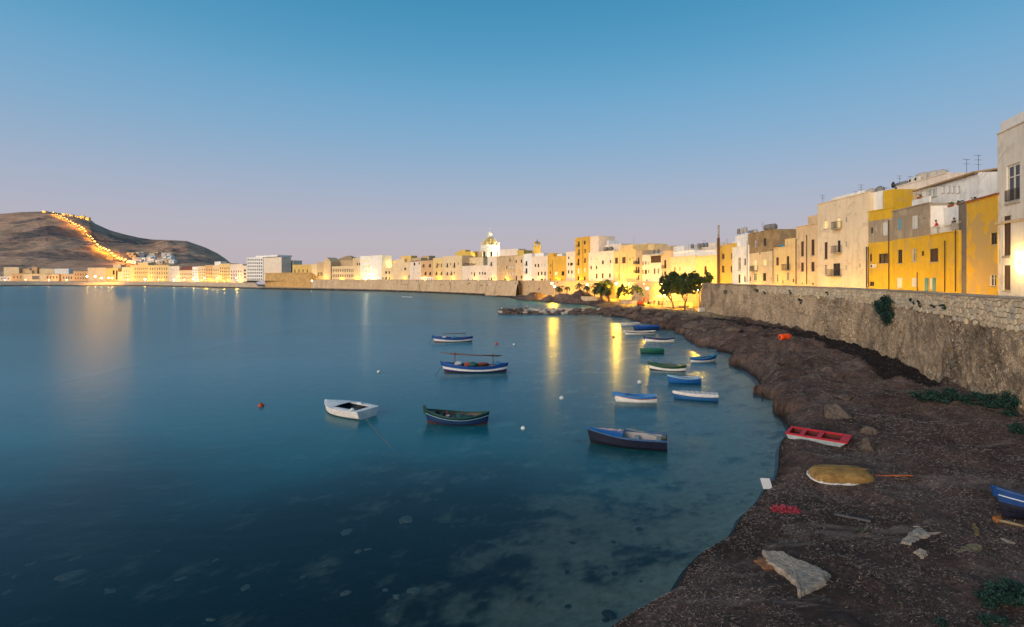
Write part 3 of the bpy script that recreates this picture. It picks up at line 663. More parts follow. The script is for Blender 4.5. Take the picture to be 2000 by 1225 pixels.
shut_white = simple('shutter_white', (.62, .62, .60), .6, var=.12, scale=8)
shut_blue = simple('shutter_blue', (.16, .38, .48), .6, var=.15, scale=8)
shut_teal = simple('shutter_teal', (.008, .16, .21), .5, var=.2, scale=8)
frame_dark = simple('frame_dark', (.045, .032, .025), .6, var=.2); frame_white = simple('frame_white', (.66, .62, .54), .6, var=.15)
iron = simple('railing_iron', (.045, .040, .036), .6, var=.3); slabm = simple('balcony_slab', (.42, .36, .28), .9, var=.3, scale=3)
lit = emit('lit_window', (1.0, .66, .20), 1.35); litdim = emit('lit_curtain', (1.0, .72, .34), .75)
tile_red = simple('roof_tile', (.30, .095, .05), .85, var=.35, scale=3); tile_tan = simple('roof_tile_tan', (.40, .27, .15), .85, var=.35, scale=2)
# ---- unit meshes (x,z in 0..1, y in metres), shared by all windows of a kind
def u_frame(bars=True):
    b = MB(); e = .09; ez = .055
    b.box(0, .10, 0, e, .17, 1); b.box(1 - e, .10, 0, 1, .17, 1); b.box(e, .10, 0, 1 - e, .17, ez); b.box(e, .10, 1 - ez, 1 - e, .17, 1)
    if bars: b.box(.46, .10, ez, .54, .16, 1 - ez); b.box(e, .105, .66, .46, .155, .69); b.box(.54, .105, .66, 1 - e, .155, .69)
    return b
UM = {}
for nm, m in (('dark', frame_dark), ('white', frame_white)):
    UM['frame_' + nm] = u_frame().mesh('window_frame', m)
for nm, m in (('glass', glass), ('lit', lit), ('litdim', litdim)):
    b = MB(); b.box(.02, .15, .02, .98, .16, .98); UM['pane_' + nm] = b.mesh('pane', m)
for nm, m in (('brown', shut_brown), ('white', shut_white), ('blue', shut_blue)):
    b = MB(); b.box(0, .10, 0, 1, .12, 1)
    for x in (0, .455, .545, .93): b.box(x, .06, 0, x + .07 if x not in (.455,) else .49, .10, 1)
    b.box(.07, .06, 0, .455, .10, .05); b.box(.07, .06, .95, .455, .10, 1); b.box(.57, .06, 0, .93, .10, .05); b.box(.57, .06, .95, .93, .10, 1)
    for k in range(13):
        z = .06 + k * .0675; 
        for xa, xb in ((.07, .49), (.545, .93)): b.add([(xa, .068, z), (xb, .068, z), (xb, .1, z + .06), (xa, .1, z + .06)], [(0, 1, 2, 3)])
    UM['shut_' + nm] = b.mesh('shutter', m)
b = MB(); b.box(-.07, -.09, -.06, 1.07, .12, -.003); UM['sill'] = b.mesh('sill', slabm)
for nm, m in (('dark', [frame_dark, glass]), ('lit', [frame_white, lit]), ('brown', [frame_dark, shut_brown]), ('white', [frame_white, shut_white])):
    b = MB(); b.box(0, .08, 0, .1, .17, 1); b.box(.9, .08, 0, 1, .17, 1); b.box(.1, .08, .93, .9, .17, 1); b.box(.1, .08, 0, .9, .17, .05); b.box(.46, .1, .05, .54, .17, .93); b.cur = 1; b.box(.1, .15, .05, .9, .2, .93)
    UM['far_' + nm] = b.mesh('window', m)

class House:
    def __init__(s, A, B, z0, z1, root=None):
        s.A = Vector((A[0], A[1], 0)); s.B = Vector((B[0], B[1], 0)); d = s.B - s.A; s.w = d.length; s.u = d / s.w; s.n = Vector((s.u.y, -s.u.x, 0)); s.z0 = z0; s.z1 = z1; s.root = root
        s.rz = math.atan2(s.u.y, s.u.x)
    def loc(s, px, py, setback=0.0):
        dx = (px - CX) / F; a = s.A - s.n * setback                        # ray (dx,1)*D meets a + u t
        det = dx * -s.u.y + s.u.x; D = (a.x * -s.u.y + s.u.x * a.y) / det
        P = Vector((dx * D, D, 0)); return (P - a).dot(s.u), ZP(py, D) - s.z0, D
    def world(s, lx, ly, lz): return s.A + s.u * lx - s.n * ly + Vector((0, 0, s.z0 + lz))

def wall_mesh(w, h, holes, dep, bands=None, r=.17, name='wall', mats=None):
    b = MB(); E = 1e-4
    xsn = sorted({0.0, w} | {round(x, 4) for hx in holes for x in (hx[0], hx[2])}); zsn = sorted({0.0, h} | {round(x, 4) for hx in holes for x in (hx[1], hx[3])} | {round(z, 4) for z, _ in (bands or []) if 0 < z < h})
    def slot(z):
        k = 0
        for i, (zb_, _) in enumerate(bands or []):
            if z > zb_: k = i + 1
        return k
    for i in range(len(xsn) - 1):
        for j in range(len(zsn) - 1):
            cx, cz = (xsn[i] + xsn[i + 1]) / 2, (zsn[j] + zsn[j + 1]) / 2
            if any(q[0] - E < cx < q[2] + E and q[1] - E < cz < q[3] + E for q in holes): continue
            b.cur = slot(cz); b.quad((xsn[i], 0, zsn[j]), (xsn[i + 1], 0, zsn[j]), (xsn[i + 1], 0, zsn[j + 1]), (xsn[i], 0, zsn[j + 1]))
    for x0, z0, x1, z1 in holes:
        b.cur = slot((z0 + z1) / 2); rr_ = r + .04
        b.quad((x0, 0, z0), (x0, 0, z1), (x0, rr_, z1), (x0, rr_, z0)); b.quad((x1, 0, z0), (x1, rr_, z0), (x1, rr_, z1), (x1, 0, z1))
        b.quad((x0, 0, z0), (x0, rr_, z0), (x1, rr_, z0), (x1, 0, z0)); b.quad((x0, 0, z1), (x1, 0, z1), (x1, rr_, z1), (x0, rr_, z1))
        b.quad((x0, rr_, z0), (x1, rr_, z0), (x1, rr_, z1), (x0, rr_, z1))
    cuts = [0.0] + [z for z, _ in (bands or []) if 0 < z < h] + [h]
    for k in range(len(cuts) - 1):
        b.cur = slot((cuts[k] + cuts[k + 1]) / 2); a, c = cuts[k], cuts[k + 1]
        b.quad((0, 0, a), (0, 0, c), (0, dep, c), (0, dep, a)); b.quad((w, 0, a), (w, dep, a), (w, dep, c), (w, 0, c)); b.quad((0, dep, a), (0, dep, c), (w, dep, c), (w, dep, a))
    b.quad((0, 0, h), (w, 0, h), (w, dep, h), (0, dep, h))
    return b

def railing(b, x0, x1, y0, y1, z, h=1.0, step=.14):
    for (xa, ya), (xb, yb) in (((x0, y1), (x0, y0)), ((x0, y0), (x1, y0)), ((x1, y0), (x1, y1))):
        L = math.hypot(xb - xa, yb - ya); k = max(1, int(L / step))
        for i in range(k + 1):
            x = xa + (xb - xa) * i / k; y = ya + (yb - ya) * i / k; b.box(x - .012, y - .012, z, x + .012, y + .012, z + h)
        b.box(min(xa, xb) - .02, min(ya, yb) - .02, z + h, max(xa, xb) + .02, max(ya, yb) + .02, z + h + .04)
        b.box(min(xa, xb) - .014, min(ya, yb) - .014, z + .08, max(xa, xb) + .014, max(ya, yb) + .014, z + .11)

def parse(wins, fr):
    res = []
    for it in wins.split(';'):
        t = it.split()
        if not t: continue
        x0, y0, x1, y1 = [float(q) for q in t[1:5]]
        res.append((t[0], fr[0] + x0 / fr[2], fr[1] + y0 / fr[2], fr[0] + x1 / fr[2], fr[1] + y1 / fr[2]))
    return res
def gridw(kind, x0, y0, x1, y1, nc, nr, fx=.5, fy=.6):
    res = []
    for i in range(nc):
        for j in range(nr):
            a = x0 + (x1 - x0) * (i + .5 - fx / 2) / nc; c = x0 + (x1 - x0) * (i + .5 + fx / 2) / nc
            d = y0 + (y1 - y0) * (j + .5 - fy / 2) / nr; e = y0 + (y1 - y0) * (j + .5 + fy / 2) / nr
            res.append((kind, a, d, c, e))
    return res

HOUSES = {}
def house(key, label, x0, x1, ytop, c, wins='', fr=None, dD=0.0, dep=9.0, z0=None, bands=None, cat='house', name='house', grid=None, ends=None, blocks=(), cornice=True, pipes=(), ypx=None, flat=False):
    if ends: (D0, D1) = ends
    else: D0, D1 = fd(x0) + dD, fd(x1) + dD
    A = (PX(x0 + .15, D0), D0); B = (PX(x1 - .15, D1), D1)
    if z0 is None: z0 = STREET if x0 >= 480 else 5.4
    xm = (x0 + x1) / 2 if ypx is None else ypx; h_ = House(A, B, z0, 0)
    _, zt_, _ = h_.loc(xm, ytop); h_.z1 = z0 + zt_; HH = zt_
    root = empty(name, (A[0], A[1], z0), h_.rz); tag(root, label, cat); h_.root = root
    ws = (parse(wins, fr) if wins else []) + (grid or [])
    holes = []; items = []
    for k, a, d, e, f in ws:
        lx0, lz1, D = h_.loc(a, d); lx1, lz1b, _ = h_.loc(e, (d)); _, lz0, _ = h_.loc(a, f)
        lz1 = (lz1 + lz1b) / 2; _, lz0b, _ = h_.loc(e, f); lz0 = (lz0 + lz0b) / 2
        lx0 = max(lx0, .06); lx1 = min(lx1, h_.w - .06); lz0 = max(lz0, .05); lz1 = min(lz1, HH - .15)
        if lx1 - lx0 < .12 or lz1 - lz0 < .15: continue
        if any(not (lx1 <= q[0] or lx0 >= q[2] or lz1 <= q[1] or lz0 >= q[3]) for q in holes): continue
        holes.append((lx0, lz0, lx1, lz1)); items.append((k, lx0, lz0, lx1, lz1, D))
    bnd = None; mats = [pl(c)]
    if bands:
        bnd = []
        for yb_, cb in bands:
            _, zb_, _ = h_.loc(xm, yb_); bnd.append((zb_, cb)); mats.append(pl(cb))
    wall_mesh(h_.w, HH, holes, dep, bnd).build('wall', mats, root)
    if cornice and D0 < 300:
        b = MB(); b.box(-.02, -.10, HH - .02, h_.w + .02, .25, HH + .10); b.build('cornice', pl(bands[-1][1] if bands else c), root)
    for k, a, d, e, f, D in items:
        sc = (e - a, 1, f - d); far = D > 200; loc_ = (a, 0, d)
        if k == 't':
            b = MB(); b.box(.0, .10, .0, 1, .13, 1); m_ = UM.setdefault('vent', b.mesh('vent', slabm)); link('vent', m_, root, loc_, (0, 0, 0), sc); continue
        kk = {'B': 'd', 'L': 'l'}.get(k, k)
        if far:
            link('window', UM['far_' + {'d': 'dark', 'l': 'lit', 's': 'brown', 'w': 'white', 'D': 'dark', 'u': 'white'}[kk]], root, loc_, (0, 0, 0), sc)
        elif kk in 'dlD':
            o = link('window', UM['frame_white' if (kk == 'l' or random.random() < .35) else 'frame_dark'], root, loc_, (0, 0, 0), sc)
            link('pane', UM['pane_' + ('glass' if kk in 'dD' else 'lit')], o)
            if k not in 'BLD': link('sill', UM['sill'], o)
        else:
            o = link('window', UM['shut_' + {'s': 'brown', 'w': 'white', 'u': 'blue'}[kk]], root, loc_, (0, 0, 0), sc)
            if k not in 'BLD': link('sill', UM['sill'], o)
        if k in 'BL':
            mgn = .45 if not far else .35; b = MB(); b.box(a - mgn, -.75, d - .14, e + mgn, -.003, d - .02); bo = b.build('balcony', slabm, root)
            if not far: b.box(a - mgn + .1, -.6, d - .3, a - mgn + .2, -.003, d - .142)
            b = MB(); railing(b, a - mgn + .04, e + mgn - .04, -.71, -.02, d - .02, 1.0, .14 if not far else .3); b.build('railing', iron, bo)
    for bl in blocks:                      # set-back storeys and stair heads on the roof
        bx0, bx1, by, sb, bdep, bc = bl[:6]
        l0, zt2, _ = h_.loc(bx0, by, sb); l1, zt3, _ = h_.loc(bx1, by, sb); zt2 = (zt2 + zt3) / 2
        b = wall_mesh(l1 - l0, max(zt2 - HH, .3), [], bdep); b.build('roof_block', pl(bc), root, (l0, sb, HH - .01))
    for p in pipes:                         # rain pipes
        l0, za, _ = h_.loc(p[0], p[1]); _, zb_, _ = h_.loc(p[0], p[2]); b = MB(); b.tube([(l0, -.09, max(zb_, 0)), (l0, -.09, za)], .055 if len(p) < 4 else p[3], 7); b.build('drainpipe', shut_brown if len(p) < 5 else slabm, root)
    HOUSES[key] = h_; return h_

# ---------------- near houses along the sea wall (right)
h = house('Q7', 'tall modern grey-beige house at the far right with a lit wall lamp', 1948, 2160, 262, 'palegrey', 'd 350 300 437 545; s 332 635 378 893; s 332 955 376 1118', ZR, dep=14, ypx=1950, ends=(46.9, 34.5))
h = house('Q6', 'peeling yellow ochre house beside the modern house', 1887.5, 1949, 389, 'peeling', 'd 245 745 288 820; d 238 1015 284 1090', ZR, ypx=1918, dep=8)
house('Q6s', 'narrow grey rendered house end beside the peeling ochre house', 1872, 1888, 397, 'shadowgrey', '', None, dD=.5, dep=6)  # plaster in a darker grey than the other grey fronts
h = house('Q5', 'low yellow house with teal door shutters under the roof terrace', 1815, 1872.3, 456, 'mustard', 's 668 725 755 838; w 678 978 708 1072', Z6, ypx=1843, pipes=((1847, 470, 570), (1868, 448, 570)))
h = house('Q3', 'yellow house with bare grey upper storey and pale blue shutter', 1743, 1815, 405, 'mustard',
      'u 408 468 440 565; w 532 440 580 555; t 620 465 645 512; d 407 735 447 850; d 530 722 565 838; s 612 745 633 787; w 400 975 447 1060; w 525 975 577 1050', Z6, bands=((464, 'grey'),), ypx=1779, pipes=((1793, 532, 570),))
h = house('Q2', 'yellow house with grey patched band and white air unit', 1696, 1743, 411, 'mustard',
      'd 178 545 196 595; w 282 500 322 612; d 245 768 330 850; s 170 770 188 835; d 168 1008 208 1045', Z6, bands=((473, 'grey'), (430, 'mustard')), ypx=1715,
      blocks=((1697, 1724, 375, .8, 6, 'chalk'), (1725, 1743, 371, .05, 5, 'mustard')), pipes=((1737, 430, 565), (1696.8, 482, 562)))
house('Q8', 'white rooftop house with a glazed veranda and tiled eaves', 1779, 1912, 357, 'white', 'w 535 245 618 300; w 642 222 742 290; w 790 190 812 248; w 836 190 858 248; w 876 190 898 248; w 920 190 944 248', Z6, dD=5.2, dep=8, z0=15.5, ypx=1845, cornice=False)
house('Q9', 'cream block behind the white rooftop house carrying three round tanks', 1752, 1850, 352, 'pink', '', None, dD=11, dep=8, ypx=1800)
h = house('P6', 'tallest beige house with three iron balconies', 1597, 1695.5, 388, 'ivory',
      'l 1080 430 1112 505; L 1203 400 1230 500; t 1275 400 1295 445; s 1085 628 1113 780; B 1203 612 1232 722; t 1273 622 1293 670; d 1083 830 1108 928; B 1163 822 1230 938; t 1275 840 1290 885; t 1402 822 1418 862', Z5, ypx=1646, dep=11, pipes=((1693.5, 482, 562, .07),), blocks=((1624, 1660, 383, 2.5, 5, 'chalk'), (1664, 1690, 374, 4, 4, 'white')))
house('P5', 'stepped straw-coloured house with brown drainpipes', 1555, 1597.2, 443, 'sand', 's 868 620 895 755; s 963 603 993 747; s 868 815 895 897; s 963 810 993 895; t 840 660 850 695; t 842 833 852 875; d 872 1000 885 1015; d 970 1003 985 1018', Z5, ypx=1563,
      blocks=((1578, 1597, 421, .03, 8, 'sand'),), pipes=((1576.5, 459, 555, .07), (1555.6, 466, 555, .07)))
house('P4', 'cream yellow house with one balcony and a blue tarpaulin on its terrace', 1510, 1555.2, 484, 'straw', 's 640 768 665 840; B 735 755 760 882; d 640 920 662 993; d 735 905 760 980; d 690 970 710 1010; s 792 965 805 995', Z5, ypx=1520,
      blocks=((1533, 1555, 466, .03, 8, 'straw'), (1511, 1536, 449, 4, 5, 'chalk'), (1535, 1556, 450, 6, 6, 'white')), pipes=((1510.6, 487, 553),))
house('P3', 'cream house with brown flaking top storey and lit windows', 1461, 1510.2, 453, 'cream', 'd 443 605 472 672; d 523 592 550 663; L 434 790 465 890; l 520 785 550 845; d 430 913 460 983; d 516 912 548 983; s 392 945 408 983; d 590 950 600 983; d 484 722 495 738', Z5, bands=((493, 'brown'),), ypx=1486)
house('P2', 'narrow white house with a tall dark glass door', 1430, 1461.2, 482, 'white', 'd 288 765 315 885; s 347 778 362 838; D 290 925 312 1003; d 345 940 358 992', Z5, ypx=1446, dD=-.6, blocks=((1436, 1459, 459, 1.2, 6, 'white'), (1430.5, 1440, 472, .6, 5, 'white')), pipes=((1460, 470, 550),))
house('P1', 'golden yellow house right of the tall brown chimney', 1405.5, 1436, 479, 'gold', 's 142 735 165 783; s 225 728 262 780; s 138 845 165 907; s 222 845 235 905', Z5, ypx=1420)
# ---------------- houses above the cove (middle)
house('O9', 'curved yellow house wall left of the tall chimney', 1358, 1402, 500, 'straw', 's 1128 668 1168 770; t 1240 675 1250 700', Z8C, blocks=((1359, 1401, 489, 1, 6, 'chalk'), (1362, 1400, 476, 12, 5, 'pink')))
house('O8', 'wide cream house with four windows above the trees', 1310, 1358.3, 501, 'cream', 'd 640 685 660 750; d 718 680 742 750; w 805 675 838 740; w 888 675 925 745', Z8C, blocks=((1311, 1357, 490, .8, 6, 'white'), (1314, 1336, 481, 5, 5, 'chalk'), (1336, 1357, 480, 10, 5, 'tan')))
house('O7', 'narrow tan house with a single balcony', 1292, 1310.3, 491, 'sand', 'B 475 565 510 700; d 435 770 452 830; s 475 752 510 805', Z8C, blocks=((1293, 1310, 481, 4, 5, 'tan'),))
house('O6', 'white house with red-brown veranda under a white awning', 1254, 1292.3, 497, 'pink', 'd 122 590 140 655; d 158 585 175 640; d 182 585 200 640; d 215 582 232 640; s 122 725 140 792; s 158 725 198 795; s 215 725 232 780; s 308 705 332 790; s 374 708 390 785; s 258 500 425 608; d 185 880 200 912', Z8C, blocks=((1266, 1278, 477, 5, 5, 'straw'), (1255, 1268, 483, 7, 5, 'cream'), (1276, 1292, 484, 6, 5, 'tan')))
house('O5', 'narrow tan house with paired balconies next to the white house', 1241, 1254.3, 489, 'tan', 'B 10 535 35 630; B 45 525 72 630; B 10 680 35 780; B 45 680 72 780; d 10 840 32 892; d 50 815 68 892', Z8C)
house('O4', 'yellow cream house with two large brown shuttered windows', 1198, 1241.3, 489, 'straw', 's 1675 528 1725 625; s 1792 518 1850 620; d 1912 530 1925 572; d 1962 522 1975 542; d 1662 800 1675 850; d 1730 800 1742 850; l 1800 778 1832 855; l 1900 775 1927 855', Z8B, blocks=((1211, 1236, 479, .03, 6, 'straw'), (1240, 1262, 477, 6, 5, 'cream')), pipes=((1210.5, 496, 548), (1225.3, 496, 548)))
house('O3', 'broad pinkish white house with scattered small windows', 1149, 1198.3, 492, 'pink', 'w 1280 515 1298 580; l 1365 530 1385 575; d 1465 575 1492 635; d 1590 562 1608 620; d 1620 570 1632 610; d 1275 662 1298 720; d 1365 660 1385 715; w 1275 790 1298 860; s 1362 790 1392 865; s 1460 782 1492 865; s 1578 785 1608 852', Z8B, blocks=((1168, 1213, 478, 4, 6, 'pink'), (1169, 1188, 471, 5, 5, 'white')))
house('O2', 'tall ochre house tower with a white side wall', 1123, 1149.3, 464, 'ochre', 'B 1073 265 1100 350; d 1170 255 1198 315; B 1078 390 1100 490; s 1180 385 1200 455; B 1068 545 1096 655; s 1172 535 1200 612; w 1068 695 1095 790; w 1172 695 1200 765; d 1065 832 1096 900; d 1172 832 1198 900', Z8B, dep=10, pipes=((1138.7, 470, 548),))
house('O2s', 'pale rear block against the tall ochre house', 1148.5, 1169.5, 462, 'pink', '', None, dD=1.5, dep=8)
house('N14', 'slim white house left of the tall ochre tower', 1105.5, 1123.3, 492, 'pink', 'd 910 510 928 555; l 955 505 985 555; d 910 610 930 658; d 945 610 988 658; d 908 735 932 788; d 960 735 985 785; w 905 850 930 900; w 950 850 975 900', Z8B)
house('N13', 'ochre yellow house with a lit window beside the slim white house', 1069.5, 1106, 501, 'ochre', 'd 625 635 635 680; s 615 752 635 790; l 690 755 742 820; d 808 750 850 820; s 615 870 632 898; s 708 875 735 898; s 800 875 815 898', Z8B, blocks=((1069.7, 1081, 495, .03, 6, 'ochre'), (1082, 1098, 496, 2, 5, 'white')), pipes=((1079.5, 508, 547),))
house('N12', 'white house with two rows of four windows', 1038, 1069.8, 501, 'pink', 'd 368 632 392 680; d 417 628 442 685; w 470 625 495 680; w 522 625 548 680; d 418 760 442 820; d 472 755 495 810; d 525 755 548 820; d 325 870 355 900; d 470 870 505 898; d 525 870 545 898', Z8B, blocks=((1040, 1062, 495, 2, 6, 'white'),))
house('N11', 'narrow white house with two small balconies', 1022, 1038.3, 496, 'white', 'B 222 585 250 655; B 222 702 250 785', Z8B)
house('N10', 'narrow pinkish tan house with five windows', 1006, 1022.3, 500, 'sand', 'd 58 565 78 615; d 142 560 165 612; w 142 675 165 730; s 142 822 165 868; d 60 825 82 900', Z8B)
house('N9', 'weathered yellow tan house below and right of the dome', 970, 1006.3, 500, 'tan', 'd 1625 545 1640 595; s 1575 665 1590 705; w 1620 662 1642 705; w 1668 660 1692 705; w 1580 770 1595 820; w 1625 770 1640 820; w 1670 770 1690 820; d 1540 870 1570 890', Z8A, blocks=((975, 1012, 487, 8, 6, 'pink'), (1011, 1023, 489, 8, 6, 'gold')))
house('N8', 'pinkish house with one upper balcony under the dome', 952, 970.3, 501, 'pink', 'B 1320 600 1342 660; w 1312 770 1345 800; d 1325 850 1348 900; d 1285 852 1298 895; s 1375 838 1390 870', Z8A)
house('N7', 'low ruinous pale house with broken roof beams', 901, 952.2, 519, 'pink', 'd 1005 765 1018 805; d 1045 768 1065 835; d 1133 762 1150 805; d 1178 760 1196 805; d 1215 768 1242 805; d 950 868 962 895; d 1020 868 1030 895; d 1065 868 1075 895; d 1108 868 1118 895', Z8A)
house('N7b', 'cream house wall standing behind the ruinous house', 898, 944, 503, 'cream', 'd 1008 610 1020 635', Z8A, dD=9)
house('N7c', 'golden house with a low gable above the long row', 889, 920, 492, 'gold', '', None, dD=20, blocks=((897, 909, 488.5, 1, 4, 'gold'),))
house('N7d', 'tan roof block just left of the dome', 919, 941, 491, 'tan', '', None, dD=28)
house('N6', 'wide cream house with four balconies and a tall flank', 865, 902.3, 500, 'cream', 'B 605 620 625 680; d 665 615 676 655; B 718 612 740 685; d 790 612 800 642; B 607 760 625 810; B 675 755 690 810; d 722 755 733 790; d 680 855 690 890', Z8A)
house('N5', 'light yellow house between the orange and the wide cream house', 845.5, 865.3, 504, 'straw', 'B 440 620 458 685; d 470 622 482 655; d 510 622 525 682; B 430 760 450 810; B 510 758 525 810; d 440 858 455 885', Z8A)
house('N4', 'orange tan house with a white base and four balconies', 822, 845.8, 509, 'white', 'B 220 635 240 680; B 320 630 345 680; B 248 760 272 812; B 325 760 348 810; d 258 850 270 885; d 290 855 300 885; d 320 860 330 885; d 355 860 365 885', Z8A, bands=((541, 'orange'),), blocks=((823, 838, 500, 8, 5, 'tan'),))
house('N3', 'pinkish house with a long sloping roof left of the orange house', 800, 822.3, 511, 'pink', 'd 65 610 92 657; d 147 605 165 640; w 60 690 85 740; w 145 760 165 790', Z8A, blocks=((804, 822, 504, 3, 5, 'tan'),))
house('N2', 'cream house with a yellow rooftop room', 765, 800.3, 513, 'cream', 'w 320 425 330 445; s 348 415 365 440; w 325 500 332 535; d 390 487 398 525', Z3, blocks=((783, 803, 500, 6, 5, 'yellow'), (774, 790, 506, 4, 5, 'cream')))
house('N1', 'low cream house next to the white waterfront block', 739, 765.3, 523, 'cream', 'd 162 450 180 475; d 195 450 207 475; d 162 505 180 530; d 195 505 206 530; s 97 510 145 525', Z3, blocks=((746, 768, 510, 9, 6, 'tan'),))
# ---------------- waterfront left of the row
house('M16', 'white block with tall lit windows on the corner', 703, 726.3, 500, 'chalk', grid=gridw('l', 706, 505, 724, 546, 3, 4, .35, .6), cat='building', name='apartment_block')
house('M16b', 'plain greyish white flank block at the corner', 726, 746, 499, 'chalk', '', None, cat='building', name='apartment_block')
house('M14', 'long cream building with two rows of arched windows', 648, 703.2, 520, 'cream', grid=gridw('d', 649, 523, 691, 544, 12, 2, .42, .55), cat='building')
house('M13', 'tan building with a hipped tiled roof', 656, 690, 508, 'tan', '', None, dD=14, cat='building')
house('M15', 'sandy house with two windows behind the arched building', 689, 704, 504, 'sand', grid=gridw('d', 696, 512, 704, 520, 2, 1), dD=8)
house('M12', 'tan church front with a pointed gable', 631.5, 646, 511, 'sand', '', None, cat='church', name='church')
house('M11', 'tan house with three narrow windows beside the gabled church', 619, 632, 512, 'tan', grid=gridw('d', 620, 530, 630, 541, 3, 1, .5, .7))
house('M10', 'brightly floodlit narrow cream house', 607.5, 619.3, 516, 'cream', '', None)
house('M8', 'floodlit yellow house with four narrow windows above the fort', 571, 608, 517, 'yellow', grid=gridw('d', 572, 526, 604, 533, 4, 1, .22, .9))
house('M8b', 'pale set-back block left of the floodlit yellow house', 548, 573, 509, 'pink', '', None, dD=18, cat='building')
h = house('M7', 'white office block with seven rows of dark windows', 482, 513.5, 503, 'white', grid=gridw('d', 482.6, 504.5, 513, 549, 8, 7, .5, .6), cat='building', name='office_block', dep=18, blocks=((499, 542, 499, 2, 14, 'white'),))
house('M7s', 'blank pinkish side wing of the office block', 513.3, 550, 503, 'pink', '', None, cat='building', name='office_wing', dD=1.0)
house('M6', 'slim pale house left of the white office block', 474, 482.2, 519, 'pink', '', None, z0=6, grid=gridw('d', 474.5, 525, 482, 545, 1, 3))
house('M5', 'pinkish waterfront house with two rows of windows', 449, 474.3, 516, 'pink', grid=gridw('d', 450, 527, 473, 547, 5, 3, .35, .5))
house('M4', 'lamplit yellow waterfront house with four rows of windows', 428, 449.3, 515, 'straw', grid=gridw('d', 429, 521, 449, 546, 5, 4, .35, .5))
house('M3', 'cream waterfront house with a tall white stair head', 415, 428.3, 518, 'cream', grid=gridw('d', 416, 524, 428, 546, 3, 3, .35, .5), blocks=((419, 431, 511, 2, 6, 'white'),))
house('M2', 'orange tan waterfront house lit from below', 401, 415.3, 518, 'orange', grid=gridw('d', 402, 524, 415, 545, 3, 3, .3, .5))
house('M1', 'cream waterfront house between the orange and the white arcade', 386, 401.3, 520, 'cream', grid=gridw('d', 387, 524, 401, 546, 4, 4, .35, .5))
house('L17', 'white waterfront house with small shutters right of the red roof', 375.5, 386.3, 521, 'white', grid=gridw('s', 376, 525, 386, 546, 3, 4, .35, .5))
house('L16', 'cream waterfront house under the red roof', 350, 376, 528, 'cream', grid=gridw('d', 351, 532, 375, 547, 6, 2, .35, .5))
house('L15', 'pale building with a veil of narrow arches', 329.5, 350.3, 520, 'pink', grid=gridw('w', 331, 523, 349, 547, 6, 3, .4, .7), cat='building')
house('L14', 'long yellow waterfront building with three rows of windows', 289.5, 330, 518, 'straw', grid=gridw('d', 291, 521, 328, 546, 8, 3, .3, .5), cat='building')
house('L13', 'yellow building with a raised centre and three window rows', 254.5, 290, 518, 'straw', grid=gridw('d', 262, 521, 289, 545, 7, 3, .35, .55), cat='building', blocks=((270, 289, 513, .05, 8, 'straw'),))
house('L12', 'cream house left of the yellow raised building', 238, 255, 522, 'cream', grid=gridw('d', 240, 526, 254, 546, 3, 3, .25, .4))
house('L10', 'yellow floodlit hall with two tall dark arches', 206, 230.5, 524, 'yellow', grid=[('d', 220, 528, 224, 537), ('d', 226.5, 528, 229.5, 546)], cat='building', blocks=((221, 236, 517, 8, 6, 'cream'),))
house('L9', 'glaring floodlit cream block on the far shore', 171, 206.3, 523, 'cream', '', None, cat='building')
house('L10b', 'low cream annex right of the floodlit hall', 230, 239, 531, 'cream', '', None)
house('L8', 'low orange house left of the glaring floodlit block', 143, 171.3, 530, 'orange', grid=gridw('d', 145, 533, 170, 547, 5, 2, .35, .5))
house('L7', 'low tan house with grey windows on the far shore', 115, 143.3, 535, 'sand', grid=gridw('d', 122, 538, 142, 547, 4, 1, .4, .5), blocks=((106, 134, 525, 10, 6, 'white'),), ends=(661, 661))
house('L5', 'cream house with orange shutters on the far shore', 88, 115.3, 536, 'sand', grid=gridw('s', 90, 538, 114, 546, 4, 1, .4, .6), blocks=((76, 105, 525, 12, 6, 'cream'),))
house('L4', 'tan house with a wide dark loggia on the far shore', 45, 88.3, 535, 'cream', grid=[('d', 63, 539, 77, 546)], blocks=((62, 72, 522, 10, 5, 'orange'), (50, 62, 528, 8, 5, 'sand')))
house('L3', 'low reddish house at the far left shore', 22, 45.3, 534, 'orange', grid=gridw('d', 24, 537, 44, 546, 3, 1, .3, .5), blocks=((37, 58, 525, 14, 6, 'orange'),))
house('L1', 'tall cream house at the far left above the low reddish house', 7, 37, 522, 'cream', '', None, dD=12)
house('L0', 'low pale house front at the far left edge of the shore', -25, 22.3, 540, 'pink', grid=gridw('d', 0, 542, 20, 547, 3, 1, .3, .6))

# gabled / hipped roofs, the fort, chimney, dome, bell tower
def roof_on(key, kind, h, m, over=.3, nm='roof'):
    q = HOUSES[key]; HH = q.z1 - q.z0; b = MB(); w_, d_ = q.w, 9.0
    if kind == 'hip': 
        b.add([(-over, -over, HH), (w_ + over, -over, HH), (w_ + over, d_ + over, HH), (-over, d_ + over, HH), (w_ * .4, d_ / 2, HH + h), (w_ * .6, d_ / 2, HH + h)], [(0, 1, 5, 4), (1, 2, 5), (2, 3, 4, 5), (3, 0, 4), (0, 3, 2, 1)])
    elif kind == 'gable':
        b.add([(0, -.02, HH), (w_, -.02, HH), (w_ / 2, -.02, HH + h), (0, d_, HH), (w_, d_, HH), (w_ / 2, d_, HH + h)], [(0, 1, 2), (5, 4, 3), (0, 2, 5, 3), (1, 4, 5, 2)])
    else:
        b.hexa([(-over, -over, HH + .01), (w_ + over, -over, HH + .01), (w_ + over, 6, HH + .01), (-over, 6, HH + .01)], [(-over, -over, HH + .18), (w_ + over, -over, HH + .18), (w_ + over, 6, HH + h), (-over, 6, HH + h)])
    b.build(nm, m, q.root)
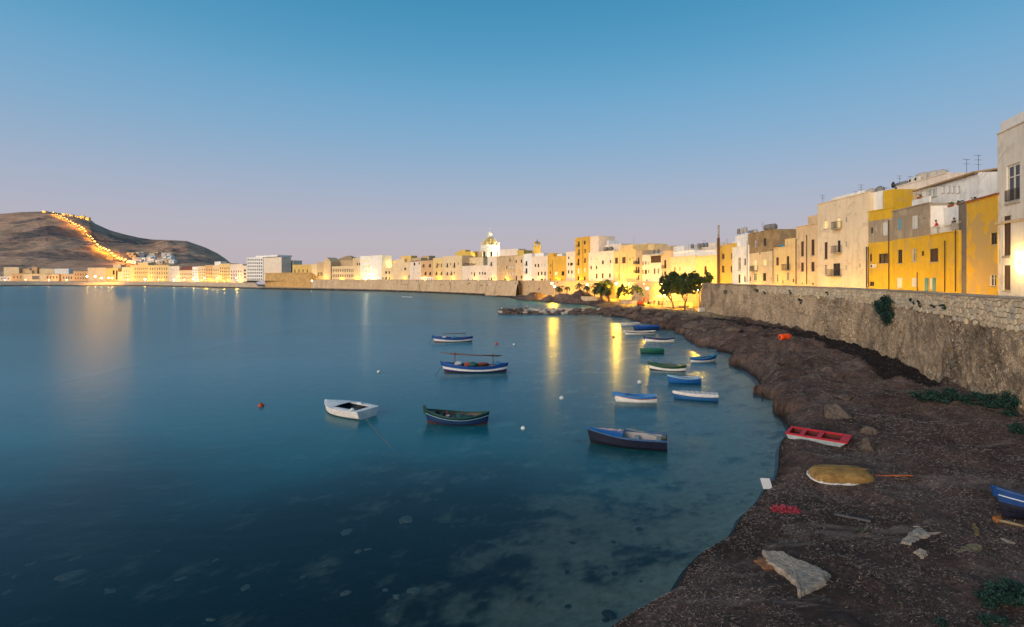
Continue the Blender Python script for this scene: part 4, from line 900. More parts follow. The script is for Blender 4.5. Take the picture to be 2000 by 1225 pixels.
roof_on('M13', 'hip', 3.8, tile_tan); roof_on('M12', 'gable', 3.4, pl('sand')); roof_on('L16', 'shed', 4.6, tile_red, 0); roof_on('N3', 'shed', 1.4, tile_tan); roof_on('N7b', 'shed', .5, tile_tan); roof_on('Q6', 'shed', .5, tile_red, .15)
# corrugated eaves of the rooftop house
q = HOUSES['Q8']; HH = q.z1 - q.z0; b = MB(); k = int(q.w / .28)
for i in range(k):
    x = i * q.w / k; b.tube([(x + .14, -.45, HH + .02), (x + .14, 5, HH + .75)], .13, 6)
b.build('tiled_roof', tile_tan, q.root)
# broken roof beams of the ruin
q = HOUSES['N7']; HH = q.z1 - q.z0; bmw = simple('charred_beam', (.03, .022, .018), .9)
for i in range(9):
    b = MB(); x = 1 + i * 1.15; b.tube([(x, .1, HH + .1), (x + 1.6 + .3 * math.sin(i * 2), .4, HH + 1.9 - .18 * i), (x + 2.0, 2, HH + 1.2)], .12, 5); b.build('roof_beam', bmw, q.root)
# fort
fm = plaster('fort_stone', (.62, .39, .15), (.16, .10, .05), .6, peel=(.44, .27, .11), peel_amt=.2, scale=.6)
fr_ = empty('fort', (PX(517, 462), 462, .8)); tag(fr_, 'squat brown stone fort at the water below the floodlit yellow house', 'fort')
A = Vector((0, 0, 0)); Bp = Vector((PX(535, 449) - PX(517, 462), -13, 0)); Cp = Vector((PX(608, 419) - PX(517, 462), -43, 0)); Dp = Vector((PX(612, 436) - PX(517, 462), -26, 0)); Ep = Vector((8, 14, 0)); up = Vector((0, 0, ZP(534.5, 435) - .8))
b = MB(); ring = [A, Bp, Cp, Dp, Ep]; sl = [A + up + Vector((.5, .5, 0)), Bp + up + Vector((.3, .8, 0)), Cp + up + Vector((-.3, .8, 0)), Dp + up, Ep + up]
b.add(ring + sl, [(i, (i + 1) % 5, 5 + (i + 1) % 5, 5 + i) for i in range(5)] + [(5, 6, 7, 8, 9)]); b.build('wall', fm, fr_)
b = MB()
for i in range(3):
    p, q2 = sl[i], sl[i + 1]; b.hexa([p + Vector((-.1, -.3, 0)), q2 + Vector((.1, -.3, 0)), q2 + Vector((0, .6, 0)), p + Vector((0, .6, 0))], [p + Vector((-.1, -.3, .8)), q2 + Vector((.1, -.3, .8)), q2 + Vector((0, .6, .8)), p + Vector((0, .6, .8))])
    if i == 1: break
b.build('parapet', fm, fr_)
# chimney with sheet-metal upper flue
ch = empty('chimney', (PX(1403.5, 131), 131, STREET)); tag(ch, 'tall thin brown chimney flue rising beside the golden house', 'chimney')
pc = simple('flue_rust', (.16, .085, .045), .7, var=.4, scale=2); pg_ = simple('flue_metal', (.42, .36, .30), .55, metal=.3, var=.4, scale=2)
b = MB(); zt_ = ZP(465, 131) - STREET; b.box(-.33, -.1, 0, -.05, .25, zt_); b.box(.02, -.1, 0, .30, .25, zt_ + .1); b.build('flue', pc, ch)
b = MB(); b.tube([(0, .05, zt_), (0, .05, ZP(441, 131) - STREET)], .22, 10); b.tube([(0, .05, ZP(442, 131) - STREET), (0, .05, ZP(440, 131) - STREET)], .28, 10); b.build('upper_flue', pg_, ch)
# awning of the veranda house
q = HOUSES['O6']; l0, z_, _ = q.loc(1270, 499); l1, _, _ = q.loc(1298, 498); b = MB(); b.hexa([(l0, -1.4, z_ - .15), (l1, -1.2, z_ - .15), (l1, .0, z_ + .35), (l0, .0, z_ + .35)], [(l0, -1.4, z_ - .05), (l1, -1.2, z_ - .05), (l1, .0, z_ + .45), (l0, .0, z_ + .45)]); b.build('awning', shut_white, q.root)
# domed church
dm = plaster('dome_stone', (.80, .76, .66), (.5, .42, .3), .2); gold = simple('dome_tiles', (.52, .36, .09), .5, var=.3, scale=.6)
DD = 330.0; dc = empty('domed_church', (PX(957, DD), DD, STREET)); tag(dc, 'floodlit white church with a golden ribbed dome and lantern', 'church')
zz_ = lambda y: ZP(y, DD) - STREET
b = MB(); b.box(-8, -6, 0, 8, 14, zz_(506)); b.build('nave', dm, dc)
b = MB(); b.lathe([(6.0, zz_(507)), (6.0, zz_(487)), (6.35, zz_(486.6)), (6.35, zz_(485)), (5.9, zz_(484.6)), (5.9, zz_(481)), (6.2, zz_(480.6)), (6.2, zz_(479.4)), (4.9, zz_(479.0))], n=24, smooth=False); dr = b.build('drum', dm, dc)
for i in range(8):
    a = i * math.pi / 4 + .2; b = MB(); c_, s_ = math.cos(a), math.sin(a)
    b.hexa([(6.02 * c_ - .7 * -s_, 6.02 * s_ - .7 * c_, zz_(502)), (6.02 * c_ + .7 * -s_, 6.02 * s_ + .7 * c_, zz_(502)), (5.7 * c_ + .7 * -s_, 5.7 * s_ + .7 * c_, zz_(502)), (5.7 * c_ - .7 * -s_, 5.7 * s_ - .7 * c_, zz_(502))],
           [(6.02 * c_ - .7 * -s_, 6.02 * s_ - .7 * c_, zz_(492)), (6.02 * c_ + .7 * -s_, 6.02 * s_ + .7 * c_, zz_(492)), (5.7 * c_ + .7 * -s_, 5.7 * s_ + .7 * c_, zz_(492)), (5.7 * c_ - .7 * -s_, 5.7 * s_ - .7 * c_, zz_(492))]); b.build('window', glass, dr)
    b = MB(); a2 = a + math.pi / 8; b.tube([(6.15 * math.cos(a2), 6.15 * math.sin(a2), zz_(507)), (6.15 * math.cos(a2), 6.15 * math.sin(a2), zz_(487.5))], .33, 6); b.build('pilaster', dm, dr)
    b = MB(); b.lathe([(.3, 0), (.38, .5), (.12, .9), (.3, 1.3), (.05, 2.0)], (6.1 * math.cos(a2), 6.1 * math.sin(a2), zz_(479.5)), 6); b.build('pinnacle', dm, dr)
prof = [(4.85, 0), (4.8, .8), (4.5, 2.0), (3.9, 3.1), (3.0, 4.1), (2.0, 4.8), (1.35, 5.2)]
b = MB(); b.lathe([(r, zz_(479.2) + z) for r, z in prof], n=32); do_ = b.build('dome', gold, dc)
for i in range(12):
    a = i * math.pi / 6 + .1; b = MB(); b.tube([((r + .06) * math.cos(a), (r + .06) * math.sin(a), zz_(479.2) + z) for r, z in prof], .16, 5); b.build('rib', dm, do_)
b = MB(); zl_ = zz_(463.6); b.lathe([(1.6, zl_), (1.6, zl_ + .4), (1.15, zl_ + .5), (1.15, zl_ + 2.2), (1.5, zl_ + 2.3), (1.45, zl_ + 2.6), (.9, zl_ + 3.2), (.35, zl_ + 4.0), (.1, zl_ + 4.7)], n=12); la = b.build('lantern', dm, dc)
for i in range(6):
    a = i * math.pi / 3; b = MB(); b.tube([(1.35 * math.cos(a), 1.35 * math.sin(a), zl_ + .4), (1.35 * math.cos(a), 1.35 * math.sin(a), zl_ + 2.3)], .18, 5); b.build('column', dm, la)
b = MB(); b.box(-.08, -.08, zl_ + 4.6, .08, .08, zl_ + 6.2); b.box(-.4, -.07, zl_ + 5.4, .4, .07, zl_ + 5.6); b.build('cross', dm, la)
# bell tower
DB = 295.0; bt = empty('bell_tower', (PX(1049, DB), DB, STREET)); tag(bt, 'golden bell tower with a small cupola right of the dome', 'tower'); zz_ = lambda y: ZP(y, DB) - STREET
gm = pl('gold'); b = MB(); b.box(-2.0, -2, 0, 2.0, 2, zz_(481)); b.box(-2.25, -2.25, zz_(482), 2.25, 2.25, zz_(480.8)); b.build('shaft', gm, bt)
b = MB()
for sx_ in (-1, 1):
    for sy_ in (-1, 1): b.box(sx_ * 1.35 - .5, sy_ * 1.35 - .5, zz_(480.8), sx_ * 1.35 + .5, sy_ * 1.35 + .5, zz_(476))
b.box(-2.1, -2.1, zz_(476), 2.1, 2.1, zz_(475.2)); b.build('belfry', gm, bt)
b = MB(); b.lathe([(1.9, zz_(475.2)), (1.85, zz_(474.5)), (1.5, zz_(473.2)), (.8, zz_(472.2)), (.3, zz_(471.6)), (.25, zz_(470)), (.06, zz_(467))], n=12); b.build('cupola', simple('cupola_tiles', (.25, .17, .06), .6), bt)
b = MB(); b.box(-6, 3, 0, -2.3, 12, zz_(489)); b.build('side_aisle', gm, bt)
# ================================================================== lamps (each lamp carries its own light)
post_m = simple('lamp_post_iron', (.06, .052, .045), .6, var=.3)
globe = emit('sodium_globe', (1.0, .72, .25), 60.0); globe_w = emit('white_globe', (1.0, .90, .66), 60.0); globe_far = emit('far_sodium', (1.0, .50, .08), 7.0)
def lamp_post(label, px, D, zl, zb, power, c=SODIUM, r=.32, group=None, name='street_lamp', gm_=None):
    x = PX(px, D); root = empty(name, (x, D, zb)); tag(root, label, 'lamp', group); hgt = zl - zb
    b = MB(); b.tube([(.5, 0, 0), (.5, 0, hgt * .5), (.5, 0, hgt + .25), (.3, 0, hgt + .5), (0, 0, hgt + .42)], [.09, .07, .05, .04, .035], 7); b.lathe([(.16, 0), (.14, .5), (.09, .6)], (.5, 0, 0), 8); b.build('post', post_m, root)
    b = MB(); b.lathe([(r * 1.15, r * .55), (r * .9, r * .9), (.05, r * 1.25)], (0, 0, hgt), 10); b.build('hood', post_m, root)
    b = MB(); b.sphere((0, 0, hgt), r, 12, 8); g = b.build('globe', gm_ or globe, root); g.visible_shadow = False
    point('lamp_light', (0, 0, hgt), power, c, r * .8, root); return root
lamp_post('street lamp leaning over the stair ramp by the big palm', 1204, 178, ZP(554, 178), 2.0, 19000, r=.42)
lamp_post('street lamp touching the left edge of the big tree crown', 1291, 147, ZP(555.5, 147), 1.7, 7000)
lamp_post('bright lamp between the shrubs and the red digger', 1264, 152, ZP(563, 152), 1.8, 9000)
lamp_post('higher lamp of the pair over the dark seaweed mound', 1078, 212, ZP(553.5, 212), 1.9, 9000)
lamp_post('lower lamp of the pair over the dark seaweed mound', 1083, 206, ZP(559.5, 206), 1.9, 10000)
lamp_post('lamp among the small palms left of the big palm', 1147, 196, ZP(556, 196), 2.0, 6000)
lamp_post('lamp half hidden behind the trees near the wall end', 1362, 131, ZP(566, 131), 1.7, 12000)
lamp_post('lamp by the awning left of the big tree trunk', 1297, 150, ZP(577, 150), 1.7, 1500, (1, .78, .4), .25)
# assumed promenade lamps, unseen behind the parapet, added to light the facades from below
fr = random.Random(11)
prom = [(395, 3200), (412, 5200), (424, 5200), (446, 4200), (472, 5200), (530, 3000), (612, 9000), (636, 4200), (668, 3000), (698, 4800), (716, 3600), (760, 2600), (790, 2600), (830, 2600), (858, 3200), (884, 2600), (930, 2200), (965, 2200), (990, 3800), (1030, 2200), (1056, 2200), (1090, 3000), (1136, 2600), (1172, 2000), (1215, 1700), (1250, 1400), (1280, 1400), (1330, 900), (1372, 900), (1392, 1000),
        (1412, 1300), (1426, 1000), (1452, 900), (1482, 1100), (1528, 900), (1572, 900), (1622, 700), (1668, 420), (1712, 420), (1752, 450), (1792, 420), (1838, 420), (1882, 300), (1915, 420)]
for px, pw in prom:
    D = float(fd(px)); q = Vector((PX(px, D), D, 0)); D2 = float(fd(px + 4)); q2 = Vector((PX(px + 4, D2), D2, 0)); u = (q2 - q).normalized(); nn = Vector((u.y, -u.x, 0)); off_ = 3.2 if px > 1380 else 4.0 if px > 1200 or px < 480 else 1.7
    P = q + nn * off_; zb_ = 5.4 if px < 480 else STREET; hgt = (1.0 if px > 1380 else .6) if px >= 480 else 1.6
    root = empty('bollard_lamp', (P.x, P.y, zb_)); tag(root, 'assumed low sodium bollard lamp, unseen behind the promenade parapet', 'lamp', 'assumed promenade bollard lamps')
    b = MB(); b.lathe([(.09, 0), (.07, .1), (.06, hgt - .15)], n=8); b.build('post', post_m, root); b = MB(); b.lathe([(.10, hgt - .15), (.12, hgt - .02), (.04, hgt + .08)], n=8); g = b.build('globe', globe, root); g.visible_shadow = False
    point('lamp_light', (0, 0, hgt - .03), pw * (.62 if px > 1200 else .46), SODIUM, .08, root)
# wall lamp on the modern house
q = HOUSES['Q7']; lx, lz, _ = q.loc(1992, 512); wl = empty('wall_lamp', q.world(lx, -.02, lz), q.rz); tag(wl, 'glowing up-and-down wall lamp on the modern house', 'lamp')
b = MB(); b.box(-.11, -.22, -.16, .11, -.002, .16); b.build('housing', frame_white, wl); b = MB(); b.box(-.09, -.2, .162, .09, -.03, .19); b.box(-.09, -.2, -.19, .09, -.03, -.162); b.build('lens', globe, wl)
for s_ in (-1, 1): point('lamp_light', (0, -.42, .42 * s_), 210, (1, .62, .16), .08, wl)
# assumed floodlights, unseen on the roofs, lighting the dome and the tower
fl = simple('floodlight_case', (.05, .05, .05), .5)
def flood(label, loc, power, c, aim, spot=1.4):
    root = empty('floodlight', loc); tag(root, label, 'floodlight', 'assumed floodlights aimed at the town landmarks')
    b = MB(); b.box(-.3, -.15, .2, .3, .15, .6); b.box(-.04, -.04, 0, .04, .04, .2); b.build('case', fl, root)
    d = bpy.data.lights.new('flood_light', 'SPOT'); d.energy = power; d.color = c; d.spot_size = spot; d.spot_blend = .6; d.shadow_soft_size = .3
    o = bpy.data.objects.new('flood_light', d); col.objects.link(o); o.parent = root; o.location = (0, 0, .8)
    o.rotation_euler = (Vector(aim) - Vector(loc) - Vector((0, 0, .8))).to_track_quat('-Z', 'Y').to_euler(); return root
cx_ = PX(957, 330)
for ax, ay in ((-15, -14), (0, -20), (15, -14), (-17, 2), (17, 2)):
    flood('assumed floodlight on the roofs around the golden dome', (cx_ + ax, 330 + ay, 19.0), 60000, (1, .80, .42), (cx_, 330, 27))
bx_ = PX(1049, 295)
for ax in (-9, 9): flood('assumed floodlight below the bell tower', (bx_ + ax, 283, 20), 9000, (1, .70, .25), (bx_, 295, 27))
def sodium_far(label, px, py, D, power, c=(1, .42, .08), r=.7, zb=5.4, group='bright lamps on the far shore', gm_=None):
    D = D or float(fd(px)) - (34 if 165 < px < 225 else 10)
    x = PX(px, D); z = ZP(py, D); root = empty('street_lamp', (x, D, zb)); tag(root, label, 'lamp', group)
    b = MB(); b.tube([(0, .2, 0), (0, .2, z - zb)], .12, 6); b.build('post', post_m, root); b = MB(); b.sphere((0, 0, z - zb), r, 8, 6); g = b.build('globe', gm_ or globe, root); g.visible_shadow = False
    point('lamp_light', (0, 0, z - zb), power * .34, c, r * .8, root)
sodium_far('blazing lamp before the glaring floodlit block', 170, 540, None, 26000); sodium_far('blazing lamp before the glaring floodlit block', 186, 540, None, 30000); sodium_far('blazing lamp before the glaring floodlit block', 198, 543, None, 20000)
sodium_far('lamp at the foot of the floodlit hall arches', 212, 543, None, 12000); sodium_far('lamp at the foot of the floodlit hall arches', 219, 543, None, 26000)
sodium_far('assumed shore lamp left of the orange house', 95, 547, None, 16000, r=.35); sodium_far('assumed lamp at the foot of the yellow raised building', 283, 546, None, 11000); sodium_far('assumed lamp before the white waterfront house', 378, 545, None, 7000); sodium_far('assumed lamp before the pale arched building', 340, 547, None, 7000)  # lamps assumed from the broad light on the shore fronts
for px in (10, 50, 130, 250, 310, 360): sodium_far('assumed small lamp along the far waterfront', px, 546.5, float(fd(px)) - 9, 4500, r=.3)  # evenly spaced assumed lamps, added to light the waterfront
for px in (400, 425, 462): sodium_far('assumed lamp before the bright waterfront houses', px, 543, float(fd(px)) - 7, 6000, r=.35)  # assumed lamps too, lighting these house fronts
sodium_far('roof lamp on the yellow room above the long row', 774, 518, 384, 5500, (1, .75, .25), .7, 14)
sodium_far('lamp at the foot of the brightly floodlit narrow house', 610, 549, 420, 15000, (1, .72, .25), .6, 7)
sodium_far('lamp at the foot of the white corner block', 715, 544, 388, 9000, (1, .75, .4), .5, 7)
# the lamps of the road climbing the mountain, and the castle lights on the top
road = [(104, 418), (112, 422), (119, 425.5), (126, 429), (131, 432), (138, 437), (143, 440), (148, 442.5), (155, 445), (160, 448.5), (164, 451), (167, 457), (172, 465), (177, 467), (181, 471.5), (185.5, 478), (191, 485), (196, 489), (202, 491.5), (207, 494), (213, 496.5), (219, 502), (225, 507), (232, 511.5), (238, 514), (245, 516), (252, 519.5)]
pts_ = road
for k, (px, py) in enumerate(pts_):
    p = hill_hit(px, py + 1.5); root = empty('road_lamp', p); tag(root, 'sodium lamp on the road climbing the mountain', 'lamp', 'lamps of the mountain road')
    b = MB(); b.tube([(0, 0, 0), (0, 0, 9)], .25, 5); b.build('post', post_m, root); b = MB(); b.sphere((0, 0, 10), 1.5, 8, 6); g = b.build('globe', globe_far, root); g.visible_shadow = False
    point('lamp_light', (0, 0, 10), 18000, (1, .40, .03), .9, root)
for i in range(len(road) - 1):                # smaller lamps added between the brighter ones to smooth the line of light
    p = hill_hit((road[i][0] + road[i + 1][0]) / 2, (road[i][1] + road[i + 1][1]) / 2 + 1.8); root = empty('road_lamp', p); tag(root, 'fainter lamp added between the bright ones of the mountain road', 'lamp', 'added fainter lamps of the mountain road')
    b = MB(); b.tube([(0, 0, 0), (0, 0, 7)], .2, 5); b.build('post', post_m, root); b = MB(); b.sphere((0, 0, 7.5), 1.0, 7, 5); g = b.build('globe', globe_far, root); g.visible_shadow = False; point('lamp_light', (0, 0, 7.5), 6000, (1, .40, .03), .6, root)
for k, px in enumerate((88, 126, 141, 152, 163, 172)):
    py = float(np.interp(px, HPX, HPY)); p = hill_hit(px, py + 2.5)
    root = empty('hilltop_house', p); tag(root, 'lit building on the mountain top by the road lamps', 'house', 'lit buildings on the mountain top')
    b = MB(); hh_ = 7 if px < 160 else 14; b.box(-8, -6, -8, 8, 6, hh_); b.add([(-8, -6, hh_), (8, -6, hh_), (8, 6, hh_), (-8, 6, hh_), (0, 0, hh_ + 3)], [(0, 1, 4), (1, 2, 4), (2, 3, 4), (3, 0, 4)]); b.build('wall', pl('straw'), root)
    for sx_ in (-4, 4):
        b = MB(); b.box(sx_ - 1.2, -6.06, 2, sx_ + 1.2, -5.9, 5); b.build('window', lit, root)
    b = MB(); b.sphere((0, -14, 6), .6, 7, 5); g = b.build('lamp_globe', globe_far, root); g.visible_shadow = False; point('lamp_light', (0, -14, 6), 5000, (1, .52, .12), .7, root)  # assumed lamp before each building, giving its light a body
# villages on the lower slope
fr = random.Random(21)
for k in range(38):
    px = fr.uniform(252, 345); py = fr.uniform(496, 517) - (px - 300) * .02; p = hill_hit(px, py)
    s_ = fr.uniform(.7, 1.5); root = empty('hillside_house', p, fr.uniform(-.5, .5)); tag(root, 'tiny pale house in the cluster on the lower mountain slope', 'house', 'tiny houses on the mountain slope')
    b = MB(); b.box(-5 * s_, -4, -4, 5 * s_, 4, 4.5); b.add([(-5.3 * s_, -4.3, 4.5), (5.3 * s_, -4.3, 4.5), (5.3 * s_, 4.3, 4.5), (-5.3 * s_, 4.3, 4.5), (-5 * s_, 0, 6), (5 * s_, 0, 6)], [(0, 1, 5, 4), (2, 3, 4, 5), (0, 4, 3), (1, 2, 5)]); b.build('wall', pl('white' if k % 3 else 'cream'), root)
    b = MB(); b.box(-1.5, -4.06, 1, 1.5, -3.9, 3); b.build('window', lit if k % 4 == 0 else glass, root)
# ================================================================== boats
def boat(label, p_bow, p_stern, beam=.36, free=.5, sheer_b=.38, sheer_s=.18, transom=0.0, bands=None, gun=None, inside=(.05, .045, .04), deck=None, fdeck=0.0, thwarts=(.32, .58, .8), thw=None, loc=None, heading=None, L=None, z=0.0, draft=.22, roll=0.0, pitch=0.0, cat='boat', name='rowing_boat', stem=.0, cover=None, depth_in=.42, wear=.35, rail=None, group=None, full=2.0):
    """hull lofted from stations; x runs from stern (0) to bow (L)"""
    if loc is None:
        B_, S_ = Vector(p_bow), Vector(p_stern); v = B_ - S_; L = v.length; loc = S_; heading = math.atan2(v.y, v.x)
    free *= .84; depth_in *= .9
    root = empty(name, (loc[0], loc[1], z), heading, rx=roll, ry=pitch); tag(root, label, cat, group)
    Wb = beam * L / 2 if beam < 1 else beam / 2; NS = 28
    bands = bands or [((.5, .5, .5), 1.0)]
    def hb(t):       # half beam along the hull, 0 stern .. 1 bow
        if transom: 
            return Wb * (transom + (1 - transom) * math.sin(min(t / .42, 1) * math.pi / 2)) * (1 - max(0, (t - .42) / .58) ** full) ** .9 if t < 1 else 0.0
        s = abs(2 * t - 1) ; return Wb * max(0, 1 - s ** (full + .3)) ** .85
    def zs(t): return free + sheer_b * free * 1.5 * max(0, (t - .4) / .6) ** 2 + sheer_s * free * 1.5 * max(0, (.4 - t) / .4) ** 2
    NR = 9; fr = [0, .18, .36] + [.36 + .64 * k / 6 for k in range(1, 7)]
    def sec(t, inner=0.0):
        b_ = max(hb(t) - inner, 0); zt = zs(t); pts = []
        rake = (.10 * L * max(0, (t - .75) / .25) ** 1.5, -.04 * L * max(0, (.15 - t) / .15) if not transom else 0)
        for i, f in enumerate(fr):
            zz = -draft + (zt + draft) * f; flare = (0.0 if i == 0 else (.52, .80)[i - 1] if i < 3 else .86 + .14 * (f - .36) / .64)
            x = t * L * .94 + (rake[0] * f * .6) + rake[1] * f
            pts.append((x, b_ * flare, zz + inner * .8 if i == 0 else zz))
        return pts
    b = MB(); b.smooth = True; secs = [sec(i / NS) for i in range(NS + 1)]
    cum = []; mats = []
    for c, top in bands: mats.append(boatpaint('paint_%02x%02x%02x_%d' % (int(c[0] * 255), int(c[1] * 255), int(c[2] * 255), int(wear * 100)), c, wear)); cum.append(top)
    for sgn in (1, -1):
        for i in range(NS):
            for k in range(len(fr) - 1):
                q = [secs[i][k], secs[i + 1][k], secs[i + 1][k + 1], secs[i][k + 1]]; q = [(x, y * sgn, zz) for x, y, zz in q]
                fm_ = (fr[k] + fr[k + 1]) / 2; b.cur = next(j for j, tp in enumerate(cum) if fm_ <= tp + 1e-6)
                b.quad(*(q if sgn < 0 else q[::-1]))
    if transom:
        b.smooth = False; b.cur = min(1, len(mats) - 1); s0 = secs[0]; b.add([(x, y, zz) for x, y, zz in s0] + [(x, -y, zz) for x, y, zz in s0[::-1]], [tuple(range(2 * len(s0)))])
    b.build('hull', mats, root)
    gm_ = boatpaint('gun_%02x%02x%02x' % tuple(int(v * 255) for v in (gun or bands[-1][0])), gun or bands[-1][0], .3)
    # gunwale ring
    b = MB()
    for sgn in (1, -1):
        for i in range(NS):
            (x0, y0, z0), (x1, y1, z1) = secs[i][-1], secs[i + 1][-1]; o = .035; w_ = .07
            A0, A1 = (x0, (y0 + o) * sgn, z0 + .035), (x1, (y1 + o) * sgn, z1 + .035); B0, B1 = (x0, max(y0 - w_, 0) * sgn, z0 + .035), (x1, max(y1 - w_, 0) * sgn, z1 + .035)
            C0, C1 = (x0, (y0 + o) * sgn, z0 - .04), (x1, (y1 + o) * sgn, z1 - .04); D0_, D1_ = (x0, max(y0 - w_, 0) * sgn, z0 - .04), (x1, max(y1 - w_, 0) * sgn, z1 - .04)
            for q in ((A0, A1, B1, B0), (C0, C1, A1, A0), (B0, B1, D1_, D0_), (D0_, D1_, C1, C0)): b.quad(*(q[::-1] if sgn > 0 else q))
    b.build('gunwale', gm_, root)
    if rail is not None:                   # rubbing strake line
        b = MB()
        for sgn in (1, -1): b.tube([(s[-3][0], (s[-3][1] + .012) * sgn, s[-3][2]) for s in secs], .022, 5, False)
        b.build('rubbing_strake', boatpaint('rail_%02x%02x%02x' % tuple(int(v * 255) for v in rail), rail, .15), root)
    inm = boatpaint('in_%02x%02x%02x' % tuple(int(v * 255) for v in inside), inside, .5)
    b = MB(); b.smooth = True; ins = [sec(i / NS, .045) for i in range(NS + 1)]
    zf = max(-draft + .08, free - depth_in)
    I0, I1 = (1 if transom else 3), NS - 4
    for sgn in (1, -1):
        for i in range(I0, I1):
            def cut(s, f):                  # inner skin from gunwale down to the floor boards
                x, y, zt_ = s[-1]; return (x if f == 0 else min(x, s[2][0] + .02), y * (1.0 if f == 0 else .76) * sgn, zt_ - .02 if f == 0 else zf)
            q = [cut(ins[i], 0), cut(ins[i + 1], 0), cut(ins[i + 1], 1), cut(ins[i], 1)]; b.quad(*(q if sgn > 0 else q[::-1]))
    for i in range(I0, I1):
        y0, y1 = ins[i][-1][1] * .76, ins[i + 1][-1][1] * .76; x0, x1 = min(ins[i][-1][0], ins[i][2][0] + .02), min(ins[i + 1][-1][0], ins[i + 1][2][0] + .02); b.quad((x0, -y0, zf), (x1, -y1, zf), (x1, y1, zf), (x0, y0, zf))
    for i_ in (I0, I1):                     # end bulkheads close the well
        x, y, zt_ = ins[i_][-1]; x2 = min(x, ins[i_][2][0] + .02); b.quad((x, y, zt_ - .02), (x, -y, zt_ - .02), (x2, -y * .76, zf), (x2, y * .76, zf))
    b.build('inner_planking', inm, root)
    for (ia, ib, nm_) in ((I1, NS, 'bow_deck'), (0, I0, 'stern_deck')):
        if (ia == I1 and fdeck) or transom and ia == 0: continue
        b = MB()
        for i in range(ia, ib): b.quad((secs[i][-1][0], -secs[i][-1][1], secs[i][-1][2] - .03), (secs[i + 1][-1][0], -secs[i + 1][-1][1], secs[i + 1][-1][2] - .03), (secs[i + 1][-1][0], secs[i + 1][-1][1], secs[i + 1][-1][2] - .03), (secs[i][-1][0], secs[i][-1][1], secs[i][-1][2] - .03))
        b.build(nm_, gm_, root)
    tm = boatpaint('thw_%02x%02x%02x' % tuple(int(v * 255) for v in (thw or inside)), thw or inside, .35)
    for t in thwarts:
        i = int(t * NS); y = max(ins[i][-1][1] * .93, .1); x = ins[i][-1][0]; zt_ = zs(t) - .16; b = MB(); b.box(x - .13, -y, zt_ - .04, x + .13, y, zt_); b.build('thwart', tm, root)
    if fdeck:                               # fore deck, slightly crowned
        dmat = boatpaint('deck_%02x%02x%02x' % tuple(int(v * 255) for v in deck), deck, .25); b = MB(); b.smooth = True; i0 = int((1 - fdeck) * NS)
        for i in range(i0, NS):
            for k in range(6):
                def dp(j, k): 
                    y = secs[j][-1][1] * (1 - k / 3); return (secs[j][-1][0], y, secs[j][-1][2] + .04 + .05 * (1 - (1 - k / 3) ** 2))
                b.quad(dp(i, k), dp(i, k + 1), dp(i + 1, k + 1), dp(i + 1, k))
        b.build('foredeck', dmat, root)
    if cover is not None:                   # boat cover, draped with folds
        cmat = boatpaint('cover_%02x%02x%02x' % tuple(int(v * 255) for v in cover), cover, .25, rough=.7); b = MB(); b.smooth = True
        def cv(i, k):
            t = i / NS; f = k / 8 * 2 - 1; y = (secs[i][-1][1] + .05) * f; z_ = zs(t) + .05 + .10 * (1 - f * f) * math.sin(math.pi * min(max(t, .02), .98)) + .035 * math.sin(i * 1.9 + k * .6) * (1 - f * f); return (secs[i][-1][0], y, z_ - (.14 if abs(f) == 1 else 0))
        for i in range(NS):
            for k in range(8): b.quad(cv(i, k), cv(i + 1, k), cv(i + 1, k + 1), cv(i, k + 1))
        b.build('boat_cover', cmat, root)
    if stem:
        x, _, zz = secs[NS][-1]; b = MB(); b.hexa([(x - .12, -.05, zz - .3), (x + .04, -.05, zz - .3), (x + .04, .05, zz - .3), (x - .12, .05, zz - .3)], [(x - .10, -.06, zz + stem), (x + .10, -.06, zz + stem), (x + .10, .06, zz + stem), (x - .10, .06, zz + stem)]); b.build('stem_post', gm_, root)
    root['L'] = L; return root
rope_c = simple('rope_coil', (.25, .19, .12), .9, obj=True); WHITE = (.84, .82, .79); RED = (.22, .03, .022); BLUE = (.010, .085, .34); NAVY = (.012, .022, .075); DGREEN = (.012, .07, .042); LBLUE = (.10, .34, .62); BLACK = (.012, .013, .016); WOOD = (.12, .055, .03)
spar_m = simple('spar_wood', (.15, .065, .035), .7, var=.4, scale=4, obj=True)
def addtube(root, nm, pts, r, m, n=6):
    b = MB(); b.tube(pts, r, n); return b.build(nm, m, root)
def addbox(root, nm, a, c, m): b = MB(); b.box(*a, *c); return b.build(nm, m, root)
g0 = lambda a, b_: G(a, b_, 0)
bundle = simple('tarp_white', (.55, .56, .56), .7); redtarp = simple('tarp_red', (.40, .09, .05), .7); bluetarp = simple('tarp_blue', (.05, .22, .42), .6); netm = simple('net_green', (.02, .10, .09), .8)
def lump(root, nm, c, r, m, seed=1):
    me = rock_mesh(nm, 1, seed, m, .8, 2, .5); o = link(nm, me, root, c, (0, 0, seed), r); return o
def seglen(a, b_): return (g0(*a) - g0(*b_)).length
# a: white, blue and red boat, farthest left
r = boat('white and blue rowing boat with red bottom, moored nearest the open bay', g0(845, 668), g0(921, 666.5), .30, .62, .42, .3, bands=[(RED, .36), (WHITE, .70), (BLUE, 1)], gun=BLUE, inside=(.07, .08, .10), stem=.16, thw=(.05, .12, .2)); L = r['L']
addtube(r, 'spar', [(L * .16, .25, 1.25), (L * .72, .25, 1.22)], .05, spar_m); addtube(r, 'crutch', [(L * .17, .25, .5), (L * .17, .25, 1.25)], .035, spar_m); addtube(r, 'crutch', [(L * .72, .25, .5), (L * .72, .25, 1.25)], .035, spar_m); lump(r, 'tarpaulin_bundle', (L * .70, 0, .7), (.4, .4, .3), bundle, 3); lump(r, 'net_bundle', (L * .45, .1, .6), (.5, .4, .25), bluetarp, 4)
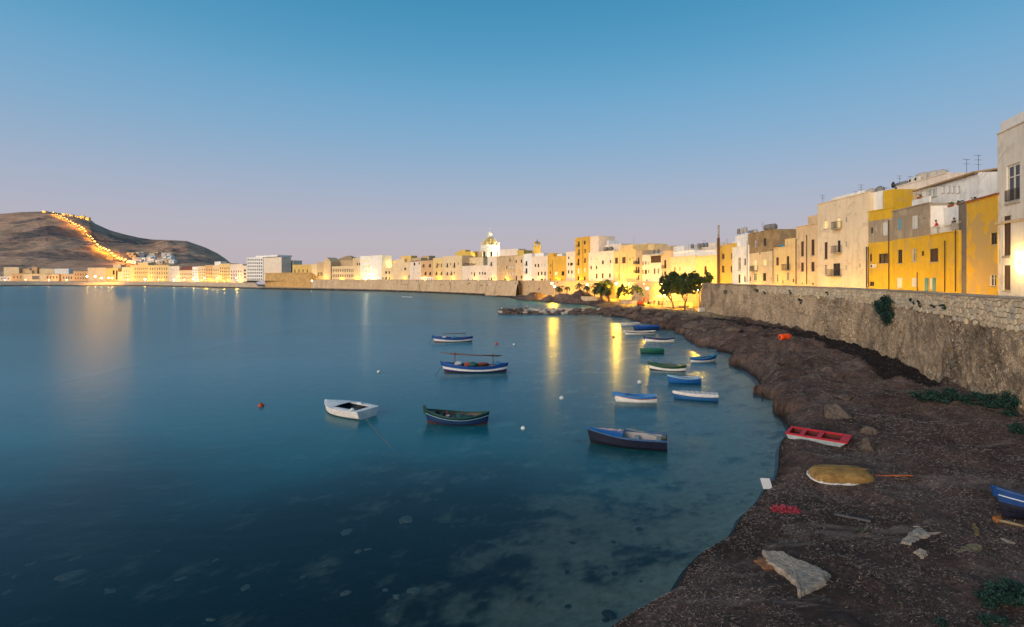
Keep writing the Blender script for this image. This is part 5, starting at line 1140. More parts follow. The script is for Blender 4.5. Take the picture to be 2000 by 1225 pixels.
# b: larger boat with long spars
r = boat('large blue and white fishing boat carrying long spars on crutches', g0(862, 726.5), g0(988, 726), .30, .72, .40, .34, bands=[((.10, .02, .03), .30), (BLUE, .47), (WHITE, .68), (BLUE, 1)], gun=BLUE, inside=(.10, .09, .09), stem=.14, name='fishing_boat', thw=(.3, .1, .07)); L = r['L']
addtube(r, 'spar', [(L * .06, -.1, 1.62), (L * .5, -.1, 1.66), (L * 1.02, -.1, 1.95)], [.04, .06, .035], spar_m); addtube(r, 'spar', [(L * .1, .12, 1.58), (L * .86, .12, 1.8)], .04, spar_m)
for t in (.2, .79): addtube(r, 'crutch', [(L * t, 0, .5), (L * t, 0, 1.75)], .05, spar_m); addtube(r, 'crutch_fork', [(L * t, -.3, 1.95), (L * t, 0, 1.6), (L * t, .3, 1.95)], .04, spar_m)
lump(r, 'tarpaulin_bundle', (L * .74, -.1, .82), (.55, .5, .32), bundle, 5); lump(r, 'tarpaulin_bundle', (L * .60, -.2, .75), (.5, .5, .3), redtarp, 6); lump(r, 'tarpaulin_bundle', (L * .38, -.3, .72), (1.1, .3, .2), redtarp, 7); lump(r, 'tarpaulin_bundle', (L * .14, 0, .85), (.55, .5, .3), bluetarp, 8); lump(r, 'net_bundle', (L * .5, .3, .8), (.5, .4, .3), netm, 9)
# c: white dinghy with side decks
r = boat('white plastic dinghy with dark cockpit and red waterline', g0(635, 799), g0(719, 816), .52, .62, .15, .05, transom=.82, bands=[((.30, .03, .03), .36), (WHITE, 1)], gun=WHITE, inside=(.03, .07, .10), fdeck=.38, deck=WHITE, thwarts=(.22, .38), thw=(.10, .065, .03), name='dinghy', wear=.18, full=2.4); L = r['L']; Wb = .52 * L / 2
for sg in (-1, 1): addbox(r, 'side_deck', (L * .04, sg * Wb * .72 - .16,   .53), (L * .60, sg * Wb * .72 + .16, .575), boatpaint('deck_white', WHITE, .15))
addbox(r, 'stern_deck', (-.01, -Wb * .84, .532), (L * .10, Wb * .84, .58), boatpaint('deck_white', WHITE, .15)); lump(r, 'fender', (L * .17, Wb * .62, .60), (.26, .18, .16), boatpaint('deck_white', WHITE, .15), 2); lump(r, 'fender', (L * .40, -Wb * .72, .60), (.3, .16, .13), boatpaint('deck_white', WHITE, .15), 3)
# d: dark boat
r = boat('dark green and blue double-ended boat with pale blue line, near middle of the bay', g0(829, 824.5), g0(951, 828), .40, .62, .42, .34, bands=[((.14, .035, .02), .36), ((.012, .04, .13), .72), ((.006, .03, .025), 1)], gun=(.012, .06, .045), inside=(.035, .025, .024), rail=(.22, .45, .72), stem=.24, thw=(.05, .09, .08)); L = r['L']
for t in (.36, .60): addtube(r, 'thole_pin', [(L * t, .72, .66), (L * t, .72, .98)], .03, spar_m)
lump(r, 'net_bundle', (L * .42, 0, .45), (.5, .35, .2), netm, 12); lump(r, 'tarpaulin_bundle', (L * .62, .1, .5), (.16, .12, .1), bundle, 13); lump(r, 'tarpaulin_bundle', (L * .3, -.1, .38), (.35, .25, .15), netm, 14)
# e: dark blue motor boat
r = boat('dark navy motor boat with blue foredeck and oar across it', g0(1146, 863), g0(1303, 877), .36, .72, .22, .0, transom=.86, bands=[(BLACK, .4), ((.010, .014, .035), 1)], gun=(.03, .11, .26), inside=(.46, .42, .41), fdeck=.42, deck=(.008, .12, .40), thwarts=(.12, .42), thw=(.42, .40, .38), name='motor_boat', depth_in=.5); L = r['L']
addtube(r, 'oar', [(L * .02, .62, .80), (L * .50, -.30, .86)], .035, boatpaint('oar_paint', (.16, .20, .22), .3)); addbox(r, 'engine_well', (.05, -.25, .25), (.3, .25, .68), boatpaint('well', (.05, .06, .05), .3))
# f-g-h: three boats off the shore
r = boat('white boat with bright blue inside and thin red line', g0(1199, 783.5), g0(1282, 785.5), .36, .52, .34, .12, transom=.55, bands=[(BLACK, .25), (WHITE, .80), ((.03, .20, .52), 1)], gun=(.03, .22, .55), inside=(.025, .20, .55), rail=(.42, .08, .06), thw=(.025, .20, .55), stem=.1, thwarts=(.1, .45, .75), fdeck=.2, deck=(.025, .20, .55), wear=.2)
r = boat('blue boat under a dirty white cover, closest to the beach', g0(1313, 777), g0(1402, 782.5), .36, .52, .12, .05, transom=.8, bands=[(BLACK, .25), ((.02, .12, .33), .82), (WHITE, 1)], gun=WHITE, cover=(.62, .58, .55), wear=.3)
r = boat('small blue boat with pale blue inside and a tether to a white buoy', g0(1303, 747), g0(1368, 748), .34, .52, .30, .1, transom=.6, bands=[((.01, .03, .1), .25), ((.01, .11, .38), 1)], gun=(.30, .50, .68), inside=(.25, .46, .62), thw=(.28, .5, .66), thwarts=(.2, .45, .7), fdeck=.22, deck=(.28, .5, .66))
r = boat('green and white boat with a raised green bow', g0(1266, 721), g0(1338, 725.5), .32, .56, .40, .22, bands=[((.03, .015, .015), .28), (WHITE, .70), (DGREEN, 1)], gun=(.02, .09, .045), inside=(.03, .07, .04), thw=(.12, .15, .08), stem=.12); L = r['L']; addtube(r, 'oar', [(L * .25, .5, .75), (L * .6, .3, .8)], .03, spar_m); lump(r, 'tarpaulin_bundle', (L * .14, .1, .6), (.3, .25, .14), simple('ochre_cloth', (.4, .3, .08), .8), 3)
r = boat('small blue boat alone in the yellow lamp glow by the beach', g0(1399, 705), g0(1350, 706.5), .36, .50, .45, .12, bands=[(BLACK, .26), (WHITE, .62), ((.012, .09, .30), 1)], gun=(.03, .22, .42), inside=(.02, .07, .18), stem=.18, fdeck=.2, deck=(.03, .22, .42))
r = boat('small dark green boat with a sagging green cover', g0(1249, 689), g0(1296, 689.5), .36, .55, .1, .05, transom=.7, bands=[(BLACK, .3), ((.01, .09, .06), 1)], gun=(.01, .10, .07), cover=(.012, .17, .11))
r = boat('white boat with a navy inside and high dark ends', g0(1258, 667), g0(1316, 668), .32, .52, .3, .3, bands=[(BLACK, .26), (WHITE, .76), ((.02, .03, .12), 1)], gun=(.02, .035, .13), inside=(.03, .04, .1), stem=.16)
r = boat('white boat with a black sheer line in front of the blue covered boat', g0(1219, 653.5), g0(1279, 652.5), .32, .52, .3, .2, bands=[(BLACK, .26), (WHITE, .72), (BLACK, .84), (WHITE, 1)], gun=WHITE, inside=(.25, .24, .24), stem=.1)
r = boat('boat wrapped in a bright blue cover near the rocks', g0(1236, 644.5), g0(1285, 643.5), .36, .75, .1, .08, transom=.75, bands=[(BLACK, .3), ((.01, .06, .25), 1)], gun=(.012, .10, .42), cover=(.012, .11, .46))
r = boat('plain white boat farthest towards the breakwater', g0(1212, 636), g0(1248, 634.5), .34, .48, .25, .1, transom=.7, bands=[(BLACK, .22), (WHITE, 1)], gun=WHITE, inside=(.5, .5, .5))
for lb, rr_, L_ in [(o['label'], o, o['L']) for o in list(bpy.data.objects) if o.get('L') and o['label'].split()[0] in ('white', 'small', 'plain', 'green')]:
    if 'cover' in lb or 'dinghy' in lb or 'green cover' in lb: continue
    sgn = random.choice((-1, 1)); addtube(rr_, 'oar', [(L_ * .14, sgn * .22, .34), (L_ * .74, sgn * .10, .46)], [.045, .02], spar_m); lump(rr_, 'rope_coil', (L_ * random.uniform(.3, .6), -sgn * .15, .28), (.22, .2, .12), random.choice((rope_c, netm, bundle)), random.randrange(30))
# beached boats
p = beach_at(1602, 858); r = empty('punt', (p.x - .1, p.y, p.z - .03), R(-44), rx=R(7), ry=R(-2)); tag(r, 'flat red and pale blue punt lying on the seaweed bank', 'boat')
pr_ = boatpaint('punt_red', (.55, .014, .022), .12); pb_ = boatpaint('punt_pale', (.42, .50, .55), .25); pd_ = boatpaint('punt_inside', (.10, .012, .014), .5)
L, Wd_, hg = 2.95, 1.15, .30
b = MB(); b.hexa([(-L / 2 + .1, -Wd_ / 2 + .06, 0), (L / 2 - .35, -Wd_ / 2 + .06, 0), (L / 2 - .35, Wd_ / 2 - .06, 0), (-L / 2 + .1, Wd_ / 2 - .06, 0)], [(-L / 2, -Wd_ / 2, hg), (L / 2, -Wd_ / 2, hg), (L / 2, Wd_ / 2, hg), (-L / 2, Wd_ / 2, hg)]); b.f.pop(1); b.mi.pop(1); b.sm.pop(1); b.build('hull', pb_, r)
b = MB(); b.hexa([(-L / 2 + .16, -Wd_ / 2 + .12, .05), (L / 2 - .4, -Wd_ / 2 + .12, .05), (L / 2 - .4, Wd_ / 2 - .12, .05), (-L / 2 + .16, Wd_ / 2 - .12, .05)], [(-L / 2 + .1, -Wd_ / 2 + .09, hg), (L / 2 - .1, -Wd_ / 2 + .09, hg), (L / 2 - .1, Wd_ / 2 - .09, hg), (-L / 2 + .1, Wd_ / 2 - .09, hg)]); b.f = [b.f[0][::-1]] + [f[::-1] for f in b.f[2:]]; b.mi = b.mi[:5]; b.sm = b.sm[:5]; b.build('inner_planking', pd_, r)
b = MB(); e = .12
b.box(-L / 2 - .03, -Wd_ / 2 - .03, hg - .03, L / 2 + .03, -Wd_ / 2 + e, hg + .035); b.box(-L / 2 - .03, Wd_ / 2 - e, hg - .03, L / 2 + .03, Wd_ / 2 + .03, hg + .035); b.box(-L / 2 - .03, -Wd_ / 2 + e, hg - .03, -L / 2 + .12, Wd_ / 2 - e, hg + .035); b.box(L / 2 - .36, -Wd_ / 2 + e, hg - .03, L / 2 + .03, Wd_ / 2 - e, hg + .035); b.build('gunwale', pr_, r)
for x in (-.72, .12): addbox(r, 'thwart', (x - .11, -Wd_ / 2 + e, hg - .05), (x + .11, Wd_ / 2 - e, hg + .02), pr_)
# overturned ochre boat
p = beach_at(1650, 939); r = empty('overturned_boat', (p.x, p.y + .25, p.z + .02), R(-6), rx=R(9)); tag(r, 'overturned ochre dinghy with flaking paint and white rim', 'boat')
n = N('ochre_flaking'); v = n.pos((1, 3, 1), obj=True); f = n.noise(v, 2.4, 6, .7, .3); v2 = n.pos(obj=True); zc = n.n('SeparateXYZ'); n.l(v2, zc.inputs[0])
cc = n.ramp(f, [(.3, (.12, .07, .026)), (.5, (.25, .145, .042)), (.7, (.34, .215, .075))]); edge = n.math('MULTIPLY', n.math('SUBTRACT', n.math('ADD', n.math('MULTIPLY', n.noise(v2, 6, 5, .7), .30), -.07), zc.outputs[2]), 30, True)
cc = n.mix(edge, cc, (.62, .62, .60)); cc = n.mix(n.ramp(n.noise(v, 9, 5, .7), [(.66, 0), (.70, 1)]), cc, (.55, .50, .42)); ochre_m = n.pbsdf(cc, .8, n.bump(f, .3, .02))
b = MB(); b.smooth = True; NSs, L, Wd_ = 22, 2.62, 1.16
def ob(i, k):
    t = i / NSs; s = 2 * t - 1; hw = Wd_ / 2 * (1 - abs(s) ** 5 * (.75 if s < 0 else 1)) ** .6 if abs(s) < 1 else (Wd_ / 2 * .3 if s < 0 else .02); th = math.pi * k / 14; sg = math.copysign(1, math.cos(th))
    return (s * L / 2, hw * sg * abs(math.cos(th)) ** .62, .44 * (1 - abs(s) ** 4) ** .5 * math.sin(th) ** .75 + .015 if abs(s) < 1 else .02)
for i in range(NSs):
    for k in range(14): b.quad(ob(i, k), ob(i, k + 1), ob(i + 1, k + 1), ob(i + 1, k))
b.build('hull', ochre_m, r)
b = MB(); ring = [ob(i, 0) for i in range(NSs + 1)] + [ob(i, 14) for i in range(NSs, -1, -1)]; ring = [(x * 1.01, y * 1.03, .03) for x, y, z_ in ring]; b.tube(ring + [ring[0]], .035, 6, False); b.build('rim', simple('rim_white', (.62, .63, .62), .7, var=.4, scale=8), r)
b = MB(); b.box(-L / 2 * .8, -.03, .44, L / 2 * .75, .03, .475); b.build('keel', ochre_m, r)
# blue boat at the right edge
p = beach_at(1962, 1012); r = boat('blue wooden boat with a white line, cut by the right edge', None, None, 1.5, .62, .5, .2, bands=[((.010, .012, .028), .52), ((.006, .055, .22), 1)], gun=(.008, .07, .26), inside=(.06, .05, .045), rail=(.62, .70, .78), loc=(p.x + 4.0, p.y - .55), heading=R(172), L=4.3, z=p.z + .16, roll=R(5), stem=.06, fdeck=.2, deck=(.02, .03, .05), name='beached_boat')
# boats drawn up below the trees
p = beach_at(1313, 599); boat('dark boat drawn up on the lamplit sand under the trees', None, None, .36, .62, .4, .25, bands=[(BLACK, .4), ((.04, .05, .08), .8), (WHITE, 1)], gun=(.03, .05, .1), loc=(p.x - 1.6, p.y, p.z), heading=R(8), L=3.2, z=p.z + .2, name='beached_boat', roll=R(8))
p = beach_at(1337, 601); boat('pale ochre boat drawn up between the two tree trunks', None, None, .36, .60, .3, .2, bands=[(BLACK, .4), ((.30, .22, .10), .75), (WHITE, 1)], gun=(.5, .42, .22), loc=(p.x - 1.5, p.y, p.z), heading=R(-5), L=3.0, z=p.z + .2, name='beached_boat', roll=R(-6))
# buoys and mooring lines
def buoy(label, px, py, r, c, group=None):
    p = G(px, py + 1.5, 0); m = simple('buoy_%02x%02x%02x' % tuple(int(v * 255) for v in c), c, .45, var=.2, scale=10, obj=True); root = empty('mooring_buoy', (p.x, p.y, 0)); tag(root, label, 'buoy', group)
    b = MB(); b.lathe([(.02, -r * .7), (r * .7, -r * .55), (r, 0), (r * .92, r * .45), (r * .55, r * .85), (r * .18, r * 1.0), (r * .14, r * 1.2)], n=14); b.build('float', m, root); b = MB(); b.lathe([(r * .13, r * 1.15), (r * .2, r * 1.25), (r * .2, r * 1.32), (r * .1, r * 1.38)], n=8); b.build('ring', post_m, root)
buoy('red mooring buoy far left of the white dinghy', 510, 792, .22, (.50, .06, .015)); buoy('white buoy midway between the dinghy and the big blue boat', 740, 725.5, .20, (.70, .68, .66)); buoy('white buoy between the dark green boat and the navy motor boat', 1022, 836, .16, (.72, .71, .70)); buoy('white buoy above the navy motor boat', 1097, 777, .19, (.72, .71, .70)); buoy('white buoy tethered to the small blue boat', 1249, 746, .20, (.76, .75, .73)); buoy('small red buoy right of the white and blue boat', 970, 671, .25, (.55, .07, .015)); buoy('small white buoy right of the small red one', 1004, 672, .2, (.70, .69, .68)); buoy('dark buoy in the yellow lamp reflection', 1199, 657, .28, (.10, .05, .02))
for k in range(7):
    p = G(786 + k * 2.9, 580.2 + .15 * k, 0); b = MB(); b.lathe([(.05, -.15), (.32, 0), (.22, .25), (.05, .33)], n=8)
    tag(b.build('net_float', simple('float_white', (.75, .74, .72), .5), None, p), 'tiny white float in the row on the water before the long wall', 'float', 'row of tiny white net floats')
rope_m = simple('mooring_rope', (.20, .17, .13), .9); rope_d = simple('mooring_rope_dark', (.03, .03, .03), .9)
def rope(label, pts, r=.014, m=rope_m):
    P = [Vector(p) for p in pts]; o = P[0].copy(); b = MB(); b.tube([p - o for p in P], r, 5); tag(b.build('mooring_rope', m, None, o), label, 'rope')
rope('pale mooring rope trailing from the dinghy stern into the water', [g0(713, 818) + Vector((0, -.15, .35)), g0(720, 829) + Vector((0, 0, .12)), g0(742, 852) + Vector((0, 0, .02)), g0(772, 882) + Vector((0, 0, -.02))])
rope('mooring rope between the white buoy and the small blue boat', [G(1250, 747, .1), G(1275, 749.5, .03), G(1304, 744, .5)]); rope('dark mooring rope off the bow of the large fishing boat', [G(863, 716, .9), G(856, 726, .35), G(850, 733, -.05)], .02, rope_d); rope('dark mooring rope off the bow of the white and blue boat', [G(845, 658, .7), G(841, 666, .3), G(836, 672, -.05)], .022, rope_d); rope('dark mooring rope off the bow of the navy motor boat', [G(1150, 862, .3), G(1133, 861, .03), G(1112, 860, -.03)], .014, rope_d); rope('dark mooring rope off the covered boat bow', [G(1314, 771, .4), G(1304, 774, .1), G(1291, 775, -.03)], .014, rope_d); rope('dark mooring rope off the stern of the large fishing boat', [G(987, 722, .6), G(992, 726, .15), G(1000, 728, -.05)], .018, rope_d)
# ================================================================== plants
def leafmat(name, a, b_):
    n = N(name); at = n.n('Attribute'); at.attribute_name = 'tone'; p = n.n('BsdfPrincipled'); n.l(n.ramp(at.outputs['Fac'], [(0, a), (1, b_)]), p.inputs['Base Color']); p.inputs['Roughness'].default_value = .7; p.inputs['Specular IOR Level'].default_value = .2
    n.l(p.outputs[0], n.o.inputs[0]); return n.m
LEAF = leafmat('leaf_dark', (.020, .042, .020), (.075, .115, .042)); LEAFB = leafmat('leaf_blue_green', (.008, .026, .026), (.022, .062, .050)); PALM = leafmat('palm_leaf', (.018, .032, .014), (.06, .08, .03))
bark = simple('bark', (.11, .075, .05), .95, var=.4, scale=4, bump=.6); palmbark = simple('palm_bark', (.16, .11, .07), .95, var=.4, scale=3, bump=.8)
def leaves(name, parent, blobs, count, size, mat, seed=1, shell=.55, per=60, spread=.34):
    """leaf-sized faces gathered in many small clumps, so the outline stays ragged and light shows between the clumps"""
    rn = np.random.default_rng(seed); C = np.array([b_[0] for b_ in blobs], float); Rr = np.array([b_[1] for b_ in blobs], float); vol = Rr.prod(1) ** (2 / 3); nk = max(8, count // per); pk = rn.choice(len(blobs), nk, p=vol / vol.sum())
    d = rn.normal(size=(nk, 3)); d /= np.linalg.norm(d, axis=1, keepdims=True); CC = C[pk] + d * Rr[pk] * (.35 + .72 * rn.random(nk) ** .6)[:, None]; CR = Rr[pk] * (spread * rn.uniform(.55, 1.25, nk))[:, None]; tone = rn.random(nk)
    k = rn.integers(0, nk, count); g = rn.normal(size=(count, 3)) * .55; P = CC[k] + g * CR[k]
    a = rn.normal(size=(count, 3)); a /= np.linalg.norm(a, axis=1, keepdims=True); b_ = np.cross(a, rn.normal(size=(count, 3))); b_ /= np.linalg.norm(b_, axis=1, keepdims=True) + 1e-6
    s = size * rn.uniform(.6, 1.4, count)[:, None]; a = a * s; b_ = b_ * s * .5
    q = np.stack([P - a, P - b_ * .9 + a * .1, P + a, P + b_ * .9 + a * .1], 1).reshape(-1, 3)
    me = npmesh(name, q, np.arange(count * 4).reshape(-1, 4), mat, False, {'tone': np.repeat(np.clip(.6 * tone[k] + .4 * rn.random(count), 0, 1), 4)}); return link(name, me, parent)
def limb(b, p, d, L, r, lev, rn, ends):
    pts = [Vector(p)]; dd_ = Vector(d).normalized()
    for i in range(4):
        dd_ = (dd_ + Vector((rn.uniform(-.2, .2), rn.uniform(-.2, .2), rn.uniform(-.05, .15)))).normalized(); pts.append(pts[-1] + dd_ * L / 4)
    b.tube(pts, [r * (1 - .11 * i) for i in range(5)], 7)
    if lev == 0: ends.append(pts[-1]); return
    for k in range(3 if lev > 1 else 2):
        nd = (dd_ + Vector((rn.uniform(-.9, .9), rn.uniform(-.9, .9), rn.uniform(-.1, .5)))).normalized(); limb(b, pts[-1 - (k % 2)], nd, L * .62, r * .55, lev - 1, rn, ends)
def tree(label, px, py, D, lean, blobs_px, seed, trunk_h=1.6, count=9000, leaf=.16, r=.22):
    x = PX(px, D); zb_ = float(bh(x, D)); root = empty('tree', (x, D, zb_)); tag(root, label, 'tree'); rn = random.Random(seed); b = MB(); ends = []
    limb(b, (0, 0, -.1), (lean, 0, 1), trunk_h, r, 3, rn, ends); b.build('trunk', bark, root)
    bl = []
    for (bx, by, rpx, rpy) in blobs_px: bl.append(((PX(bx, D) - x, rn.uniform(-1.2, 1.2), ZP(by, D) - zb_), (rpx / F * D, rpx / F * D * .9, rpy / F * D)))
    leaves('crown', root, bl, count, leaf, LEAF, seed, per=42, spread=.15); return root
tree('big dark tree on the left of the pair by the wall end', 1315, 590, 134, .05, [(1300, 552, 11, 13), (1312, 545, 13, 13), (1326, 548, 12, 13), (1306, 564, 13, 10), (1322, 566, 12, 9), (1296, 566, 8, 10), (1316, 536, 8, 6), (1332, 561, 8, 9), (1300, 576, 7, 5)], 3, 2.3, 22000, .20, .30)
tree('big dark tree on the right of the pair by the wall end', 1338, 592, 129, .02, [(1338, 548, 13, 14), (1350, 543, 13, 11), (1362, 547, 13, 11), (1344, 562, 13, 11), (1372, 549, 10, 9), (1331, 556, 9, 10), (1382, 544, 7, 8), (1391, 541, 4, 7), (1356, 534, 6, 5), (1378, 534, 4, 5), (1334, 572, 7, 5), (1358, 560, 9, 6)], 8, 2.2, 24000, .20, .34)
tree('small leaning tree beside the end of the sea wall', 1364, 597, 126, .55, [(1362, 566, 7, 6), (1370, 561, 5, 5), (1352, 570, 6, 5), (1346, 566, 4, 3)], 5, 1.8, 3000, .14, .16)
tree('bushy tree right of the stair ramp', 1232, 580, 160, .1, [(1226, 566, 8, 7), (1238, 563, 9, 6), (1248, 567, 7, 6), (1222, 573, 6, 5), (1252, 575, 4, 5), (1234, 574, 6, 4)], 9, 1.3, 8000, .15, .15)
def shrub(label, loc, blobs, count, leaf, mat, seed, name='shrub', cat='shrub', shell=.35):
    root = empty(name, loc); tag(root, label, cat); b = MB(); rn = random.Random(seed)
    for k in range(5): c, rr_ = rn.choice(blobs); b.tube([(0, 0, -.05), (c[0] * .6, c[1] * .6, c[2] * .45), (c[0], c[1], c[2])], [.03, .02, .01], 5)
    b.build('stem', bark, root); leaves('foliage', root, blobs, count, leaf, mat, seed, shell); return root
D = 176; x = PX(1210, D); zb_ = float(bh(x, D))
shrub('dark slanting hedge along the stair ramp', (x, D, zb_), [((PX(a, D) - x, 0, ZP(c, D) - zb_), (r_ / F * D, .7, r2 / F * D)) for a, c, r_, r2 in ((1206, 579, 4, 4), (1208, 573, 4.5, 5), (1211, 567, 4.5, 5), (1214, 562, 3.5, 4), (1216, 558, 2.5, 3))], 5000, .14, LEAF, 31, 'hedge', 'hedge')
# palms
def palm(label, px, ybase, ytop, D, crown, seed, nf=22, thick=.2):
    x = PX(px, D); zb_ = float(bh(x, D)); zt_ = ZP(ytop, D) - zb_; root = empty('palm_tree', (x, D, zb_)); tag(root, label, 'palm'); rn = random.Random(seed)
    b = MB(); k = 9; lx = rn.uniform(-.3, .3); pts = [(lx * (i / k) ** 2, 0, zt_ * i / k - (.2 if i == 0 else 0)) for i in range(k + 1)]; b.tube(pts, [thick * (1.25 - .4 * i / k + (.08 if i % 2 else 0)) for i in range(k + 1)], 8); b.build('trunk', palmbark, root)
    for f in range(nf):
        a = f * 2.399 + rn.uniform(-.2, .2); el_ = rn.uniform(-.35, 1.25); Lf = crown * rn.uniform(.85, 1.15); pts = []; d0 = Vector((math.cos(a) * math.cos(el_), math.sin(a) * math.cos(el_), math.sin(el_))); p = Vector((lx, 0, zt_)); d = d0.copy(); V = []; Fc = []; m = 9
        side = Vector((-math.sin(a), math.cos(a), 0))
        for i in range(m + 1):
            pts.append(p.copy()); d = (d + Vector((0, 0, -.20 - .05 * i * .3))).normalized(); p = p + d * Lf / m
        for i in range(m):
            wl = Lf * .27 * math.sin(math.pi * (.12 + .80 * i / m)) ** .8; up = (pts[i + 1] - pts[i]).cross(side).normalized()
            for sg in (-1, 1):
                tip = pts[i] + side * sg * wl + (pts[i + 1] - pts[i]) * 1.6 - Vector((0, 0, wl * .35)); o = len(V); V += [pts[i], pts[i] + (pts[i + 1] - pts[i]) * .7, tip]; Fc.append((o, o + 1, o + 2))
                mid = pts[i] + (pts[i + 1] - pts[i]) * .5; tip2 = mid + side * sg * wl * .95 + (pts[i + 1] - pts[i]) * 1.6 - Vector((0, 0, wl * .5)); o = len(V); V += [mid, mid + (pts[i + 1] - pts[i]) * .5, tip2]; Fc.append((o, o + 1, o + 2))
        t_ = rn.random(); me = npmesh('frond', [tuple(v) for v in V], Fc, PALM, False, {'tone': [t_] * len(V)}); link('frond', me, root)
    return root
palm('short palm on the left above the seaweed mound', 1093, 575, 563, 203, 2.3, 1); palm('smallest palm with a drooping crown near the mound', 1107, 574, 561.5, 203, 1.8, 2, 16); palm('slender palm with thin trunk left of the lamp', 1131.5, 578, 556, 196, 2.0, 3, 14, .14); palm('palm standing before the lamp glow', 1146.5, 579, 560, 188, 2.3, 4, 18); palm('short palm just left of the biggest palm', 1161, 580, 564, 184, 2.0, 5, 18); palm('biggest dark palm with broad crown', 1174, 578, 559, 180, 3.9, 6, 46, .38); palm('tall dark palm behind the biggest palm', 1187, 575, 553, 186, 3.2, 8, 34, .3); palm('lamplit yellow palm right of the biggest palm', 1189, 581, 566, 176, 2.6, 7, 22, .25)
# shrubs on the wall and the near beach
def wall_shrub(label, px, py, rpx, rpy, count, leaf, seed, name='wall_plant', cat='plant', mat=LEAFB, dpx=0.0):
    Ds = np.linspace(28, 120, 800); wx2 = np.interp(Ds, _wy[::-1], _wx[::-1]); k = int(np.argmin(np.abs(1000 + wx2 / Ds * 1000 - px))); D = float(Ds[k]); z = ZP(py, D); root = empty(name, (PX(px, D) - .08 - (WTOP - z) * .075, D - .02, z)); tag(root, label, cat)
    s = D / F; b = MB(); b.tube([(.3, 0, .1), (0, -.1, 0), (-.2, -.1, -.1)], .03, 5); b.build('stem', bark, root)
    leaves('foliage', root, [((-.15, 0, 0), (max(rpx * s * .55, .1), rpx * s * 1.0, rpy * s * .8)), ((-.2, .1, rpy * s * .35), (max(rpx * s * .5, .1), rpx * s * .8, rpy * s * .55)), ((-.15, -.1, -rpy * s * .45), (max(rpx * s * .4, .1), rpx * s * .65, rpy * s * .5))], count, leaf, mat, seed, .3)
wall_shrub('round dark bush growing out of the sea wall', 1738, 607, 25, 30, 5200, .10, 3, 'wall_bush', 'bush')
for i, (px, py, a, c, lb) in enumerate(((1787, 588, 4, 7, 'small dark tuft on the wall just right of the round bush'), (1802, 594, 3, 7, 'narrow dark tuft on the wall, second right of the round bush'), (1849, 599, 6, 5, 'spiky tuft on the wall below the parapet stones'), (1420, 570, 5, 6, 'dark tuft on the wall near its far end'), (1480, 568, 8, 4, 'broad dark tuft under the wall coping'), (1497, 572, 4, 5, 'small dark tuft beside the broad one under the coping'), (1547, 571, 3, 5, 'small tuft on the wall below the stepped house'), (1567, 589, 6, 6, 'grey green tuft halfway down the wall'), (1620, 573, 2.5, 4, 'tiny tuft on the wall below the tallest house'), (1829, 599, 3, 3, 'tiny dark tuft left of the spiky one'))): wall_shrub(lb, px, py, a, c, 320, .07, 40 + i)
def ground_shrub(label, px, py, blobs, count, leaf, seed, name='shrub', mat=LEAFB):
    p = beach_at(px, py); shrub(label, p, blobs, count, leaf, mat, seed, name)
ground_shrub('low dark shrubs along the foot of the wall at the right', 1880, 785, [((-1.6, .9, .25), (.8, .5, .38)), ((-.6, .4, .3), (.9, .5, .42)), ((.5, -.2, .32), (.9, .5, .45)), ((1.4, -.8, .35), (.8, .5, .5)), ((2.0, -1.3, .32), (.6, .5, .45))], 7500, .075, 61, 'hedge')
ground_shrub('small shrub between the wall foot hedge and the right edge', 1972, 813, [((0, 0, .15), (.35, .3, .2)), ((.3, .1, .12), (.3, .25, .16))], 1100, .06, 62)
ground_shrub('dark shrub at the right edge below the wall', 1990, 846, [((0, 0, .25), (.5, .4, .32)), ((.5, 0, .3), (.6, .5, .4))], 2200, .065, 63)
ground_shrub('feathery green shrub in the lower right corner', 1955, 1180, [((0, 0, .22), (.42, .3, .26)), ((.4, .05, .28), (.4, .32, .30)), ((-.35, 0, .14), (.25, .22, .18)), ((.75, 0, .2), (.35, .3, .26))], 6500, .045, 64)
ground_shrub('low green weeds at the bottom edge near the corner', 1935, 1218, [((0, 0, .08), (.3, .14, .12)), ((.3, 0, .08), (.25, .14, .1))], 1400, .035, 65)
ground_shrub('small weed tuft left of the corner weeds', 1838, 1222, [((0, 0, .05), (.14, .1, .08))], 320, .03, 66)
ground_shrub('tiny weed sprig above the weed tuft', 1752, 1178, [((0, 0, .04), (.07, .06, .06))], 120, .025, 67)

# ================================================================== rocks and litter on the beach
def stonemat(name, c, dark=.35, pit=(.03, .025, .02)):
    n = N(name); v = n.pos(); f1 = n.noise(v, 5, 6, .7, .3); f2 = n.noise(v, 26, 6, .78); f3 = n.noise(v, 85, 3, .7)
    cc = n.ramp(f1, [(.28, mul(c, .45)), (.5, c), (.72, mul(c, 1.35))]); cc = n.mix(n.math('MULTIPLY', n.ramp(f2, [(.56, 0), (.66, 1)]), .65), cc, mul(c, 1.6)); cc = n.mix(n.math('MULTIPLY', n.ramp(f2, [(.34, 1), (.46, 0)]), .85), cc, pit); cc = n.mix(n.math('MULTIPLY', n.ramp(f3, [(.36, 1), (.46, 0)]), dark), cc, pit)
    return n.pbsdf(cc, .95, n.bump(n.math('ADD', f2, n.math('MULTIPLY', f3, .5)), 1.0, .05), spec=.1)
stone_b = stonemat('beach_stone', (.44, .37, .30)); rust = simple('rusty_stone', (.22, .10, .045), .9, var=.4, scale=6); crust = stonemat('crusted_rock', (.14, .112, .096), .6)
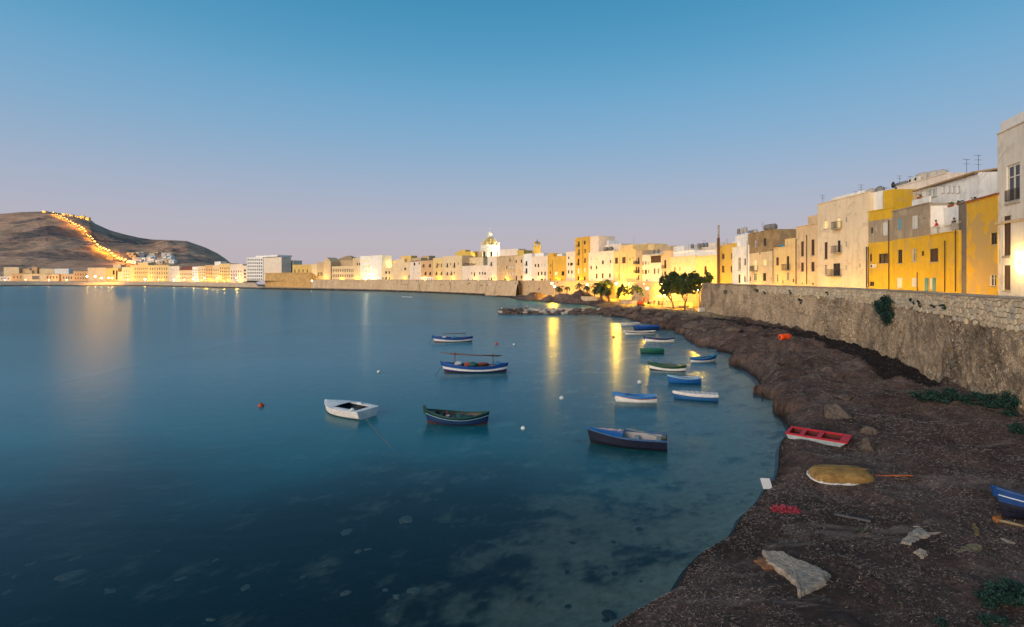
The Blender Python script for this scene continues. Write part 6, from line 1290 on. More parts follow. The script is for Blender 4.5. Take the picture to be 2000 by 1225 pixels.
def slab(label, outline, th, m, name='rock_slab', dz=0.0, seed=1, cat='rock'):
    P = [beach_at(a, c) for a, c in outline]; c = sum(P, Vector()) / len(P); rn = random.Random(seed); root = empty(name, c); tag(root, label, cat); pts = []
    for i in range(len(P)):
        a, d = P[i], P[(i + 1) % len(P)]
        for k in range(6): q = a + (d - a) * k / 6 + Vector((rn.uniform(-.03, .03), rn.uniform(-.03, .03), 0)); pts.append(q - c)
    b = MB(); m_ = len(pts); rings = [(1.02, -.15), (1.0, th * .55), (.965, th * .95), (.90, th * 1.1), (.75, th * 1.12), (.55, th * 1.2), (.35, th * 1.15), (.15, th * 1.2)]; V_ = []
    for f, hz in rings:
        for p in pts:
            w_ = c + p * f; z_ = p.z * f + hz + (0 if f > .99 else .06 * (float(fbm(w_.x / .5, w_.y / .5, seed, 3)) - .5) + .05 * (float(fbm(w_.x / .09, w_.y / .09, seed + 5, 2)) - .5)); V_.append((p.x * f, p.y * f, z_))
    V_.append((0, 0, th * 1.2)); K_ = len(rings); b.add(V_, [(r_ * m_ + i, r_ * m_ + (i + 1) % m_, (r_ + 1) * m_ + (i + 1) % m_, (r_ + 1) * m_ + i) for r_ in range(K_ - 1) for i in range(m_)] + [((K_ - 1) * m_ + i, (K_ - 1) * m_ + (i + 1) % m_, K_ * m_) for i in range(m_)])
    b.build('stone', m, root); return root, c
r, c = slab('large flat pale stone slab in the seaweed near the bottom', [(1490, 1082), (1527, 1083), (1550, 1096), (1596, 1113), (1622, 1128), (1610, 1146), (1572, 1162), (1560, 1168), (1555, 1146), (1532, 1126), (1500, 1106)], .13, stone_b)
slab('rust-coloured stone touching the large pale slab', [(1474, 1098), (1490, 1090), (1508, 1100), (1510, 1112), (1492, 1114)], .06, rust, 'rock')
slab('pale ragged stone in the seaweed right of the large slab', [(1760, 1062), (1768, 1050), (1785, 1036), (1800, 1034), (1815, 1044), (1835, 1041), (1812, 1050), (1796, 1054), (1778, 1066)], .06, stone_b, 'rock', seed=3)
slab('small pale stone just below the ragged stone', [(1784, 1080), (1796, 1074), (1808, 1079), (1811, 1087), (1800, 1092)], .05, stone_b, 'rock', seed=4)
slab('sandy stone low in the seaweed near the blue boat', [(1868, 1080), (1885, 1066), (1905, 1063), (1922, 1068), (1905, 1077)], .05, stonemat('sandy_stone', (.30, .235, .145)), 'rock', seed=5)
slab('thin ochre stone above the sandy stone', [(1897, 1026), (1905, 1024), (1914, 1044), (1906, 1048)], .05, stonemat('ochre_stone', (.27, .19, .085)), 'rock', seed=6)
slab('narrow pale sliver of stone right of the sandy stone', [(1953, 1052), (1968, 1055), (1982, 1062), (1966, 1060)], .04, stone_b, 'rock', seed=7)
slab('small rusty stone under the bow of the blue boat', [(1940, 1015), (1956, 1009), (1957, 1021), (1948, 1022)], .10, simple('orange_stone', (.34, .11, .025), .8, var=.3), 'rock', seed=8)
for i, (px, py, a, hgt, lb) in enumerate(((1644, 815, 26, .62, 'rounded crusted rock just above the red punt'), (1697, 880, 17, .5, 'crusted rock right of the red punt'), (1705, 850, 14, .32, 'low crusted rock between the punt and the dark seaweed strip'), (1582, 703, 30, .42, 'broad crusted rock on the seaweed bank below the barrel'), (1600, 740, 18, .3, 'low pale crusted rock on the bank, below the broad one'), (1545, 688, 7, .45, 'small upright rock left of the broad crusted rock'), (1655, 780, 16, .25, 'flat crusted rock in the middle of the bank'))):
    p = beach_at(px, py); D = p.y; me = rock_mesh('rock', 1, 60 + i, crust, 1, 4, 1.1); s_ = a / F * D; tag(link('rock', me, None, (p.x, p.y + s_ * .6, p.z + .02), (0, 0, i * 1.3), (s_, s_ * .9, hgt)), lb, 'rock')
fr = random.Random(5)
for i in range(34):
    t = fr.random(); y = 60 + 72 * t; x = float(xs(y)) + fr.uniform(.3, 4.5); s_ = fr.uniform(.35, 1.0) * (1 if fr.random() < .7 else 1.5); tag(link('shore_rock', (RD + [rock_mesh('rock', 1, 90 + i, crust, .8, 2)])[fr.choice((0, 1, 2, 4, 4))], None, (x, y, float(bh(x, y)) + .05), (fr.uniform(-.3, .3), fr.uniform(-.3, .3), fr.uniform(0, 6)), (s_ * 1.3, s_, s_ * .75)), 'brown rock on the seaweed bank along the curving shore', 'rock', 'rocks on the far seaweed bank')
# litter
p = beach_at(1500, 956); b = MB(); b.hexa([(-.20, -.02, 0), (.20, -.02, 0), (.20, .02, 0), (-.20, .02, 0)], [(-.23, .28, .36), (.17, .28, .36), (.17, .32, .36), (-.23, .32, .36)]); tag(b.build('white_panel', simple('panel_white', (.58, .58, .57), .6, var=.12), None, (p.x, p.y, p.z + .02), (0, 0, R(-6))), 'small white board leaning at the water edge', 'board')
p = beach_at(1530, 1000); root = empty('fishing_net', p); tag(root, 'heap of crimson fishing net on the seaweed', 'net'); rn = random.Random(2); b = MB()
for k in range(330):
    a = rn.uniform(0, 6.28); q = abs(rn.gauss(0, .5)); o_ = rn.choice(((-.28, .02), (.05, .08), (.30, -.08), (.42, -.14), (-.05, -.05))); c = Vector((o_[0] + q * .26 * math.cos(a), o_[1] + q * .16 * math.sin(a), 0)); h_ = .26 * max(0, 1 - q); pts = [c + Vector((rn.uniform(-.12, .12), rn.uniform(-.10, .10), max(.0, h_ * rn.random()) + .02)) for _ in range(4)]; b.tube(pts, .007, 4, False); b.cur = k % 3
b.build('mesh_strands', [simple('net_crimson', (.42, .035, .075), .7, var=.4, scale=12), simple('net_dark', (.12, .015, .03), .8), simple('net_pink', (.50, .11, .14), .7)], root)
p = beach_at(1745, 931); root = empty('orange_rope', p); tag(root, 'frayed orange rope lying right of the overturned dinghy', 'rope'); b = MB(); rn = random.Random(3)
for k in range(9): b.tube([(-.85 + .24 * i + rn.uniform(-.03, .03), .06 * math.sin(i + k) * .6 + rn.uniform(-.03, .03), .03 + rn.uniform(0, .02)) for i in range(8)], .012, 4)
b.build('strands', simple('rope_orange', (.60, .13, .035), .7, var=.5, scale=9), root)
b = MB(); b.tube([(.15 + .22 * math.cos(a / 10) + .05 * math.sin(a / 3), -.25 + .16 * math.sin(a / 10), .03) for a in range(0, 90, 4)], .009, 4); b.build('pale_strand', rope_m, root)
p = beach_at(1665, 1013); b = MB(); b.hexa([(-.55, -.06, .02), (.55, -.05, .02), (.55, .05, .02), (-.55, .06, .02)], [(-.55, -.06, .06), (.55, -.05, .07), (.55, .05, .07), (-.55, .06, .06)]); tag(b.build('plank', simple('grey_plank', (.11, .105, .11), .85, var=.4, scale=5), None, p, (0, 0, R(-32))), 'grey weathered plank half buried in seaweed', 'plank')
p = beach_at(1682, 1038); root = empty('rag', p); tag(root, 'small dull teal and brown rag on the seaweed', 'rag'); b = MB(); b.smooth = True
for i in range(8):
    for k in range(5):
        f_ = lambda i, k: (-.28 + .07 * i, -.12 + .06 * k, .03 + .05 * math.sin(i * 1.3 + k) * math.cos(k * 1.7) + .02); b.quad(f_(i, k), f_(i + 1, k), f_(i + 1, k + 1), f_(i, k + 1))
b.build('cloth', simple('rag_cloth', (.07, .07, .05), .9, var=.5, scale=5), root)
p = beach_at(1868, 1016) if False else beach_at(1790, 1030); b = MB(); b.hexa([(-.10, -.025, 0), (.10, -.02, 0), (.10, .02, 0), (-.10, .025, 0)], [(-.09, -.02, .03), (.10, -.02, .035), (.10, .02, .035), (-.09, .02, .03)]); tag(b.build('driftwood', simple('driftwood_pale', (.34, .30, .26), .9), None, p + Vector((0, 0, .01)), (0, 0, R(-10))), 'short pale driftwood stick above the ragged stone', 'driftwood')
p = beach_at(1974, 1025); b = MB(); b.tube([(-.25, .25, .05), (0, 0, .06), (.25, -.22, .05)], [.05, .06, .045], 6); tag(b.build('prop_log', simple('prop_wood', (.28, .21, .12), .9, var=.3), None, p), 'pale wooden log beneath the blue boat hull', 'log')
# orange barrel buoy
p = beach_at(1534, 664); root = empty('barrel', (p.x, p.y, p.z + .36), R(12)); tag(root, 'bright orange plastic barrel lying on the seaweed', 'barrel'); om = simple('orange_plastic', (.80, .085, .015), .4, var=.12, obj=True)
b = MB(); prof = [(.02, -1.0), (.30, -1.0), (.36, -.93), (.38, -.5), (.36, -.45), (.40, -.1), (.40, .5), (.36, .62), (.27, .9), (.20, .95), (.02, .95)]; b.lathe(prof, n=18); b.v = [(z_ * .78, y_, -x_) for x_, y_, z_ in b.v]; b.build('body', om, root); b = MB(); b.lathe([(.14, -1.03), (.14, -.99)], n=10); b.v = [(z_ * .785, y_, -x_) for x_, y_, z_ in b.v]; b.build('bung', BLK if False else simple('bung_black', (.02, .015, .012), .6), root)
# submerged stones
sub_m = plaster('submerged_stone', (.29, .26, .215), (.12, .11, .09), .4, scale=3); subd = plaster('submerged_dark', (.035, .035, .033), (.01, .01, .01), .4, scale=3); fr = random.Random(14)
def sbz(x, y): return -float(depth(x, y))
SM = [rock_mesh('stone', 1, 130 + i, sub_m, .6, 3, 1.3) for i in range(4)]; SD = [rock_mesh('stone', 1, 140 + i, subd, .5, 2, .5) for i in range(3)]
def substone(px, py, a, label, grp, dark=False, asp=1.0, rz=0.0):
    p = G(px, py, 0)
    for _ in range(3): d_ = float(depth(p.x, p.y)); p = G(px, py, -d_ * .75)
    s_ = a / F * p.y; tag(link('submerged_stone', fr.choice(SD if dark else SM), None, (p.x, p.y, sbz(p.x, p.y) + s_ * .25), (0, 0, rz), (s_, s_ * asp, s_ * .55)), label, 'stone', grp)
substone(791, 998, 14, 'oval pale stone under water below the dark green boat', None); substone(677, 1018, 11, 'pinkish submerged stone left of the oval one', None, asp=1.3); substone(808, 1136, 9, 'pale submerged stone low in the middle', None, asp=1.5, rz=2); substone(137, 1094, 22, 'long pale submerged stone at the lower left', None, asp=.5, rz=.5); substone(675, 1138, 9, 'pale submerged stone between the long and the low one', None)
for k in range(44): substone(fr.uniform(10, 780), fr.uniform(1040, 1220), fr.uniform(3, 10), 'small pale stone on the dark seabed at the lower left', 'small pale stones on the seabed', asp=fr.uniform(.4, 1), rz=fr.uniform(0, 3))
for k in range(11): substone(fr.uniform(1080, 1300), fr.uniform(1010, 1200), fr.uniform(4, 9), 'dark stone on the sandy shallows near the beach', 'dark stones in the sandy shallows', True, fr.uniform(.5, 1), fr.uniform(0, 3))
for k in range(14): substone(1180 + k * 9 + fr.uniform(-4, 4), 1205 - k * 7 + fr.uniform(-4, 12), fr.uniform(6, 16), 'dark stone on the sandy shallows near the beach', 'dark stones in the sandy shallows', True, fr.uniform(.5, 1), fr.uniform(0, 3)) if k < 3 else None

# ================================================================== people
def person(label, loc, rz, hgt, top, legs_c, skin=(.45, .27, .18), hair=(.03, .02, .015), lean=0.0, arm=.25, group=None):
    s = hgt / 1.75; root = empty('person', loc, rz); tag(root, label, 'person', group)
    def skinned(nm, verts, edges, rad, m):
        me = bpy.data.meshes.new(nm); me.from_pydata([tuple(c * s for c in v) for v in verts], edges, []); me.materials.append(m); o = link(nm, me, root); md = o.modifiers.new('skin', 'SKIN'); md.use_smooth_shade = True
        for i, sv in enumerate(me.skin_vertices[0].data): sv.radius = (rad[i] * s, rad[i] * s); sv.use_root = (i == 0)
        sb = o.modifiers.new('sub', 'SUBSURF'); sb.levels = 1; sb.render_levels = 1; return o
    ln = lean
    V = [(0, 0, .92), (0, ln * .4, 1.15), (0, ln * .8, 1.40), (0, ln, 1.50), (0, ln * 1.1, 1.58), (0, ln * 1.1 + .01, 1.70), (.19, ln * .8, 1.40), (.27, ln + arm * .3, 1.14), (.22, ln + arm, .95), (.21, ln + arm * 1.1, .87), (-.19, ln * .8, 1.40), (-.27, ln + arm * .2, 1.14), (-.24, ln + arm * .7, .93), (-.23, ln + arm * .75, .85), (.10, 0, .86), (.12, .03, .48), (.12, -.02, .08), (.12, .12, .03), (-.10, 0, .86), (-.12, .0, .48), (-.12, -.06, .08), (-.12, .08, .03)]
    E = [(0, 1), (1, 2), (2, 3), (3, 4), (4, 5), (2, 6), (6, 7), (7, 8), (8, 9), (2, 10), (10, 11), (11, 12), (12, 13), (0, 14), (14, 15), (15, 16), (16, 17), (0, 18), (18, 19), (19, 20), (20, 21)]
    Rd = [.13, .12, .13, .055, .085, .085, .06, .045, .035, .04, .06, .045, .035, .04, .09, .065, .045, .04, .09, .065, .045, .04]
    mk = lambda nm, c: simple('%s_%02x%02x%02x' % ((nm,) + tuple(int(v * 255) for v in c)), c, .8, obj=True)
    skinned('body', V, E, Rd, mk('skin', skin))
    skinned('shirt', [V[i] for i in (0, 1, 2, 6, 7, 8, 10, 11, 12)], [(0, 1), (1, 2), (2, 3), (3, 4), (4, 5), (2, 6), (6, 7), (7, 8)], [.15, .145, .155, .085, .065, .05, .085, .065, .05], mk('cloth', top))
    skinned('trousers', [V[i] for i in (0, 14, 15, 16, 18, 19, 20)], [(0, 1), (1, 2), (2, 3), (0, 4), (4, 5), (5, 6)], [.145, .11, .085, .065, .11, .085, .065], mk('cloth', legs_c))
    b = MB(); b.lathe([(.10, -.02), (.108, .05), (.085, .11), (.03, .14)], (0, ln * 1.1 - .015, 1.66), 10); b.v = [tuple(c * s for c in v) for v in b.v]; b.build('hair', mk('hair', hair), root)
def on_beach(px, D): x = PX(px, D); return (x, D, float(bh(x, D)))
person('person in a red top standing by the awning on the lamplit sand', on_beach(1278, 148), R(180), 1.72, (.45, .05, .03), (.35, .28, .2)); person('person in dark clothes standing right of the one in red', on_beach(1286.5, 147), R(150), 1.75, (.10, .05, .04), (.04, .035, .04)); person('person in pale clothes between the digger and the one in red', on_beach(1270, 150), R(200), 1.7, (.5, .42, .25), (.25, .2, .12))
person('small figure in a pale shirt at the breakwater tip', (PX(1029, 137), 137, 1.0), R(170), 1.25, (.5, .42, .38), (.05, .04, .04))
q5 = HOUSES['Q5']; HH5 = q5.z1 - q5.z0
l0, _, _ = q5.loc(1829, 450, .6); w0 = q5.world(l0, .75, HH5 + .01); person('person in a bright red top leaning on the roof terrace rail', w0, q5.rz + R(160), 1.75, (.58, .012, .02), (.32, .30, .30), lean=.18, arm=.34)
l0, _, _ = q5.loc(1857, 450, .9); w0 = q5.world(l0, 1.2, HH5 + .01); person('person in a dark vest standing at the back of the roof terrace', w0, q5.rz + R(190), 1.7, (.03, .03, .035), (.30, .28, .28))
# terrace: rail, white walls, pots
b = MB(); railing(b, .1, q5.w - .1, .08, 2.6, HH5, .95, .22); b.build('terrace_rail', frame_white, q5.root)
b = MB(); b.box(-.05, .1, HH5 - .01, .06, 3.0, HOUSES['Q3'].z1 - q5.z0 - .35); b.build('terrace_side_wall', pl('white'), q5.root); l0, zt_, _ = q5.loc(1815.5, 404, 3.0); l1, zt2, _ = q5.loc(1874, 404, 3.0); wall_mesh(l1 - l0, zt_ - HH5, [], 2.0).build('terrace_wall', pl('white'), q5.root, (l0, 3.0, HH5)); b = MB(); a0, za, _ = q5.loc(1832, 424.5, 2.9); a1, zb_, _ = q5.loc(1868, 438, 2.9); b.box(a0, 2.93, HH5 + .9, a1, 2.99, za); b.build('terrace_alcove', pl('straw'), q5.root)
lx, lz, _ = q5.loc(1815.7, 570); 
for dx_, m_ in ((-.34, shut_teal), (.36, shut_teal)):   # open teal shutters beside the pale door
    a0, z_, _ = q5.loc(1816.5, 545); d0, _, _ = q5.loc(1822, 543); 
a0, zt_, _ = q5.loc(1807.5, 543); a1, _, _ = q5.loc(1814.5, 543); c0, _, _ = q5.loc(1822, 543); c1, _, _ = q5.loc(1825.6, 543)
b = MB(); b.box(c0 + .03, -.06, .05, c1 + .25, -.004, zt_); b.build('door_shutter', shut_teal, q5.root); h3 = HOUSES['Q3']; t0, zt3, _ = h3.loc(1807, 543); t1, _, _ = h3.loc(1813.5, 543); b = MB(); b.box(t0, -.06, .05, min(t1, h3.w - .02), -.004, zt3); b.build('door_shutter', shut_teal, h3.root)
# white parapet walls of the upper terraces and pots on them
q8 = HOUSES['Q8']; q3 = HOUSES['Q3']; HH3 = q3.z1 - q3.z0
l0, _, _ = q3.loc(1781, 400, .25); l1, _, _ = q3.loc(1815, 400, .25); _, zt_, _ = q3.loc(1797, 388, .25); b = MB(); b.box(l0, .25, HH3 + .003, l1, .45, zt_); b.build('terrace_wall', pl('white'), q3.root); b = MB(); railing(b, l0, l1, .3, 2.0, zt_, .95, .25); b.build('terrace_rail', frame_white, q3.root)
l0, za, _ = q8.loc(1838, 372, -1.2); l1, zb2, _ = q8.loc(1949, 374, -1.2); _, z1_, _ = q8.loc(1890, 376, -1.2); b = MB(); b.box(l0 - 2.2, -1.4, 0, l1, -1.2, z1_ - 1.2); b.build('terrace_wall', pl('white'), q8.root)
terra = simple('terracotta', (.34, .10, .045), .85, var=.3)
for i, (px, py, lb) in enumerate(((1797, 392, 'long planter on the upper terrace left of the others'), (1831, 390, 'red-brown planter by the terrace corner post'), (1857, 389, 'terracotta planter in the middle of the white terrace wall'), (1875, 390, 'shallow terracotta planter right of the middle one'), (1900, 387, 'terracotta pot with red plant above the ochre roof'))):
    src, sb = (q3, .35) if px < 1815 else (q8, -1.3)
    lx, lz, _ = src.loc(px, py + 3, sb); base = HH3 + (src is q3) * 0; zz2 = (zt_ if src is q3 else z1_ - 1.2); o = src.world(lx, sb, zz2 + .004); root = empty('planter', o, src.rz); tag(root, lb, 'planter'); b = MB(); b.hexa([(-.32, -.12, 0), (.32, -.12, 0), (.32, .12, 0), (-.32, .12, 0)], [(-.4, -.15, .26), (.4, -.15, .26), (.4, .15, .26), (-.4, .15, .26)]); b.build('pot', terra, root); leaves('plant', root, [((0, 0, .38), (.4, .15, .18))], 260, .06, LEAF, 70 + i, .2)
# tanks, antennas, air units, dishes on the roofs
tank_g = simple('tank_grey', (.20, .19, .18), .7, var=.3, scale=2); tank_w = simple('tank_pale', (.42, .38, .33), .75, var=.2, scale=2)
def on_roof(key, px, sb, top=None):
    q = HOUSES[key]; lx, _, _ = q.loc(px, 500, sb); return q, q.world(lx, sb, (q.z1 - q.z0) + .02 if top is None else top)
def htank(label, key, px, sb, r, L, m=tank_g, zt=None, rz=0):
    q, p = on_roof(key, px, sb); root = empty('water_tank', p if zt is None else (p.x, p.y, zt), q.rz + rz); tag(root, label, 'water tank'); b = MB(); b.lathe([(.05, -L / 2 - .08), (r * .8, -L / 2 - .04), (r, -L / 2 + .08), (r, L / 2 - .08), (r * .8, L / 2 + .04), (.05, L / 2 + .08)], n=16); b.v = [(z_, y_, r + .12 - x_) for x_, y_, z_ in b.v]; b.build('drum', m, root); b = MB(); b.box(-L * .35, -r * .7, 0, -L * .25, r * .7, .3); b.box(L * .25, -r * .7, 0, L * .35, r * .7, .3); b.build('cradle', post_m, root)
def vtank(label, key, px, sb, r, hgt, m=tank_g, zt=None):
    q, p = on_roof(key, px, sb); root = empty('water_tank', p if zt is None else (p.x, p.y, zt), q.rz); tag(root, label, 'water tank'); b = MB(); b.lathe([(r * .97, 0), (r, .1), (r, hgt * .45), (r * 1.03, hgt * .48), (r * 1.0, hgt * .52), (r, hgt * .85), (r * .7, hgt * .96), (.2, hgt)], n=18); b.build('drum', m, root); b = MB(); b.lathe([(.22, hgt - .02), (.22, hgt + .08), (.05, hgt + .1)], n=10); b.build('lid', m, root)
zq9 = HOUSES['Q9'].z1 + .02
vtank('largest round tank on the cream block, at its left', 'Q9', 1806, 2.0, 1.05, 1.5, tank_w, zq9); vtank('middle round tank of three on the cream block', 'Q9', 1825, 2.4, .85, 1.45, tank_w, zq9); vtank('smallest round tank of three on the cream block', 'Q9', 1840, 2.8, .7, 1.4, tank_w, zq9)
zq2 = HOUSES['Q2'].z1 + 2.1
vtank('pale round tank on the white block beside the tallest house', 'Q2', 1702, 3.0, .62, 1.5, tank_w, HOUSES['Q2'].z1 + 2.35); vtank('grey round tank beside the pale one on the white block', 'Q2', 1719, 3.0, .58, 1.5, tank_g, HOUSES['Q2'].z1 + 2.35)
htank('grey drum tank lying low behind the satellite dish', 'Q9', 1762, 1.5, .6, 2.0, tank_g, zq9 - .3)
htank('left grey drum tank above the brown-topped house', 'P3', 1500, .9, .62, 1.7); htank('right grey drum tank above the brown-topped house', 'P3', 1508, 1.6, .66, 1.7, tank_g, None, .25)
for i, (px, m_) in enumerate(((1443, tank_g), (1449.5, tank_w), (1456, tank_w), (1464, tank_g), (1470, tank_g), (1476, tank_w))): 
    key = 'P2' if px < 1461 else 'P3'; vtank(('first', 'second', 'third', 'fourth', 'fifth', 'sixth')[i] + ' round tank from the left above the narrow white house', key, px, 1.8, .42, 1.15, m_, HOUSES['P2'].z1 + 3.4 if px < 1461 else None)
htank('left of two grey drum tanks on the broad pinkish house', 'O3', 1183.5, 1.0, .85, 1.6); htank('right of two grey drum tanks on the broad pinkish house', 'O3', 1193, 1.0, .85, 1.6)
vtank('left upright tank on the veranda house', 'O6', 1277.5, 1.0, .42, 1.5); vtank('right upright tank on the veranda house', 'O6', 1286, 1.0, .42, 1.5)
for i, px in enumerate((1352, 1366, 1373, 1380)): vtank(('first', 'second', 'third', 'fourth')[i] + ' small tank from the left on the roofs before the chimney', 'O8' if px < 1358 else 'O9', px, 6.5, .5, 1.2, tank_g, ZP(484, 155))
def antenna(label, P, hgt, kind=0):
    root = empty('antenna', P); tag(root, label, 'antenna'); b = MB(); b.tube([(0, 0, 0), (0, 0, hgt)], .022, 5); b.build('mast', post_m, root)
    for k in range(3 if kind == 0 else 2):
        z_ = hgt * (.98 - .16 * k); b = MB(); b.tube([(-.45 + .1 * k, .0, z_), (.45 - .1 * k, .12, z_)], .012, 4)
        for j in range(5): b.tube([(-.4 + .2 * j, -.12, z_), (-.4 + .2 * j, .18, z_)], .008, 4)
        b.build('aerial', post_m, root)
for i, (key, px, sb, hgt, lb) in enumerate((('P6', 1682, 3, 2.2, 'antenna near the right end of the tallest beige house roof'), ('P6', 1672, 4, 1.6, 'shorter antenna on the tallest beige house'), ('P6', 1607, 1.5, 1.8, 'single bent mast at the left end of the tallest house'), ('Q9', 1757, 3, 2.6, 'antenna on the cream block by the satellite dish'), ('Q9', 1778, 3, 2.0, 'antenna between the dish and the round tanks'), ('Q8', 1888, 4, 3.4, 'tall antenna above the tiled eaves, left one'), ('Q8', 1911, 4, 3.4, 'tall antenna above the tiled eaves, right one'), ('P1', 1420, 3, 2.4, 'thin antenna on the golden house'), ('P1', 1415, 4, 2.0, 'shorter antenna on the golden house'), ('O8', 1345, 5, 4, 'antenna above the wide cream house'), ('O9', 1375, 5, 5, 'antenna among the tanks before the chimney'), ('O9', 1362, 5, 4.4, 'antenna left of the tanks before the chimney'), ('P3', 1490, 3, 2.6, 'antenna on the brown-topped house'), ('P4', 1545, 4, 2.6, 'antenna behind the cream yellow house terrace'), ('Q2', 1731, 3, 3.6, 'antenna on the yellow roof block'), ('O3', 1176, 5, 5, 'antenna on the broad pinkish house'), ('N6', 880, 3, 5, 'antenna on the wide cream house left of the ruin'), ('N12', 1062, 2, 3, 'antenna on the white house right of the bell tower'), ('O4', 1238, 2, 4.5, 'thin mast above the yellow cream house'))):
    q, p = on_roof(key, px, sb); antenna(lb, (p.x, p.y, p.z - .05), hgt, i % 2)
def acunit(label, P, rz, s=1.0):
    root = empty('air_unit', P, rz); tag(root, label, 'air conditioner'); b = MB(); b.box(-.42 * s, -.18, 0, .42 * s, .14, .58 * s); b.build('case', frame_white, root); b = MB(); b.tube([(-.12 * s, -.20, .29 * s), (-.12 * s, -.182, .29 * s)], .20 * s, 14); b.build('fan', frame_dark, root)
q9 = HOUSES['Q9']; HH9 = q9.z1 - q9.z0
for i, (px, lb) in enumerate(((1781, 'left of the two air units on the cream block roof'), (1792, 'right of the two air units on the cream block roof'))): lx, _, _ = q9.loc(px, 400, .4); acunit(lb, q9.world(lx, .4, HH9 + .12), q9.rz, 1.15)
q2 = HOUSES['Q2']; lx, lz, _ = q2.loc(1708, 523.5); acunit('white air unit hung on the yellow house wall', q2.world(lx, -.16, lz), q2.rz, .9)
lx, _, _ = q9.loc(1746, 400, 1.0); root = empty('satellite_dish', q9.world(lx, 1.0, HH9), q9.rz); tag(root, 'dark round satellite dish on the roofs', 'dish'); b = MB(); b.tube([(0, .1, 0), (0, .1, .7)], .03, 6); b.build('mast', post_m, root); b = MB(); b.smooth = True; b.lathe([(.5, .12), (.35, .05), (.05, .0)], n=16); b.v = [(x_, -z_, y_ + .75) for x_, y_, z_ in b.v]; b.build('dish', post_m, root)
q4 = HOUSES['P4']; HH4 = q4.z1 - q4.z0; lx, _, _ = q4.loc(1526, 484, .5); b = MB(); b.smooth = True
for i in range(8):
    for k in range(5):
        f_ = lambda i, k: (-.75 + .19 * i, -.35 + .17 * k, .08 + .5 * math.sin(math.pi * i / 8) * math.sin(math.pi * (k + .6) / 5.6) + .04 * math.sin(i * 2 + k)); b.quad(f_(i, k), f_(i + 1, k), f_(i + 1, k + 1), f_(i, k + 1))
tag(b.build('tarpaulin', simple('tarp_cyan', (.03, .30, .50), .5), None, q4.world(lx, .6, HH4 + .05), (0, 0, q4.rz)), 'bright blue tarpaulin on the cream yellow house terrace', 'tarpaulin')

# ================================================================== things on the lamplit cove beach
D = 146; x, y, z = on_beach(1252, D); root = empty('digger', (x, y, z), R(10)); tag(root, 'small red digger parked on the sand above the rocks', 'digger'); redm = simple('digger_red', (.42, .025, .018), .45, var=.2, obj=True); blk = simple('digger_black', (.025, .022, .02), .7)
for sg in (-.6, .6):
    b = MB(); pts = [(-.85, .25), (-.7, .05), (.7, .05), (.85, .25), (.7, .5), (-.7, .5)]; b.add([(px_, sg - .18, pz) for px_, pz in pts] + [(px_, sg + .18, pz) for px_, pz in pts], [tuple(range(5, -1, -1)), tuple(range(6, 12))] + [(i, (i + 1) % 6, 6 + (i + 1) % 6, 6 + i) for i in range(6)]); b.build('track', blk, root)
b = MB(); b.hexa([(-1.0, -.7, .55), (.5, -.7, .55), (.5, .7, .55), (-1.0, .7, .55)], [(-.95, -.65, 1.3), (.5, -.65, 1.15), (.5, .65, 1.15), (-.95, .65, 1.3)]); b.build('engine_body', redm, root)
b = MB(); 
for cx2, cy2 in ((-.25, -.5), (-.25, .5), (.5, -.5), (.5, .5)): b.box(cx2 - .04, cy2 - .04, 1.15, cx2 + .04, cy2 + .04, 2.3)
b.box(-.3, -.55, 2.3, .58, .55, 2.38); b.build('cab_frame', redm, root)
for nm, pts, rr_ in (('boom', [(.5, 0, .9), (1.1, 0, 2.1), (1.75, 0, 2.5)], [.16, .14, .12]), ('stick', [(1.75, 0, 2.5), (2.2, 0, 1.2)], [.11, .09])): b = MB(); b.tube(pts, rr_, 6); b.build(nm, redm, root)
b = MB(); b.hexa([(2.0, -.3, .6), (2.5, -.3, .7), (2.5, .3, .7), (2.0, .3, .6)], [(2.05, -.3, 1.2), (2.4, -.3, 1.2), (2.4, .3, 1.2), (2.05, .3, 1.2)]); b.build('bucket', blk, root)
# low wall, awning, tank, crates
x0, y0, z0 = on_beach(1295, 141); x1, y1, z1 = on_beach(1352, 137); root = empty('low_wall', (x0, y0, z0)); tag(root, 'low tan garden wall behind the beached boats', 'wall'); b = MB(); u = Vector((x1 - x0, y1 - y0, 0)); nn = Vector((-u.y, u.x, 0)).normalized() * .3; Vv = [Vector((0, 0, -.3)), u + Vector((0, 0, -.3)), u + nn + Vector((0, 0, -.3)), nn + Vector((0, 0, -.3))]; b.hexa(Vv, [v + Vector((0, 0, 1.9)) for v in Vv]); b.build('masonry', pl('straw'), root); b = MB(); Vv = [v + Vector((0, 0, 1.903)) - nn * .15 for v in Vv[:2]] + [v + Vector((0, 0, 1.903)) + nn * .15 for v in Vv[2:]]; b.hexa(Vv, [v + Vector((0, 0, .12)) for v in Vv]); b.build('coping', cop, root)
x, y, z = on_beach(1294, 149); root = empty('awning', (x, y, z)); tag(root, 'white lit awning stand left of the big trees', 'awning'); b = MB(); b.hexa([(-1.3, -1.1, 2.1), (1.3, -1.1, 2.1), (1.3, 1.1, 2.6), (-1.3, 1.1, 2.6)], [(-1.3, -1.1, 2.16), (1.3, -1.1, 2.16), (1.3, 1.1, 2.66), (-1.3, 1.1, 2.66)]); b.build('canopy', shut_white, root)
for sx_ in (-1.2, 1.2):
    for sy_, hh_ in ((-1, 2.1), (1, 2.6)): b = MB(); b.tube([(sx_, sy_, -.1), (sx_, sy_, hh_)], .05, 6); b.build('pole', frame_white, root)
b = MB(); b.box(-1.1, -.3, 0, 1.1, .3, 1.0); b.build('counter', pl('straw'), root)
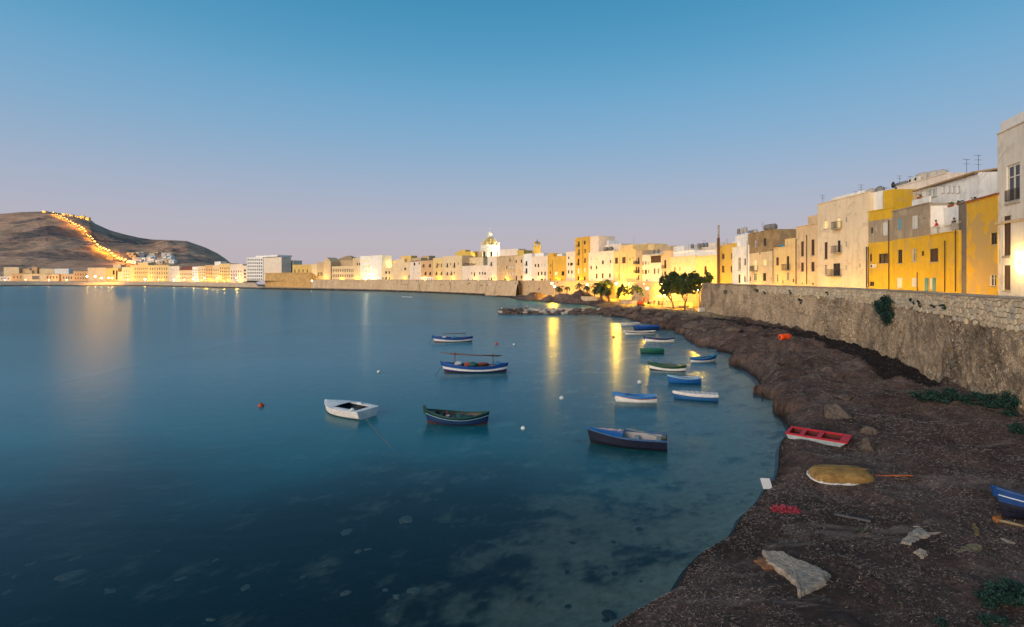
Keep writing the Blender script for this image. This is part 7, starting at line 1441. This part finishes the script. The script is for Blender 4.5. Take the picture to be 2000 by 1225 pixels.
x, y, z = on_beach(1373, 118.5); root = empty('plastic_tank', (x - .4, y, z), R(6)); tag(root, 'white cubic plastic tank at the corner of the wall', 'tank'); b = MB(); b.box(-.55, -.55, .14, .55, .55, 1.15); b.build('container', simple('tank_milk', (.66, .64, .60), .5, var=.1, obj=True), root); b = MB(); 
for sx_ in (-.58, -.2, .2, .58): b.box(sx_ - .015, -.6, .1, sx_ + .015, -.57, 1.2)
for z_ in (.2, .55, .9, 1.18): b.box(-.6, -.605, z_, .6, -.572, z_ + .03)
b.box(-.6, -.6, 0, .6, .6, .135); b.build('cage_pallet', tank_g, root)
for i, (px, D, lb) in enumerate(((1343, 126, 'pale crate on the sand right of the beached boats'), (1349, 127, 'second pale crate beside the first on the sand'), (1354, 125, 'yellow-lit crate near the leaning tree'))):
    x, y, z = on_beach(px, D); root = empty('crate', (x, y, z), R(20 * i)); tag(root, lb, 'crate'); b = MB()
    for z_ in (0, .22, .44): b.box(-.4, -.3, z_, .4, -.26, z_ + .17); b.box(-.4, .26, z_, .4, .3, z_ + .17); b.box(-.4, -.26, z_, -.36, .26, z_ + .17); b.box(.36, -.26, z_, .4, .26, z_ + .17)
    b.box(-.4, -.3, -.05, .4, .3, -.003); b.build('slats', simple('crate_wood', (.46, .36, .22), .85, var=.3), root)
fr = random.Random(8)
for k in range(7): x, y, z = on_beach(1378 + k * 2.2, 112 - k * .4); s_ = fr.uniform(.15, .38); tag(link('loose_stone', RM[k % 6], None, (x - 1.2, y, z + .08), (0, 0, k), (s_ * 1.3, s_, s_ * .8)), 'pale stone in the small heap at the foot of the wall corner', 'stone', 'pale stones at the wall corner')
# stair ramp against the far wall
a0 = G(1213, 583.5, 2.0); root = empty('stair_ramp', (a0.x, 180, 1.8)); tag(root, 'steep stone stair ramp climbing to the harbour wall', 'ramp'); b = MB(); k = 14
for i in range(k): xx_ = 2.4 * i / k; b.box(xx_ * .75, 1.0, 0, xx_ * .75 + 1.6, 4.0, .45 * (i + 1) - .05 + .001 * i) if i % 2 == 0 else b.box(xx_ * .75, 1.05, 0, xx_ * .75 + 1.6, 4.0, .45 * (i + 1) - .05)
b.build('steps', MATS['ashlar'], root); b = MB(); b.hexa([(-.6, .5, 0), (.9, .5, 0), (.9, 1.0, 0), (-.6, 1.0, 0)], [(1.6, .5, 6.2), (2.5, .5, 6.2), (2.5, 1.0, 6.2), (1.6, 1.0, 6.2)]); b.build('balustrade', MATS['ashlar'], root)
# low terrace wall before the palms
for lb, pa, pb_2, dpt, hgt in (('low terrace wall under the middle palms', 1135, 1168, 186, 1.0), ('low curved sand-coloured wall right of the stair ramp', 1214, 1244, 160, 1.1)):
    xa, xb = PX(pa, dpt), PX(pb_2, dpt - 5); za = float(bh(xa, dpt)); root = empty('terrace_wall', (xa, dpt, za)); tag(root, lb, 'wall'); b = MB()
    for i in range(8):
        t0, t1 = i / 8, (i + 1) / 8; f_ = lambda t: (t * (xb - xa), -5 * t - .8 * math.sin(math.pi * t)); (p0x, p0y), (p1x, p1y) = f_(t0), f_(t1); b.hexa([(p0x, p0y, -.6), (p1x, p1y, -.6), (p1x, p1y + .4, -.6), (p0x, p0y + .4, -.6)], [(p0x, p0y, hgt), (p1x, p1y, hgt), (p1x, p1y + .4, hgt), (p0x, p0y + .4, hgt)])
    b.build('masonry', MATS['ashlar'], root)

q = HOUSES['Q7']; l0, z0_, _ = q.loc(1966, 395); l1, _, _ = q.loc(1991, 395); b = MB(); railing(b, l0 - .05, l1 + .05, -.10, -.004, z0_ + .02, .95, .12); b.build('window_rail', iron, q.root)
HQ = q.z1 - q.z0; b = MB(); b.box(.35, .05, HQ + .10, q.w, .25, HQ + .95); b.build('roof_parapet', pl('chalk'), q.root); b = MB(); b.box(-.05, -.16, HQ * .47, q.w, -.004, HQ * .47 + .22); b.build('string_course', pl('beige'), q.root)
